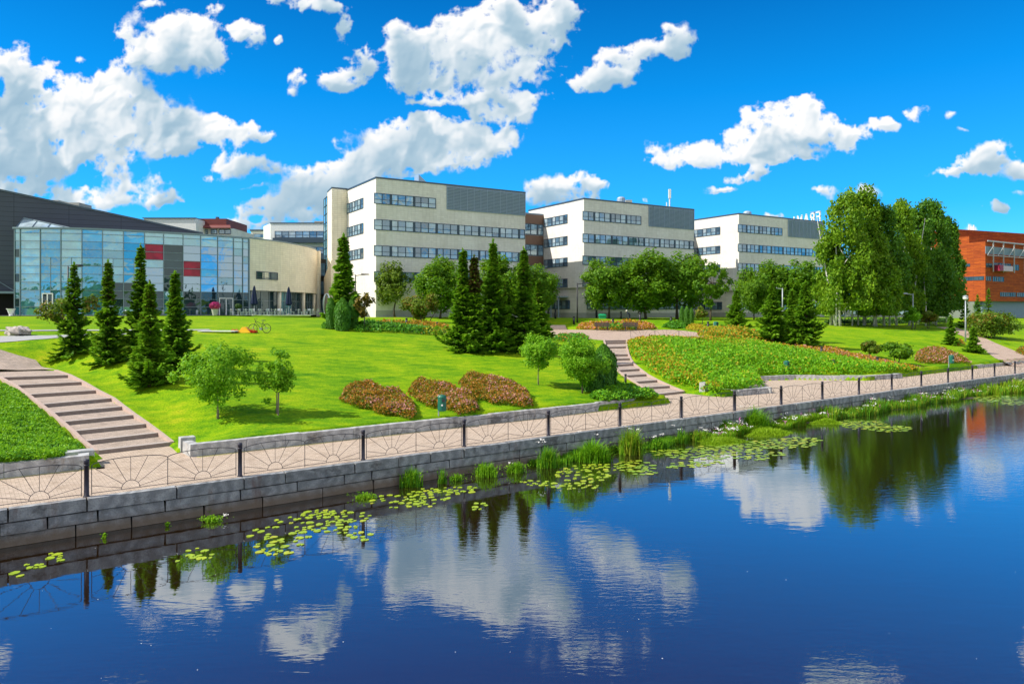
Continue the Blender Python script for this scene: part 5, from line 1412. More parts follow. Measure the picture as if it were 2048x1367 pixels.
# --- young park trees in the foreground
def by(px, b, tp, w, base_px, **k):
    h = hgt(px, b, tp); bb = hgt(px, b, b - base_px) ; return dict(h=h, rad=wid(px, b, w), base=bb, **k)
put(broadleaf('young_tree', 'bushy young tree before the left spruces, larger of two on the near lawn', 'tree', nclump=60, nleaf=9500, lsize=.12, mats=L_young, seed=57, trunk_r=.05, bark=M_barkl, rc=.23, lean=.12, irr=.32, **by(436, 836, 672, 156, 26)), 436, 836)
put(broadleaf('young_tree', 'small young tree tied to a wooden stake on the near lawn', 'tree', nclump=40, nleaf=3600, lsize=.115, mats=L_young, seed=52, trunk_r=.03, bark=M_barkl, rc=.24, irr=.35, **by(553, 826, 698, 88, 28)), 553, 826)
x, y, z = G(556, 830); mb = MB(); mb.tube([(0, 0, -.1), (.02, 0, 1.0)], .035, 6); st = mb.build('tree_stake', M_barkl); st.location = (x, y, z); tag(st, 'short wooden stake beside the smallest tree of the near lawn', 'stake')
put(broadleaf('young_tree', 'slim young tree left of the dark thujas, on the lawn above the pink beds', 'tree', nclump=40, nleaf=4800, lsize=.135, mats=L_young, seed=53, trunk_r=.04, bark=M_barkl, rc=.3, irr=.2, **by(1077, 769, 664, 84, 26)), 1077, 769)
put(broadleaf('young_tree', 'wide young tree in front of the dark thujas by the curving stairs', 'tree', nclump=60, nleaf=10500, lsize=.135, mats=L_young, seed=54, trunk_r=.05, bark=M_bark, rc=.28, irr=.18, **by(1165, 786, 664, 104, 16)), 1165, 786)
# --- trees by the nearest block
put(broadleaf('maple_tree', 'single round-headed tree against the nearest office block', 'tree', nclump=40, nleaf=4200, lsize=.40, irr=.2, mats=L_rowan, seed=55, trunk_r=.16, rc=.36, **by(789, 634, 524, 76, 22)), 789, 634)
put(broadleaf('spreading_shrub', 'low rounded olive shrub right of the single tree by the nearest block', 'shrub', nclump=22, nleaf=3600, lsize=.34, mats=(L_rowan, L_rust, .25), seed=56, trunk_r=.06, rc=.34, multi=3, **by(846, 645, 586, 84, 4)), 846, 645)
put(broadleaf('thin_tree', 'thin tree with sparse pinkish leaves in front of the nearest block', 'tree', nclump=12, nleaf=520, lsize=.30, mats=L_rust, seed=57, trunk_r=.07, bark=M_barkl, rc=.3, **by(728, 659, 585, 44, 24)), 728, 659)
put(broadleaf('rusty_shrub', 'straggly rust-tinged shrub at the left of the leftmost spruce', 'shrub', nclump=22, nleaf=1300, lsize=.20, mats=(L_rust, L_rowan, .7), seed=58, trunk_r=.04, rc=.2, multi=3, irr=.3, **by(142, 704, 572, 122, 44)), 138, 704, sc=1)
# --- maples
m0 = broadleaf('maple_tree', 'leftmost maple of the central row, showing behind the left spruces', 'tree', h=13.5, rad=5.2, base=1.3, nclump=74, irr=.12, nleaf=15000, lsize=.48, mats=L_maple, seed=61, trunk_r=.2, rc=.29, group='maples before the office blocks')
m1 = broadleaf('maple_tree', 'round maple right of the lamp, in front of the middle block', 'tree', h=12.2, rad=5.0, base=1.2, nclump=76, irr=.12, nleaf=15000, lsize=.48, mats=L_maple, seed=62, trunk_r=.2, rc=.29, group='maples before the office blocks')
def scaled(src, px, b, tp, w, rz, lb, first=False):
    h, r = hgt(px, b, tp), wid(px, b, w); src0 = (m0 if src is m0 else m1); h0, r0 = (13.5, 5.2) if src is m0 else (12.2, 5.0)
    o = src if first else copy_tree(src, label=lb)
    if first: o['label'] = lb
    put(o, px, b, rz, sc=(r / r0, r / r0, h / h0))
scaled(m0, 880, 637, 515, 112, 0, 'maple at the left of the central row, showing behind the left spruces of the clump', True)
scaled(m0, 1008, 638, 512, 120, 2.0, 'maple behind the tallest spruce of the central clump')
scaled(m1, 1080, 639, 524, 84, 1.2, 'maple showing behind the right spruce of the central clump')
scaled(m1, 1218, 637, 511, 118, 0, 'round maple right of the tall lamp, in front of the middle block', True)
scaled(m0, 1292, 638, 503, 134, 4.1, 'broad maple directly behind the two benches')
scaled(m1, 1354, 638, 499, 136, 3.3, 'tallest maple of the row before the middle block')
scaled(m0, 1528, 637, 524, 108, 5.0, 'maple before the farthest block, left of the right-hand spruces')
scaled(m1, 1592, 638, 516, 122, 2.2, 'maple before the farthest block, behind the right-hand spruces')
scaled(m1, 1508, 639, 545, 60, 4.4, 'small maple at the left foot of the farthest block')
put(broadleaf('open_tree', 'open airy tree between the maples and the farthest block', 'tree', nclump=30, nleaf=2800, lsize=.45, mats=L_maple, seed=66, trunk_r=.16, rc=.2, **by(1421, 641, 512, 88, 28)), 1421, 641)
# --- small planted trees and bushes
put(broadleaf('small_tree', 'little round tree on thin stems right of the slim thujas', 'tree', nclump=16, nleaf=1500, lsize=.34, mats=(L_rowan, L_rust, .3), seed=67, trunk_r=.05, rc=.34, multi=2, **by(1403, 652, 612, 30, 14)), 1403, 652)
for px, b, tp, w, lo, m_, sd, lb in ((1740, 714, 682, 38, 8, (L_rowan, L_rust, .25), 71, 'small bronze-green bush on a short stem, left of the two on the right lawn'), (1792, 728, 683, 56, 9, L_maple, 72, 'dark green rounded bush, right of the small bronze one'),
      (1824, 658, 615, 34, 9, L_young, 73, 'bright green small tree before the birches'), (1856, 657, 620, 36, 9, (L_rowan, L_rust, .3), 74, 'bronze-tinted small tree before the birches')):
    put(broadleaf('small_tree', lb, 'small tree', nclump=18, nleaf=2400, lsize=.26, mats=m_, seed=sd, trunk_r=.06, rc=.34, multi=2, **by(px, b, tp, w, lo)), px, b)
put(broadleaf('large_bush', 'large spreading bush on the bank right of the right-hand path', 'bush', nclump=34, nleaf=6500, lsize=.30, mats=(L_bush, L_rust, .14), seed=75, trunk_r=.08, rc=.32, multi=4, **by(1984, 676, 621, 92, 2)), 1984, 676)
put(broadleaf('large_bush', 'low bush at the left end of the large spreading bush', 'bush', nclump=18, nleaf=2400, lsize=.28, mats=(L_bush, L_rust, .1), seed=76, trunk_r=.06, rc=.34, multi=3, **by(1958, 662, 628, 50, 2)), 1958, 662)

# --- birches
def birch(label, px, b, tp, w, seed, mat, ntr=1, nleaf=12000):
    h, r = hgt(px, b, tp), wid(px, b, w); rs = np.random.RandomState(seed); t = thing('birch_tree', label, 'birch', group='birches in the tall clump')
    nc = 60; C = []
    for i in range(nc):
        u = (i + rs.rand()) / nc; z = h * (.12 + .86 * u); env = r * (1.0 - .75 * max(0, u - .45) ** 1.1 / .55) * (.75 + .25 * min(1, u * 5)) * rs.uniform(.5, 1.05); a = rs.rand() * 6.28
        C.append((math.cos(a) * env * .8, math.sin(a) * env * .8, z))
    C = np.array(C); idx = rs.randint(0, nc, nleaf); cr = r * .33 * rs.uniform(.7, 1.35, nc)
    d = rvec(rs, nleaf); rr = rs.rand(nleaf) ** .4; off = d * (cr[idx] * rr)[:, None]; hang = rs.rand(nleaf) ** 1.5 * cr[idx] * 1.5
    pos = C[idx] + off; pos[:, 2] -= hang; pos[:, :2] += (C[idx][:, :2]) * .12
    pos[:, 2] = np.maximum(pos[:, 2], h * .12 + rs.rand(nleaf) * h * .05)
    al = np.tile(np.array([[0, 0, -1.]]), (nleaf, 1)) + rvec(rs, nleaf) * .7; nrm = d * .6 + rvec(rs, nleaf) * .8; nrm /= np.linalg.norm(nrm, axis=1)[:, None]
    V = leaves(pos, nrm, .46 * rs.uniform(.6, 1.4, nleaf), rs, .55, al)
    limbs = []
    for k in range(ntr):
        ox, oy = (rs.normal() * r * .12, rs.normal() * r * .12) if ntr > 1 else (0, 0); lx = rs.normal() * .08
        tp_ = [(ox, oy, -.3)] + [(ox * (1 + .5 * q) + lx * q, oy * (1 + .5 * q), h * .168 * q) for q in range(1, 6)]
        limbs.append((tp_, [.2, .17, .14, .1, .06, .02]))
    for i in rs.choice(nc, 16, replace=False):
        e = C[i]; z0 = e[2] - .1 * h; limbs.append(([(0, 0, z0), (e[0] * .5, e[1] * .5, (z0 + e[2]) / 2 + .2), tuple(e)], [.06, .045, .02]))
    link('trunk', limb_mesh('trunk', limbs, M_birchb, 7), t); link('crown', leafmesh('crown', [(V, mat)]), t); put(t, px, b, seed)
for px, b, tp, w, sd, m_, nt_, lb in ((1687, 652, 380, 106, 81, L_birch, 2, 'leftmost tall birch with several white stems'), (1662, 650, 462, 66, 82, L_birch, 1, 'lower birch leaning out at the left edge of the clump'), (1728, 650, 374, 92, 83, L_birch, 1, 'tallest birch, second from the left of the clump'),
      (1768, 651, 408, 92, 84, L_birchd, 1, 'darker birch in the middle of the clump'), (1748, 652, 470, 92, 90, L_birch, 1, 'shorter yellow-green birch in front of the middle of the clump'), (1804, 650, 398, 84, 85, L_birch, 2, 'pointed birch just right of the middle of the clump'), (1836, 648, 402, 84, 86, L_birchd, 1, 'dark birch behind the two small planted trees'),
      (1866, 647, 398, 80, 87, L_birchd, 1, 'tall dark birch second from the right of the clump'), (1894, 646, 430, 62, 88, L_birchd, 1, 'rightmost birch against the orange wall'), (1872, 650, 500, 90, 89, L_birchd, 1, 'low dark birch at the right foot of the clump')):
    birch(lb, px, b, tp, w, sd, m_, nt_)
for px, dx in ((1664, 0), (1672, 1), (1704, 2), (1716, 3), (1731, 4), (1753, 5), (1779, 6), (1792, 7), (1818, 8), (1851, 9)):
    x, y, z = G(px, 650 + (dx * 7 % 4) - 1); t = thing('slender_birch', 'slender birch with thin pale stem under the canopy of the tall clump', 'birch', (x, y, z), group='slender birches under the canopy')
    mb = MB(); mb.tube([(0, 0, -.2), (.1 * math.sin(dx), 0, 3), (.3 * math.sin(dx * 2), .1, 7.5)], [.13, .11, .06], 7); mb.build('trunk', M_birchb, t, smooth=True)
    rs = np.random.RandomState(dx + 300); n = 700; c = rs.normal(size=(n, 3)) * np.array([.7, .7, 1.3]) + np.array([.2, 0, 7.2]); link('crown', leafmesh('crown', [(leaves(c, rvec(rs, n), np.full(n, .38), rs), L_birchd)]), t)

# ------------------------------------------------------------------ beds: shrubs that grow as one mass
def area_pts(poly, n, rs):
    a = np.array(poly); lo, hi = a.min(0), a.max(0); out = np.zeros((0, 2))
    while len(out) < n:
        p = lo + rs.rand(n * 2, 2) * (hi - lo); p = p[inpoly(p[:, 0], p[:, 1], poly)]; out = np.concatenate([out, p])
    return out[:n]
def edge_dist(p, poly):
    d = np.full(len(p), 1e9); a = np.array(poly)
    for i in range(len(a)):
        q, r_ = a[i], a[(i + 1) % len(a)]; v = r_ - q; u = np.clip(((p - q) @ v) / (v @ v + 1e-9), 0, 1); d = np.minimum(d, np.linalg.norm(p - q - u[:, None] * v, axis=1))
    return d
FD = [None]
def bed(name, label, cat, px_poly, h, n, lsize, mats, seed, far_n=0, lump=.5, soft=.5, kind=None, group=None, zoff=0, tops=None, world=None, flat=.35):
    """mats: list of (material, weight function of (u along x, v, rel height, random)) chosen by priority"""
    rs = np.random.RandomState(seed)
    poly = world or [G(*p)[:2] for p in px_poly]
    p = area_pts(poly, n, rs); ed = edge_dist(p, poly)
    rg_ = .5 + .5 * np.sin(p[:, 0] * 3.1 / lump + seed) * np.sin(p[:, 1] * 2.7 / lump + 2 * np.sin(p[:, 0] * 1.3 / lump))
    keep = ed > soft * .55 * rg_ * rs.rand(n) ** .4; p, ed = p[keep], ed[keep]; n = len(p)
    rg_ = .5 + .5 * np.sin(p[:, 0] * 3.1 / lump + seed) * np.sin(p[:, 1] * 2.7 / lump + 2 * np.sin(p[:, 0] * 1.3 / lump))
    keep = ed > soft * .55 * rg_ * rs.rand(n) ** .4; p, ed = p[keep], ed[keep]; n = len(p)
    if far_n:
        fd = np.full(n, 1e9)
        for i in range(far_n - 1):
            q_, e_ = np.array(poly[i]), np.array(poly[i + 1]); v_ = e_ - q_; uu = np.clip(((p - q_) @ v_) / (v_ @ v_), 0, 1); fd = np.minimum(fd, np.linalg.norm(p - q_ - uu[:, None] * v_, axis=1))
        FD[0] = fd
    s_, t_ = ST(p[:, 0], p[:, 1]); z0 = base_z(s_, t_) if zoff is not None else np.zeros(n)
    g = lump
    lum = .5 + .5 * np.sin(p[:, 0] / g * 1.9 + 1.3 * np.sin(p[:, 1] / g * 1.1 + seed)) * np.sin(p[:, 1] / g * 2.1 + seed + 1.1 * np.sin(p[:, 0] / g * 1.3))
    fl = .5 + .5 * np.sin(p[:, 0] / g * 5.3 + 2 * np.sin(p[:, 1] / g * 3.1)) * np.sin(p[:, 1] / g * 6.1 + seed)
    top = h * np.clip(ed / soft, .12, 1) ** .55 * (.50 + .36 * lum + .22 * fl)
    if far_n: top = top * (.38 + .62 * np.clip(FD[0] / 5, 0, 1))
    tall = rs.rand(n) < .05; top = np.where(tall, top * 1.22, top)
    rel = rs.rand(n) ** flat
    z = z0 + (zoff or 0) + top * rel
    pos = np.stack([p[:, 0], p[:, 1], z], 1) + rs.normal(size=(n, 3)) * lsize * .25
    nrm = rvec(rs, n) * .8 + np.array([-.1, -.25, .7]); nrm /= np.linalg.norm(nrm, axis=1)[:, None]
    V = leaves(pos, nrm, lsize * rs.uniform(.6, 1.4, n), rs, .7).reshape(n, 12)
    a = np.array(poly); lo, hi = a.min(0), a.max(0); uv = (p - lo) / (hi - lo)
    r = rs.rand(n); which = np.zeros(n, int)
    for i, (m_, fn) in enumerate(mats[1:], 1):
        which = np.where(rs.rand(n) < fn(uv[:, 0], uv[:, 1], rel, lum), i, which)
    parts = [(V[which == i].reshape(-1, 3), m_) for i, (m_, fn) in enumerate(mats) if (which == i).any()]
    o = link(name, leafmesh(name, parts)); tag(o, label, cat, group, kind); return o
bigpoly = [(1254, 683), (1300, 678), (1400, 679), (1470, 679), (1520, 684), (1570, 693), (1640, 706), (1720, 720), (1790, 733), (1842, 743), (1800, 746), (1745, 748), (1690, 750), (1600, 751.5), (1524, 752), (1516, 757), (1524, 768), (1530, 775), (1470, 782), (1425, 783), (1385, 777), (1340, 768), (1300, 745), (1268, 718), (1255, 698)]
bed('shrub_bed', 'broad bank of green shrubs with orange tips right of the curving stairs', 'shrub bed', bigpoly, .78, 60000, .18,
    [(L_green, None), (L_yell, lambda u, v, r, l: .05 * (r > .6) + .10 * (l > .85) + .30 * (r > .5) * np.exp(-(FD[0] / 3.2) ** 2) + .3 * (u < .13) * (r > .5)), (L_orange, lambda u, v, r, l: (r > .70) * (.75 * np.exp(-(FD[0] / 1.7) ** 2) * (.4 + .7 * l) + .12 * (u < .1)))], 5, 10, lump=.55, soft=.35, kind='stuff')
B3_ = lambda u, v, r, l: .30 * (r > .55) * (l > .35)
def pinkbed(label, poly, seed, n, h=.54):
    bed('spiraea_bed', label, 'flower bed', poly, h, n, .10, [(L_spir, None), (L_rowan, lambda u, v, r, l: .30 + .3 * (r < .6)), (L_orange, lambda u, v, r, l: .22 * (r > .7)), (L_pink, lambda u, v, r, l: (.04 + .32 * (u > .4) * (l > .5)) * (r > .8))], seed, lump=.85, soft=.34, group='bronze and pink flower beds on the near lawn')
pinkbed('leftmost bronze and pink flower bed on the near lawn', [(678, 800), (684, 786), (702, 774), (724, 776), (742, 772), (772, 786), (806, 792), (830, 812), (836, 836), (818, 842), (786, 833), (764, 834), (730, 820), (700, 816)], 1, 17000)
pinkbed('middle bronze and pink flower bed, behind the green litter bin', [(814, 786), (826, 768), (846, 764), (866, 772), (900, 774), (922, 786), (952, 800), (960, 822), (950, 832), (918, 834), (894, 822), (878, 818), (856, 818), (832, 806)], 2, 13000)
pinkbed('rightmost and farthest bronze and pink flower bed on the near lawn', [(914, 770), (926, 758), (948, 754), (976, 758), (1000, 764), (1034, 772), (1060, 792), (1070, 814), (1048, 821), (1018, 812), (984, 810), (952, 800), (930, 792)], 3, 15000)
bed('spiraea_bed', 'long bronze flower bed on the right lawn behind the green bin', 'flower bed', [(1826, 723), (1832, 706), (1862, 697), (1900, 706), (1930, 718), (1944, 727), (1900, 728), (1850, 728)], .6, 11000, .14, [(L_spir, None), (L_pink, lambda u, v, r, l: .3 * (r > .6)), (L_rowan, lambda u, v, r, l: .25 + 0 * u)], 6, lump=.5, soft=.5)
bed('spiraea_bed', 'orange and pink planting running along the top of the shrub bank', 'flower bed', [(1572, 688), (1620, 700), (1660, 698), (1700, 710), (1760, 722), (1812, 736), (1846, 742), (1840, 747), (1780, 738), (1700, 722), (1600, 702)], .5, 9000, .15, [(L_orange, None), (L_yell, lambda u, v, r, l: .35 + 0 * u), (L_spir, lambda u, v, r, l: .3 + 0 * u), (L_pink, lambda u, v, r, l: .2 * (r > .6))], 8, lump=.5, soft=.5)
bed('juniper_bed', 'spreading bright juniper at the foot of the curving stairs', 'juniper', [(1175, 795), (1200, 782), (1240, 772), (1262, 775), (1296, 788), (1320, 803), (1306, 811), (1250, 812), (1205, 806)], .45, 12000, .14, [(L_green, None), (L_jun, lambda u, v, r, l: .45 + .3 * (l < .4))], 9, lump=.6, soft=.4)
bed('weedy_bank', 'rough green weeds on the bank left of the wide stairs', 'weeds', [(-60, 790), (2, 768), (40, 785), (72, 812), (104, 842), (146, 880), (176, 902), (120, 918), (60, 926), (-60, 940)], .30, 42000, .085, [(L_green, None), (L_young, lambda u, v, r, l: .3 + 0 * u), (L_jun, lambda u, v, r, l: .5 * (l < .35))], 10, lump=.5, soft=.3, kind='stuff')
# around the plaza
bed('flower_bed', 'long orange and green planting behind the two benches', 'flower bed', [(1150, 657), (1160, 650), (1200, 647), (1290, 648), (1312, 654), (1314, 658), (1240, 658)], .8, 9000, .26, [(L_orange, None), (L_jun, lambda u, v, r, l: .85 * (v < .38)), (L_pink, lambda u, v, r, l: .25 * (v > .4)), (L_yell, lambda u, v, r, l: .15 * (v > .4))], 11, lump=1.2, soft=.8)
bed('flower_bed', 'low green planting right of the gap in the plaza', 'flower bed', [(1324, 655), (1332, 648), (1352, 646), (1374, 649), (1372, 657), (1345, 658.5)], .7, 3500, .26, [(L_jun, None)], 12, lump=1, soft=.8)
bed('flower_bed', 'bright yellow planting below the slim thujas', 'flower bed', [(1370, 659), (1376, 652), (1400, 652), (1414, 656), (1408, 662), (1392, 662)], .55, 3000, .24, [(L_yell, None), (L_orange, lambda u, v, r, l: .15 + 0 * u)], 13, lump=1, soft=.6)
bed('flower_bed', 'yellow and green planting around the bin right of the plaza', 'flower bed', [(1394, 672), (1400, 662), (1430, 660), (1470, 658), (1500, 664), (1540, 684), (1560, 692), (1500, 683), (1440, 676), (1410, 676)], .75, 11000, .22, [(L_yell, None), (L_jun, lambda u, v, r, l: .4 + 0 * u), (L_orange, lambda u, v, r, l: .3 * (r > .6))], 14, lump=1.1, soft=.6)
bed('flower_bed', 'mixed planting of orange and dark green shrubs under the nearest block', 'flower bed', [(706, 664), (716, 652), (760, 648), (850, 648), (900, 654), (905, 672), (870, 671), (810, 668), (740, 665)], .75, 16000, .22, [(L_jun, None), (L_orange, lambda u, v, r, l: .75 * ((v > .55) | (u < .14)) + .0), (L_spir, lambda u, v, r, l: .3 * (v > .5)), (L_yell, lambda u, v, r, l: .6 * (u > .8) * (v < .6)), (L_dk, lambda u, v, r, l: .35 * (l < .4))], 15, lump=1.3, soft=.8)
bed('flower_bed', 'low dark shrub at the left of the clipped thujas', 'shrub', [(640, 657), (645, 653), (655, 652), (657, 659)], .55, 900, .2, [(L_jun, None)], 16, lump=.6, soft=.5)
bed('flower_bed', 'small green planting at the left end of the plaza', 'flower bed', [(1106, 683), (1110, 675), (1150, 673), (1180, 676), (1170, 683), (1130, 686)], .5, 3500, .2, [(L_jun, None), (L_orange, lambda u, v, r, l: .12 + 0 * u)], 17, lump=.8, soft=.5)
bed('flower_bed', 'small patch of orange flowers by the right-hand path', 'flower bed', [(1906, 687), (1912, 680), (1926, 684), (1930, 690), (1918, 692)], .5, 1200, .18, [(L_orange, None), (L_rowan, lambda u, v, r, l: .4 + 0 * u)], 18, lump=.6, soft=.4)
bed('flower_bed', 'bronze planting at the right edge below the path', 'flower bed', [(2030, 705), (2036, 697), (2070, 700), (2090, 712), (2060, 715)], .5, 1800, .18, [(L_spir, None), (L_rowan, lambda u, v, r, l: .4 + 0 * u)], 19, lump=.6, soft=.4)
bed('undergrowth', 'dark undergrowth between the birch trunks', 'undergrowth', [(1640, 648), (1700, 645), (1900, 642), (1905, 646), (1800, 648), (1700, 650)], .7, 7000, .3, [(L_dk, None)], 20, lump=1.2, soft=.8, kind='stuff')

# ------------------------------------------------------------------ water plants
def blades(cen, h, w, rs, lean=.3):
    """tapering blades: two quads each bent over"""
    n = len(cen); a = rs.rand(n) * 2 * np.pi; dx = np.stack([np.cos(a), np.sin(a), 0 * a], 1); nx = np.stack([-np.sin(a), np.cos(a), 0 * a], 1)
    ln = lean * rs.rand(n) ** 1.3; b = cen; H = h[:, None]; m_ = b + dx * (ln[:, None] * H * .35) + np.array([0, 0, 1]) * H * .6; t_ = b + dx * (ln[:, None] * H * 1.1) + np.array([0, 0, 1]) * H * (1 - .25 * ln[:, None])
    ww = w[:, None]
    q1 = np.stack([b - nx * ww, b + nx * ww, m_ + nx * ww * .8, m_ - nx * ww * .8], 1); q2 = np.stack([m_ - nx * ww * .8, m_ + nx * ww * .8, t_ + nx * ww * .12, t_ - nx * ww * .12], 1)
    return np.stack([q1, q2], 1).reshape(-1, 3)
def tuft(label, px, py, wpx, hpx, n, mats, seed, leafy=.0, flowers=0, name='reed_clump', lean=.5, dome=False):
    x, y = P(px, py, WATER); sc = y / F; r = wpx * sc / 2; h = hpx * sc; rs = np.random.RandomState(seed)
    p = rs.normal(size=(n, 2)) * .45; p = p[np.linalg.norm(p, axis=1) < 1.1]; n = len(p)
    rad_ = np.linalg.norm(p, axis=1)
    cen = np.stack([p[:, 0] * r * .8, p[:, 1] * r * .45, np.full(n, -.03)], 1); hh = h * rs.uniform(.45, 1.1, n) * (1 - (.5 if dome else .3) * rad_)
    V = blades(cen, hh, np.full(n, .009 + .00035 * y) * rs.uniform(.6, 1.3, n), rs, lean)
    nb = n // 2; V8 = V.reshape(n, 24); parts = [(V8[:nb].reshape(-1, 3), mats[0]), (V8[nb:].reshape(-1, 3), mats[-1])]
    if leafy:
        k = int(n * leafy); c = np.stack([rs.normal(size=k) * r * .5, rs.normal(size=k) * r * .3, rs.rand(k) * h * .7], 1); parts.append((leaves(c, rvec(rs, k), .07 * rs.uniform(.6, 1.4, k), rs), L_young))
    if flowers:
        for q in range(flowers):
            c0 = np.array([rs.normal() * r * .5, rs.normal() * r * .2, h * rs.uniform(.75, 1.15)]); c = c0 + rs.normal(size=(12, 3)) * np.array([.05, .05, .012]); parts.append((leaves(c, np.tile([[0, -.3, 1.]], (12, 1)) + rvec(rs, 12) * .4, np.full(12, .05), rs), M_flw))
    o = link(name, leafmesh(name, parts)); o.location = (x, y, WATER); tag(o, label, 'reeds' if name == 'reed_clump' else 'water plant', 'clumps of reeds and sedge along the river wall'); return o
T2 = (L_reed, L_jun)
tuft('tiny green sprig standing in the water at the far left', 208, 1075, 12, 14, 26, (L_young,), 1, 1.5, name='water_sprig')
tuft('pale sprig in the water, second from the left', 335, 1052, 10, 12, 22, (L_young,), 2, 1.5, name='water_sprig')
tuft('low leafy patch with one taller blade below the second arch of the railing', 424, 1042, 48, 16, 120, (L_young, L_reed), 3, 1.2, 1)
tuft('thin upright sprig against the wall left of the lily pads', 416, 1030, 10, 34, 16, (L_reed,), 4)
tuft('row of short pale shoots near the wall at the left end of the pads', 730, 996, 56, 14, 130, (L_young, L_mat), 5, .8)
tuft('fan of bright reeds leaning on the wall below the fourth post', 822, 972, 56, 46, 260, T2, 6, .4)
tuft('narrow stand of upright reeds right of the bright fan', 884, 966, 22, 36, 60, T2, 7, .2)
tuft('small bushy green plant between two reed stands', 912, 960, 30, 18, 110, (L_jun, L_young), 8, 1.5)
tuft('loose leafy clump where the growth along the wall begins to thicken', 972, 952, 60, 34, 260, (L_young, L_reed), 9, 1.0)
tuft('short green clump beside white umbels', 1032, 944, 50, 26, 220, (L_young, L_reed), 10, 1.0, 1)
tuft('reed clump with white umbels left of the big sedge dome', 1096, 934, 52, 50, 300, T2, 11, .5, 4)
tuft('thin reeds just left of the big sedge dome', 1136, 928, 14, 30, 40, T2, 12)
tuft('big dense dome of bright sedge against the wall', 1186, 922, 88, 52, 900, (L_reed, L_green), 13, .1, 2, lean=.9, dome=True)
tuft('tall yellow-green leafy clump right of the sedge dome', 1262, 908, 62, 62, 420, (L_reedy, L_reed), 14, .8, 3)
tuft('low reedy clump with a few white flowers', 1318, 896, 54, 26, 260, (L_reed, L_jun), 15, .6, 4)
tuft('slender upright reeds before the low floating grass', 1362, 886, 34, 36, 120, T2, 16, .3, 2)
tuft('short reeds at the edge of the floating grass', 1402, 880, 60, 26, 260, (L_reed, L_reedy), 17, .5, 2)
tuft('rounded green clump left of the wide sedge dome', 1446, 866, 60, 36, 420, (L_jun, L_green), 18, .4)
tuft('wide dome of bright sedge under the ninth railing post', 1506, 858, 92, 54, 1000, (L_reed, L_green), 19, .1, 2, lean=.9, dome=True)
def sd_poly(s0, s1, t0, t1, step=1.0, amp=.25, seed=0):
    """irregular strip along the wall, in world x, y"""
    n = int((s1 - s0) / step); a = []; b = []
    for k in range(n + 1):
        s = s0 + (s1 - s0) * k / n; q = t1 + amp * math.sin(s * 1.1 + seed) + amp * .6 * math.sin(s * 2.7 + seed * 2)
        a.append(W(s, t0)); b.append(W(s, q))
    return a + b[::-1]
def strip_plants(name, label, s0, s1, t0, t1, n, h, mats, seed, lean=.5, kind='stuff', w=.02, amp=.25):
    poly = sd_poly(s0, s1, t0, t1, 1.0, amp, seed); rs = np.random.RandomState(seed); p = area_pts(poly, n, rs); s_, t_ = ST(p[:, 0], p[:, 1])
    lum = .5 + .5 * np.sin(s_ * 1.7 + seed) * np.sin(s_ * .63 + t_)
    hh = h * (.35 + .75 * lum) * rs.uniform(.5, 1.2, n); V = blades(np.stack([p[:, 0], p[:, 1], np.full(n, WATER - .03)], 1), hh, np.full(n, w) * rs.uniform(.6, 1.4, n), rs, lean).reshape(n, 24)
    wh = rs.randint(0, len(mats), n); parts = [(V[wh == i].reshape(-1, 3), m_) for i, m_ in enumerate(mats)]
    if h > .5:
        k = n // 170; q = rs.choice(n, k)
        c = np.repeat(np.stack([p[q, 0], p[q, 1], WATER + hh[q] * .95 + .1], 1), 8, 0) + rs.normal(size=(k * 8, 3)) * np.array([.09, .09, .03]); parts.append((leaves(c, np.tile([[0, -.3, 1.]], (k * 8, 1)) + rvec(rs, k * 8) * .4, np.full(k * 8, .08), rs), M_flw))
        k = n // 260; q = rs.choice(n, k); c = np.repeat(np.stack([p[q, 0], p[q, 1], WATER + hh[q] * .9], 1), 8, 0) + rs.normal(size=(k * 8, 3)) * np.array([.03, .03, .12]); parts.append((leaves(c, rvec(rs, k * 8), np.full(k * 8, .07), rs), M_prp))
    o = link(name, leafmesh(name, parts)); tag(o, label, 'water plants', kind=kind); return o
strip_plants('riverside_plants', 'thick band of reeds and flowers along the foot of the river wall', 38, 60, -.32, -1.5, 9000, .75, (L_reed, L_jun, L_reedy), 21, w=.022)
strip_plants('riverside_plants', 'reeds and flowering weeds by the wall toward the far right', 60, 125, -.32, -2.2, 17000, .85, (L_reed, L_mat, L_reedy), 22, w=.035, amp=.45)
strip_plants('riverside_plants', 'sparse green weeds at the foot of the wall before the sedge dome', 16, 27, -.32, -.85, 5600, .40, (L_reed, L_jun, L_green), 23, w=.016)
strip_plants('riverside_plants', 'ragged green fringe of weeds around the sedge domes', 27, 39, -.32, -1.2, 9500, .55, (L_reed, L_reedy, L_green), 24, w=.018, amp=.35)
def float_mat(label, px, py, wpx, hpx, n, seed):
    rs = np.random.RandomState(seed); poly = []
    for k in range(22):
        a = 2 * math.pi * k / 22; r = 1 + .18 * math.sin(3 * a + seed) + .12 * math.sin(7 * a); poly.append(P(px + math.cos(a) * wpx / 2 * r, py - math.sin(a) * hpx / 2 * r, WATER))
    p = area_pts(poly, n, rs); ed = np.clip(edge_dist(p, poly) / .5, .2, 1); V = blades(np.stack([p[:, 0], p[:, 1], np.full(n, WATER - .02)], 1), .28 * ed * rs.uniform(.4, 1.2, n), np.full(n, .018), rs, .8)
    o = link('floating_grass', leafmesh('floating_grass', [(V, L_mat)])); tag(o, label, 'water grass', 'low rafts of bright water grass'); return o
float_mat('low bright raft of water grass, the nearer of two', 1440, 884, 96, 14, 5200, 1)
float_mat('low bright raft of water grass beside the wide sedge dome', 1532, 866, 92, 16, 5200, 2)
float_mat('small far raft of water grass by the wall under the lily patch', 1650, 845, 64, 9, 3600, 3)

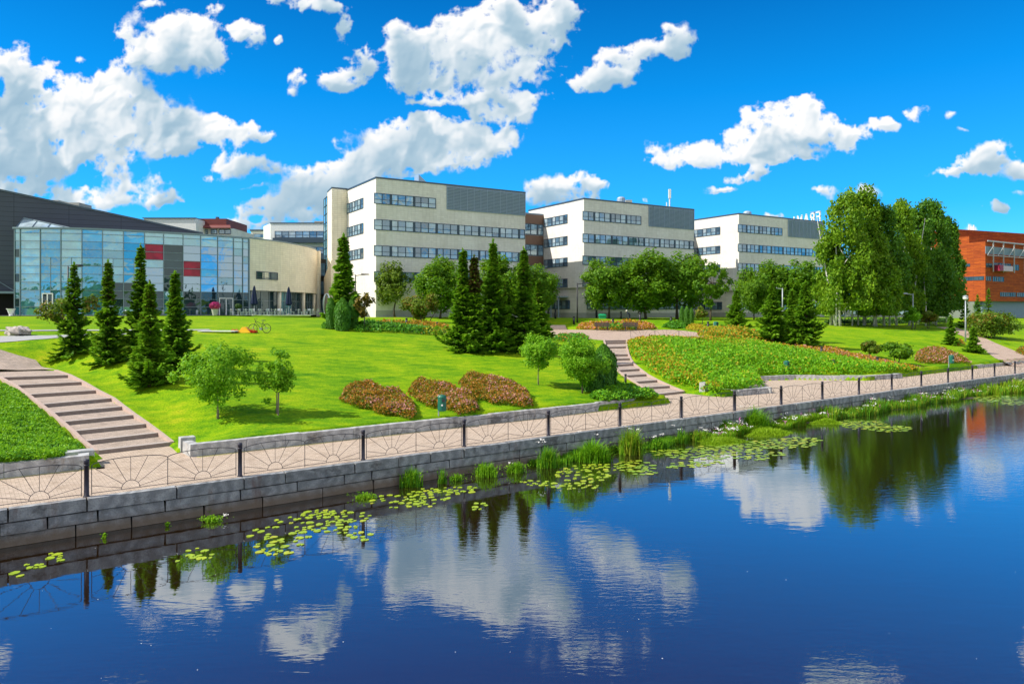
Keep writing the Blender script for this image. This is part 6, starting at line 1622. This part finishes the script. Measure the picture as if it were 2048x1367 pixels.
# lily pads
def mat_pad():
    m, nt, out = newmat('lily_pad'); g = nt.nodes.new('ShaderNodeObjectInfo'); gg = nt.nodes.new('ShaderNodeNewGeometry')
    n = noise(nt, 6, 3, vec=gg.outputs['Position']); r = mth(nt, 'MAXIMUM', g.outputs['Random'], gg.outputs['Random Per Island'])
    c = ramp(nt, mth(nt, 'MULTIPLY_ADD', n, .3, mth(nt, 'MULTIPLY', r, .75)), [(0, (.12, .26, .02)), (.4, (.22, .36, .015)), (.8, (.38, .46, .02)), (1, (.45, .38, .05))])
    pbsdf(nt, out, c, .35, 0, .5); return m
M_pad = mat_pad()
def pad_verts(rs, r=1):
    n = 13; a0 = rs.rand() * 6.28; v = [(0, 0, .012)]
    for k in range(n): a = a0 + .22 + (2 * math.pi - .44) * k / (n - 1); q = r * (1 + .05 * math.sin(a * 3 + a0)); v.append((q * math.cos(a), q * .86 * math.sin(a), .008 + .012 * rs.rand()))
    return v
pads = []
rs = np.random.RandomState(77)
for k in range(6):
    v = pad_verts(rs); me = bpy.data.meshes.new('lily_pad')
    lo = [(x, y, z - .014) for x, y, z in v]; n = len(v)
    me.from_pydata(v + lo, [], [tuple(range(n)), tuple(range(2 * n - 1, n - 1, -1))] + [(i, n + i, n + (i + 1) % n, (i + 1) % n) for i in range(n)]); me.materials.append(M_pad); pads.append(me)
regs = [(620, 1048, 76, 17, 28, 'a'), (560, 1068, 66, 16, 14, 'a'), (560, 1090, 48, 12, 10, 'a'), (680, 1032, 62, 14, 24, 'a'), (640, 1028, 40, 8, 10, 'a'), (545, 1104, 34, 6, 8, 'a'), (700, 1060, 34, 10, 9, 'a'), (722, 1072, 26, 8, 5, 'a'),
        (405, 1106, 34, 11, 9, 'b'), (357, 1122, 6, 2, 1, 'b'), (110, 1114, 22, 8, 6, 'b'), (48, 1140, 24, 12, 4, 'b'), (72, 1132, 20, 5, 3, 'b'),
        (800, 1002, 60, 13, 26, 'c'), (860, 990, 60, 13, 24, 'c'), (905, 982, 46, 8, 12, 'c'), (840, 1008, 30, 6, 7, 'c'), (960, 1012, 20, 8, 6, 'd'), (940, 975, 16, 3, 3, 'c')]
far = [(1075, 966, 40, 5, 14), (1165, 948, 58, 17, 40), (1200, 935, 44, 10, 18), (1150, 972, 48, 7, 20), (1265, 932, 46, 11, 34), (1290, 945, 24, 5, 9), (1345, 934, 10, 2, 3), (1400, 908, 70, 12, 70), (1380, 928, 40, 6, 16), (1460, 896, 70, 10, 60), (1500, 912, 40, 8, 22), (1560, 888, 70, 9, 60), (1600, 880, 40, 6, 26), (1545, 908, 30, 4, 10),
       (1730, 850, 46, 9, 60), (1780, 857, 44, 6, 40), (1700, 846, 30, 5, 20), (1990, 797, 44, 7, 70), (2030, 806, 30, 4, 20), (1330, 905, 30, 6, 16), (1430, 925, 16, 3, 4)]
where = {'a': 'yellow-green lily pad in the large raft at the left of the river', 'b': 'lily pad floating apart near the lower left corner', 'c': 'yellow-green lily pad in the raft below the fourth railing post', 'd': 'lily pad in the small group beside the spruce reflections', 'e': 'lily pad in the rafts under the sedge dome'}
cnt = 0; occ = []
def free(x, y, r):
    for (a, b, c) in occ:
        if (a - x) ** 2 + (b - y) ** 2 < ((.98 if y < 40 else .9) * (r + c)) ** 2: return False
    occ.append((x, y, r)); return True
for cx, cy_, rx, ry, n, key in regs + [(a, b, c, d, e, 'e') for a, b, c, d, e in far[:4]]:
    tries = 0; m = 0
    while m < n and tries < n * 12:
        tries += 1; a = rs.rand() * 6.28; q = rs.rand() ** .5; x, y = P(cx + rx * q * math.cos(a), cy_ + ry * q * math.sin(a), WATER); r = rs.uniform(.055, .14)
        if not free(x, y, r): continue
        o = link('lily_pad', pads[m % 6]); o.location = (x, y, WATER + .004); o.scale = (r, r, 1); o.rotation_euler = (rs.normal() * .008, rs.normal() * .008, rs.rand() * 6.28)
        tag(o, where[key], 'lily pad', {'a': 'lily pads, large left raft', 'b': 'lily pads, lower left', 'c': 'lily pads, raft below the fourth post', 'd': 'lily pads, small group', 'e': 'lily pads, rafts under the sedge dome'}[key]); m += 1; cnt += 1
V = []; Fc = []
for cx, cy_, rx, ry, n in far[4:]:
    tries = 0; m = 0
    while m < n and tries < n * 12:
        tries += 1; a = rs.rand() * 6.28; q = rs.rand() ** .5; x, y = P(cx + rx * q * math.cos(a), cy_ + ry * q * math.sin(a), WATER); r = rs.uniform(.10, .2)
        if not free(x, y, r): continue
        i = len(V); vv = pad_verts(rs, r); V += [(x + p[0], y + p[1], WATER + p[2]) for p in vv]; Fc.append(tuple(range(i, i + len(vv)))); m += 1
me = bpy.data.meshes.new('lily_pads'); me.from_pydata(V, [], Fc); me.materials.append(M_pad)
tag(link('far_lily_pads', me), 'far rafts of yellow-green lily pads along the reeds', 'lily pads', kind='stuff')
print('pads', cnt, len(Fc))
# ------------------------------------------------------------------ street furniture and small things
M_gr = simple('green_bin_paint', (.01, .13, .08), .45, var=.1)
M_blk = simple('black_paint', (.03, .03, .035), .5)
M_grey = simple('grey_paint', (.38, .42, .44), .45, .3)
M_navy = simple('navy_canvas', (.008, .018, .06), .9)
M_yel = simple('yellow_plastic', (.85, .45, .01), .35); M_redp = simple('red_plastic', (.6, .03, .01), .35)
M_rub = simple('tyre_rubber', (.02, .02, .02), .8)
M_wood = simple('dark_bench_wood', (.07, .045, .035), .7, var=.3, scale=12)
M_skin = simple('skin', (.55, .33, .23), .6); M_cloth = simple('dark_clothes', (.02, .025, .05), .9); M_hair = simple('white_hair', (.75, .72, .66), .9)
M_alu = simple('aluminium', (.62, .66, .70), .35, .6)
def at(t, px, py, rz=0):
    x, y, z = G(px, py); t.location = (x, y, z); t.rotation_euler = (0, 0, rz); return t
# litter bins
def litter_bin(label, px, py, rz=0, tilt=0, h=1.0):
    t = thing('litter_bin', label, 'litter bin', group='green litter bins')
    mb = MB(); w = .2
    prof = [(w * .92, .28), (w, .32), (w, .86), (w * .97, .88)]
    mb.lathe(prof, n=16); mb.build('bin_body', M_gr, t, smooth=False)
    mb = MB(); mb.lathe([(w * 1.04, .88), (w * 1.04, .93), (w * .8, 1.0), (.02, 1.02)], n=16); mb.build('lid', M_gr, t)
    mb = MB(); mb.tube([(-.17, .12, -.1), (-.17, .12, .95)], .03, 8); mb.build('pole', M_grey, t)
    mb = MB(); mb.box(.02, .16, -.205, -.19, .72, .83); mb.build('slot', M_blk, t)
    mb = MB(); mb.lathe([(.045, 0), (.045, .004)], n=12); o = mb.build('sticker', M_white, t); o.rotation_euler = (R(90), 0, 0); o.location = (.02, -.2, .56)
    at(t, px, py, rz); t.rotation_euler[1] = tilt; return t
litter_bin('green litter bin between the pink flower beds on the near lawn', 884, 833)
litter_bin('green litter bin sunk in the front of the broad shrub bank', 1573.5, 746)
litter_bin('green litter bin before the long bronze flower bed on the right', 1903, 736)
litter_bin('green litter bin tilted among the yellow planting by the plaza', 1430, 661, tilt=.15).scale = (1.5, 1.5, 1.2)
# bollard lights
mb = MB(); mb.lathe([(.09, -.1), (.09, .78), (.075, .79), (.075, .9), (.095, .91), (.095, 1.0), (.06, 1.03)], n=12); bm_ = mb.mesh('bollard_light', [M_blk], True)
def bollard(label, px, b, tp, me=None):
    x, y, z = G(px, b); o = link('bollard_light', me or bm_); h = (b - tp) * y / F; s = min(1.9, max(.8, y / 55)); o.location = (x, y, z); o.scale = (s, s, h)
    tag(o, label, 'bollard', 'dark bollard lights in the park')
for px, b, tp, lb in ((774.6, 651, 639, 'bollard at the left of the planting under the nearest block'), (813, 653, 636, 'tallest-looking bollard in the planting under the nearest block'), (874.6, 657, 644, 'bollard in the yellow shrubs left of the central spruces'),
    (1147.8, 648, 632, 'bollard on the lawn just left of the tall black lamp by the plaza'), (1226, 655, 638, 'bollard between the two benches'), (1342, 645, 633, 'bollard on the lawn behind the gap in the plaza'), (1280, 646, 625, 'bollard right of the benches, near the bending person'), (1242, 638, 623, 'bollard behind the benches, left of the bending person'),
    (1193, 636, 620, 'bollard in front of the middle block, left of the green container'), (1111, 637, 619, 'right one of two bollards by the middle block entrance'), (1097, 637, 619, 'left one of two bollards by the middle block entrance'), (1416, 662, 643, 'bollard left of the tilted green bin'), (1545.6, 688, 666, 'bollard at the top of the shrub bank under the middle right spruce'),
    (1251, 769, 748, 'short bollard at the foot of the dark thujas by the curving stairs'), (1137, 697, 682, 'bollard half hidden by the young trees left of the curving stairs'), (1477, 752, 740, 'low bollard deep in the green of the shrub bank'), (1643, 711, 693, 'rusty-looking bollard at the foot of the dark right-hand spruce'), (1755, 731, 714, 'bollard between the two bushes on the right lawn'), (1667, 736, 719, 'bollard in the right half of the shrub bank')):
    bollard(lb, px, b, tp)
# lamps
def lamp(label, px, b, tp, mat, arm=1, kind='arm', rz=0):
    x, y, z = G(px, b); h = (b - tp) * y / F; t = thing('street_lamp', label, 'street lamp', (x, y, z), rz, 'street lamps'); hs_ = min(1, y / 90)
    r = .075 if y > 60 else .05; r = max(r, y * .0009)
    mb = MB(); mb.tube([(0, 0, -.2), (0, 0, h * .5), (0, 0, h)], [r * 1.3, r, r * .85], 8); mb.build('pole', mat, t, smooth=True)
    if kind == 'arm':
        L = .012 * y + .15
        mb = MB(); mb.tube([(0, 0, h - .15), (arm * L * .5, 0, h - .05), (arm * L, 0, h + .02)], r * .6, 6); mb.build('arm', mat, t)
        mb = MB(); mb.hexa([(arm * L * .6, -.2, h - .08), (arm * (L * .6 + 1.0 * hs_), -.2 * hs_, h - .02), (arm * (L * .6 + 1.0 * hs_), .2 * hs_, h - .02), (arm * L * .6, .2, h - .08)], [(arm * L * .6, -.14, h + .14), (arm * (L * .6 + .9 * hs_), -.12, h + .10), (arm * (L * .6 + .9 * hs_), .12, h + .10), (arm * L * .6, .14, h + .14)]); mb.build('lamp_head', mat, t)
    else:
        mb = MB(); mb.lathe([(.05, h), (.26, h + .12), (.30, h + .32), (.18, h + .5), (.03, h + .55)], n=14); mb.build('lamp_head', M_white, t, smooth=True)
        mb = MB(); mb.lathe([(.34, h + .44), (.3, h + .5), (.02, h + .6)], n=14); mb.build('lamp_cap', M_grey, t, smooth=True)
    return t
lamp('tall black lamp between the narrow spruce and the nearest block', 711, 643, 549, M_blk, 1)
lamp('tall dark lamp behind the left end of the plaza planting', 1154.6, 645, 566, M_blk, 1)
lamp('pale lamp half hidden in the maple before the farthest block', 1565, 640, 576, M_grey, -1)
lamp('grey lamp with an arm to the left, in front of the birches', 1825.7, 655, 587, M_grey, -1)
lamp('pale lamp with a round white head beside the right-hand path', 1931, 683, 600, M_grey, kind='ball')
lamp('dark lamp head rising behind the leftmost spruce', 136, 668, 532, M_blk, 1)
# benches on the plaza
def bench(label, px, w_m):
    g_ = G(px, 659.6); y = min(g_[1] - 1.0, F * (EYE - PLZ) / (662.2 - HOR)); x = Q(px, y); t = thing('park_bench', label, 'bench', (x, y, max(PLZ, zxy(x, y))), 0, 'dark benches on the plaza'); h = w_m / 2
    mb = MB()
    for k in range(3): mb.box(-h, h, -.55 + k * .17, -.42 + k * .17, .44, .48)
    mb.build('seat', M_wood, t)
    mb = MB()
    for k in range(4): mb.hexa([(-h, -.02 + k * .02, .52 + k * .13), (h, -.02 + k * .02, .52 + k * .13), (h, .03 + k * .02, .52 + k * .13), (-h, .03 + k * .02, .52 + k * .13)], [(-h, 0 + k * .02, .635 + k * .13), (h, 0 + k * .02, .635 + k * .13), (h, .05 + k * .02, .635 + k * .13), (-h, .05 + k * .02, .635 + k * .13)])
    mb.build('backrest', M_wood, t)
    for q in (-1, 1):
        mb = MB(); cx = q * (h - .3); mb.tube([(cx, -.5, 0), (cx, -.48, .45)], .045, 6); mb.tube([(cx, -.04, 0), (cx, .0, .5), (cx, .08, 1.0)], .045, 6); mb.tube([(cx, -.5, .42), (cx, -.02, .42)], .04, 6); mb.build('leg', M_blk, t)
bench('left dark bench facing the river on the plaza', 1204, 1.95); bench('right dark bench facing the river on the plaza', 1261, 1.95)
# person bending over behind the flowers
x, y, z = G(1259, 641.5); pt = thing('person', 'bending person in dark clothes with white hair behind the flower bed', 'person', (x, y, z))
J = {'pel': (0, 0, .92), 'sp': (-.10, 0, 1.12), 'ch': (-.24, 0, 1.32), 'nk': (-.34, 0, 1.42), 'hd': (-.42, 0, 1.50), 'ht': (-.50, 0, 1.58),
     'hl': (.02, .10, .88), 'kl': (-.06, .12, .50), 'al': (.06, .12, .08), 'tl': (-.1, .13, .03), 'hr': (.02, -.10, .88), 'kr': (.04, -.12, .48), 'ar': (.12, -.12, .08), 'tr': (-.04, -.13, .03),
     'sl': (-.26, .18, 1.33), 'el': (-.34, .24, 1.06), 'wl': (-.46, .2, .84), 'fl': (-.50, .19, .74), 'sr': (-.26, -.18, 1.33), 'er': (-.36, -.22, 1.07), 'wr': (-.50, -.2, .88), 'fr': (-.55, -.19, .78)}
Rr = {'pel': .15, 'sp': .14, 'ch': .16, 'nk': .06, 'hd': .10, 'ht': .08, 'hl': .10, 'kl': .065, 'al': .045, 'tl': .04, 'hr': .10, 'kr': .065, 'ar': .045, 'tr': .04, 'sl': .07, 'el': .045, 'wl': .03, 'fl': .03, 'sr': .07, 'er': .045, 'wr': .03, 'fr': .03}
E = [('pel', 'sp'), ('sp', 'ch'), ('ch', 'nk'), ('nk', 'hd'), ('hd', 'ht'), ('pel', 'hl'), ('hl', 'kl'), ('kl', 'al'), ('al', 'tl'), ('pel', 'hr'), ('hr', 'kr'), ('kr', 'ar'), ('ar', 'tr'), ('ch', 'sl'), ('sl', 'el'), ('el', 'wl'), ('wl', 'fl'), ('ch', 'sr'), ('sr', 'er'), ('er', 'wr'), ('wr', 'fr')]
# hands: five short fingers each
for sd_, hand in (('l', 'fl'), ('r', 'fr')):
    hx_, hy_, hz_ = J[hand]
    for k in range(5):
        nm = f'{sd_}f{k}'; J[nm] = (hx_ - .02 - .008 * k, hy_ + (k - 2) * .018, hz_ - (.07 if k else .045)); Rr[nm] = .009; E.append((hand, nm))
ks = list(J); me = bpy.data.meshes.new('body'); me.from_pydata([J[k] for k in ks], [(ks.index(a), ks.index(b)) for a, b in E], []); me.materials.append(M_cloth)
bo = link('body', me, pt); md = bo.modifiers.new('skin', 'SKIN'); 
for i, k in enumerate(ks): me.skin_vertices[0].data[i].radius = (Rr[k], Rr[k]); 
me.skin_vertices[0].data[0].use_root = True
sm = bo.modifiers.new('sub', 'SUBSURF'); sm.levels = 1; sm.render_levels = 1
mb = MB(); mb.lathe([(.02, -.13), (.10, -.10), (.135, 0), (.12, .09), (.05, .14)], n=12); o = mb.build('hair', M_hair, pt, smooth=True); o.location = (-.44, 0, 1.58); o.rotation_euler = (0, -.7, 0)
mb = MB(); mb.lathe([(.02, -.09), (.07, -.07), (.085, .0), (.06, .07)], n=10); o = mb.build('face', M_skin, pt, smooth=True); o.location = (-.53, 0, 1.49); o.rotation_euler = (0, -1.0, 0)
# green plastic container
x, y, z = G(1205, 637); t = thing('grit_container', 'green plastic grit container at the foot of the middle block', 'container', (x, y, z)); w = 15 * y / F
mb = MB(); mb.hexa([(-w / 2 + .1, -.4, 0), (w / 2 - .1, -.4, 0), (w / 2 - .1, .4, 0), (-w / 2 + .1, .4, 0)], [(-w / 2, -.45, .55), (w / 2, -.45, .55), (w / 2, .45, .55), (-w / 2, .45, .55)]); mb.build('tub', simple('bright_green_plastic', (.02, .35, .16), .4), t)
mb = MB(); mb.hexa([(-w / 2 - .04, -.5, .55), (w / 2 + .04, -.5, .55), (w / 2 + .04, .5, .55), (-w / 2 - .04, .5, .55)], [(-w / 2 + .1, -.3, .78), (w / 2 - .1, -.3, .78), (w / 2 - .1, .4, .82), (-w / 2 + .1, .4, .82)]); mb.build('lid', bpy.data.materials['bright_green_plastic'], t)
# bicycle on the lawn
x, y, z = G(519.5, 665.5); bk_ = thing('bicycle', 'dark bicycle standing on the lawn beside the yellow and red play ramp', 'bicycle', (x, y, z), R(-6))
def wheel(cx):
    mb = MB(); pts = [(cx + .33 * math.cos(a), 0, .34 + .33 * math.sin(a)) for a in np.linspace(0, 2 * math.pi, 29)]; mb.tube(pts, .022, 6, cap=False); w_ = mb.build('wheel', M_rub, bk_)
    mb = MB()
    for k in range(14): a = math.pi * 2 * k / 14; mb.tube([(cx, .02 * (-1) ** k, .34), (cx + .31 * math.cos(a), 0, .34 + .31 * math.sin(a))], .003, 3)
    mb.tube([(cx, -.05, .34), (cx, .05, .34)], .025, 6); mb.build('spokes', M_grey, w_)
wheel(-.53); wheel(.53)
mb = MB(); hd_, bb_, st_, rr_, fr_ = (-.33, 0, .84), (.08, 0, .30), (.24, 0, .78), (.53, 0, .34), (-.53, 0, .34)
for a, b in ((hd_, bb_), ((-.35, 0, .92), (.20, 0, .64)), (bb_, st_), (st_, rr_), (bb_, rr_)): mb.tube([a, b], .019, 6)
mb.build('frame', M_blk, bk_)
mb = MB(); mb.tube([(-.38, 0, 1.0), (-.33, 0, .84), fr_], .016, 6); mb.build('fork', M_blk, bk_)
mb = MB(); mb.tube([(-.30, -.26, 1.06), (-.38, -.1, 1.02), (-.38, .1, 1.02), (-.30, .26, 1.06)], .014, 6); mb.build('handlebar', M_blk, bk_)
mb = MB(); mb.tube([st_, (.27, 0, .92)], .014, 6); mb.hexa([(.14, -.03, .92), (.42, -.08, .92), (.42, .08, .92), (.14, .03, .92)], [(.14, -.02, .96), (.42, -.07, .97), (.42, .07, .97), (.14, .02, .96)]); mb.build('saddle', M_blk, bk_)
mb = MB(); mb.tube([(.08, -.06, .30), (.08, .06, .30)], .09, 10); mb.tube([(.08, .08, .30), (.18, .1, .18)], .014, 5); mb.tube([(.08, -.08, .30), (-.02, -.1, .42)], .014, 5); mb.build('crankset', M_grey, bk_)
# play ramp and board
x, y, z = G(489, 665); t = thing('play_ramp', 'yellow and red plastic play ramp beside the bicycle', 'play ramp', (x, y, z))
mb = MB(); mb.hexa([(-.42, -.3, 0), (.5, -.3, 0), (.5, .3, 0), (-.42, .3, 0)], [(-.12, -.2, .42), (.0, -.2, .42), (.0, .2, .42), (-.12, .2, .42)]); mb.hexa([(.06, -.25, 0), (.55, -.25, 0), (.55, .25, 0), (.06, .25, 0)], [(.08, -.2, .44), (.16, -.2, .44), (.16, .2, .44), (.08, .2, .44)]); mb.build('ramp_body', M_yel, t)
for q, (cx, s_) in enumerate(((-.62, 1), (.62, 1))):
    mb = MB()
    for k in (-.16, .1): mb.tube([(cx + k + .12 * math.cos(a), -.2 + .3 * 0, .13 + .12 * math.sin(a)) for a in np.linspace(0, 2 * math.pi, 15)], .03, 5, cap=False)
    mb.box(cx - .3, cx + .3, -.15, .2, 0, .16); mb.build('side_piece', M_redp, t)
a_ = G(395, 664.5); b_ = G(476, 665.5); mb = MB(); mb.box(0, b_[0] - a_[0], 0, .9, .06, .12); 
o = mb.build('play_board', M_white); o.location = (a_[0], a_[1], a_[2] + .0); tag(o, 'long low white board lying on the lawn left of the play ramp', 'board')
# boulder
rs = np.random.RandomState(5); x, y, z = G(38, 670); import bmesh
bmm = bmesh.new(); bmesh.ops.create_icosphere(bmm, subdivisions=4, radius=1)
w = 47 * y / F / 2; ph = rs.rand(6) * 6
for v in bmm.verts:
    c = v.co; n_ = .16 * math.sin(c.x * 3 + ph[0]) * math.sin(c.y * 4 + ph[1]) + .10 * math.sin(c.z * 7 + c.x * 5 + ph[2]) + .06 * math.sin(c.x * 11 + c.y * 9 + ph[3])
    q = c * (1 + n_); q.x = math.copysign(abs(q.x) ** .9, q.x); v.co = (q.x * w, q.y * w * .7, max(-.2, q.z * w * .42 * (1.15 - .35 * c.x)) + .1)
me = bpy.data.meshes.new('boulder'); bmm.to_mesh(me); me.materials.append(mat_granite('boulder_stone', (.42, .36, .32), (.66, .58, .52))); o = link('boulder', me); o.location = (x, y, z + .1); tag(o, 'large pale flat-topped boulder lying on the grass at the left edge', 'boulder')
# parasols, cafe tables and chairs on the terrace
def parasol(label, px, Y):
    t = thing('closed_parasol', label, 'parasol', (Q(px, Y), Y, 4.87), 0, 'closed navy parasols on the cafe terrace')
    mb = MB(); mb.tube([(0, 0, 0), (0, 0, 3.8)], .04, 8); mb.build('pole', M_grey, t)
    mb = MB(); n = 14; i0 = 0
    prof = [(.02, 3.85), (.12, 3.6), (.26, 2.6), (.36, 1.7), (.38, 1.45), (.2, 1.3), (.05, 1.28)]
    for r_, zz in prof:
        for k in range(n): a = 2 * math.pi * k / n; q = r_ * (1 + .18 * (-1) ** k); mb.v.append((q * math.cos(a), q * math.sin(a), zz + (.1 * (k % 2) if r_ > .3 else 0)))
    for j in range(len(prof) - 1):
        for k in range(n): mb.f.append((j * n + k, (j + 1) * n + k, (j + 1) * n + (k + 1) % n, j * n + (k + 1) % n)); mb.m.append(0)
    mb.build('canopy', M_navy, t)
    mb = MB(); mb.lathe([(.3, 0), (.3, .12), (.06, .15)], n=12); mb.build('base', M_plinth, t)
parasol('left closed navy parasol, before the seam of glass and stone', 508.5, 93.5); parasol('right closed navy parasol before the curved stone wing', 577.5, 98.0)
def cafe_chair():
    t = thing('cafe_chair', 'light metal cafe chair', 'chair')
    mb = MB(); mb.box(-.22, .22, -.22, .22, .43, .46); mb.build('seat', M_alu, t)
    mb = MB(); mb.box(-.22, .22, .2, .225, .6, .85); mb.box(-.22, -.19, .2, .23, .44, .86); mb.box(.19, .22, .2, .23, .44, .86); mb.build('backrest', M_alu, t)
    for a in (-1, 1):
        for b in (-1, 1): mb = MB(); mb.tube([(a * .2, b * .2, 0), (a * .2, b * .2, .44)], .022, 5); mb.build('leg', M_alu, t)
    return t
def cafe_table():
    t = thing('cafe_table', 'round cafe table', 'table')
    mb = MB(); mb.lathe([(.36, .71), (.38, .72), (.38, .745)], n=16); mb.build('table_top', M_alu, t); mb = MB(); mb.lathe([(.25, 0), (.25, .03), (.03, .05), (.03, .71)], n=10); mb.build('pedestal', M_alu, t); return t
c0, t0 = cafe_chair(), cafe_table(); rgc = random.Random(6); first = [True, True]
tabs = [(476, 91.5), (493, 92), (503, 94.6), (520, 93.5), (536, 95), (549, 94.2), (558, 96.2), (596, 98), (612, 99.5), (622, 99.0)]
for i, (px, Y) in enumerate(tabs):
    tx, ty = Q(px, Y), Y
    o = t0 if first[0] else copy_tree(t0); first[0] = False; o.location = (tx, ty, 4.87); o['label'] = 'round metal cafe table among chairs on the terrace before the halls'; o['group'] = 'cafe tables on the terrace'
    for k in range(rgc.choice((2, 3, 3, 4))):
        a = rgc.uniform(0, 6.28) if k > 1 else (0.2 + k * math.pi + rgc.uniform(-.4, .4)); o = c0 if first[1] else copy_tree(c0); first[1] = False
        o.location = (tx + .75 * math.cos(a), ty + .6 * math.sin(a), 4.87); o.rotation_euler = (0, 0, a - math.pi / 2 + rgc.uniform(-.3, .3)); o['label'] = 'light metal cafe chair on the terrace before the halls'; o['group'] = 'cafe chairs on the terrace'
# flower pots and topiary by the doors
def pot(name, label, px, Y, mat, r, ph, lr, pm, catg='flower pot'):
    t = thing(name, label, catg, (Q(px, Y), Y, 4.87)); mb = MB(); mb.lathe([(r * .6, 0), (r * .9, ph * .8), (r, ph)], n=14); mb.build('pot', pm, t)
    rs = np.random.RandomState(int(px)); n = 700; d = rvec(rs, n); c = d * lr * rs.uniform(.75, 1.05, n)[:, None] * np.array([1, 1, .75]) + np.array([0, 0, ph + lr * .6]); link('foliage', leafmesh('foliage', [(leaves(c, d + rvec(rs, n) * .5, np.full(n, .16), rs), mat)]), t)
M_mag = leafmat('magenta_flowers', (.25, .004, .09), (.45, .01, .16), (.6, .05, .25), .2, 2)
pot('flower_pot', 'pot of magenta flowers by the glass doors', 430, 90.5, M_mag, .45, .8, .68, M_plinth)
pot('topiary_ball', 'dark clipped ball plant in a pot on the terrace', 477, 93.8, L_dk, .25, .9, .45, M_blk)
t = thing('entrance_pot', 'white urn beside the entrance at the far left', 'pot', (Q(22, 87), 87, 4.85)); mb = MB(); mb.lathe([(.25, 0), (.2, .1), (.42, .75), (.5, .8), (.5, .85)], n=14); mb.build('urn', M_white, t)
for px, lb in ((252, 'left one of three short grey posts before the glass hall'), (326, 'middle one of three short grey posts before the glass hall'), (394, 'right one of three short grey posts before the glass hall')):
    mb = MB(); mb.lathe([(.14, -.1), (.14, .62), (.1, .68)], n=10); o = mb.build('short_post', M_grey, smooth=True); Y = hallY(px) - 1.6; o.location = (Q(px, Y), Y, 4.87); tag(o, lb, 'post', 'short grey posts before the glass hall')
# steel sculpture by the thujas
x, y, z = G(653, 634); mb = MB(); pts = []
for k in range(25): a = -.2 + 2 * math.pi * k / 26; pts.append((.45 * math.cos(a) * 1.0, .1 * math.sin(2 * a), 1.6 + 1.9 * math.sin(a) * (1 if k < 13 else .85)))
mb.tube(pts, [.05 + .10 * abs(math.sin(k * .4)) for k in range(25)], 6); mb.tube([(0, 0, -.1), (.05, 0, .35)], .12, 6); o = mb.build('steel_sculpture', M_alu, smooth=True); o.location = (x, y, z); tag(o, 'slim looping steel sculpture left of the clipped thujas', 'sculpture')
V = []; Fc = []; rgp = random.Random(31)
for k in range(28):
    x, y = P(rgp.uniform(0, 2048), rgp.uniform(1090, 1360), WATER); r_ = rgp.uniform(.006, .014); i = len(V); a = rgp.uniform(0, 6)
    V += [(x + r_ * math.cos(a + q), y + r_ * math.sin(a + q), WATER + .004) for q in (0, 1.2, 2.6, 4.4)]; Fc.append((i, i + 1, i + 2, i + 3))
me = bpy.data.meshes.new('floating_specks'); me.from_pydata(V, [], Fc); me.materials.append(M_white); tag(link('floating_specks', me), 'tiny pale petals and seeds drifting on the open water', 'debris', kind='stuff')
# trees on the opposite bank: mirrored in the glass fronts
rgt = random.Random(9)
for i in range(15):
    src = m0 if i % 2 else m1; o = copy_tree(src, label='broad tree on the opposite bank, mirrored in the glass hall', group='trees on the opposite bank')
    o.location = (-165 + i * 14 + rgt.uniform(-4, 4), -72 + rgt.uniform(-8, 8) + .0 * i, -.6); o.rotation_euler = (0, 0, rgt.uniform(0, 6)); s_ = rgt.uniform(.9, 1.35); o.scale = (s_, s_, s_)
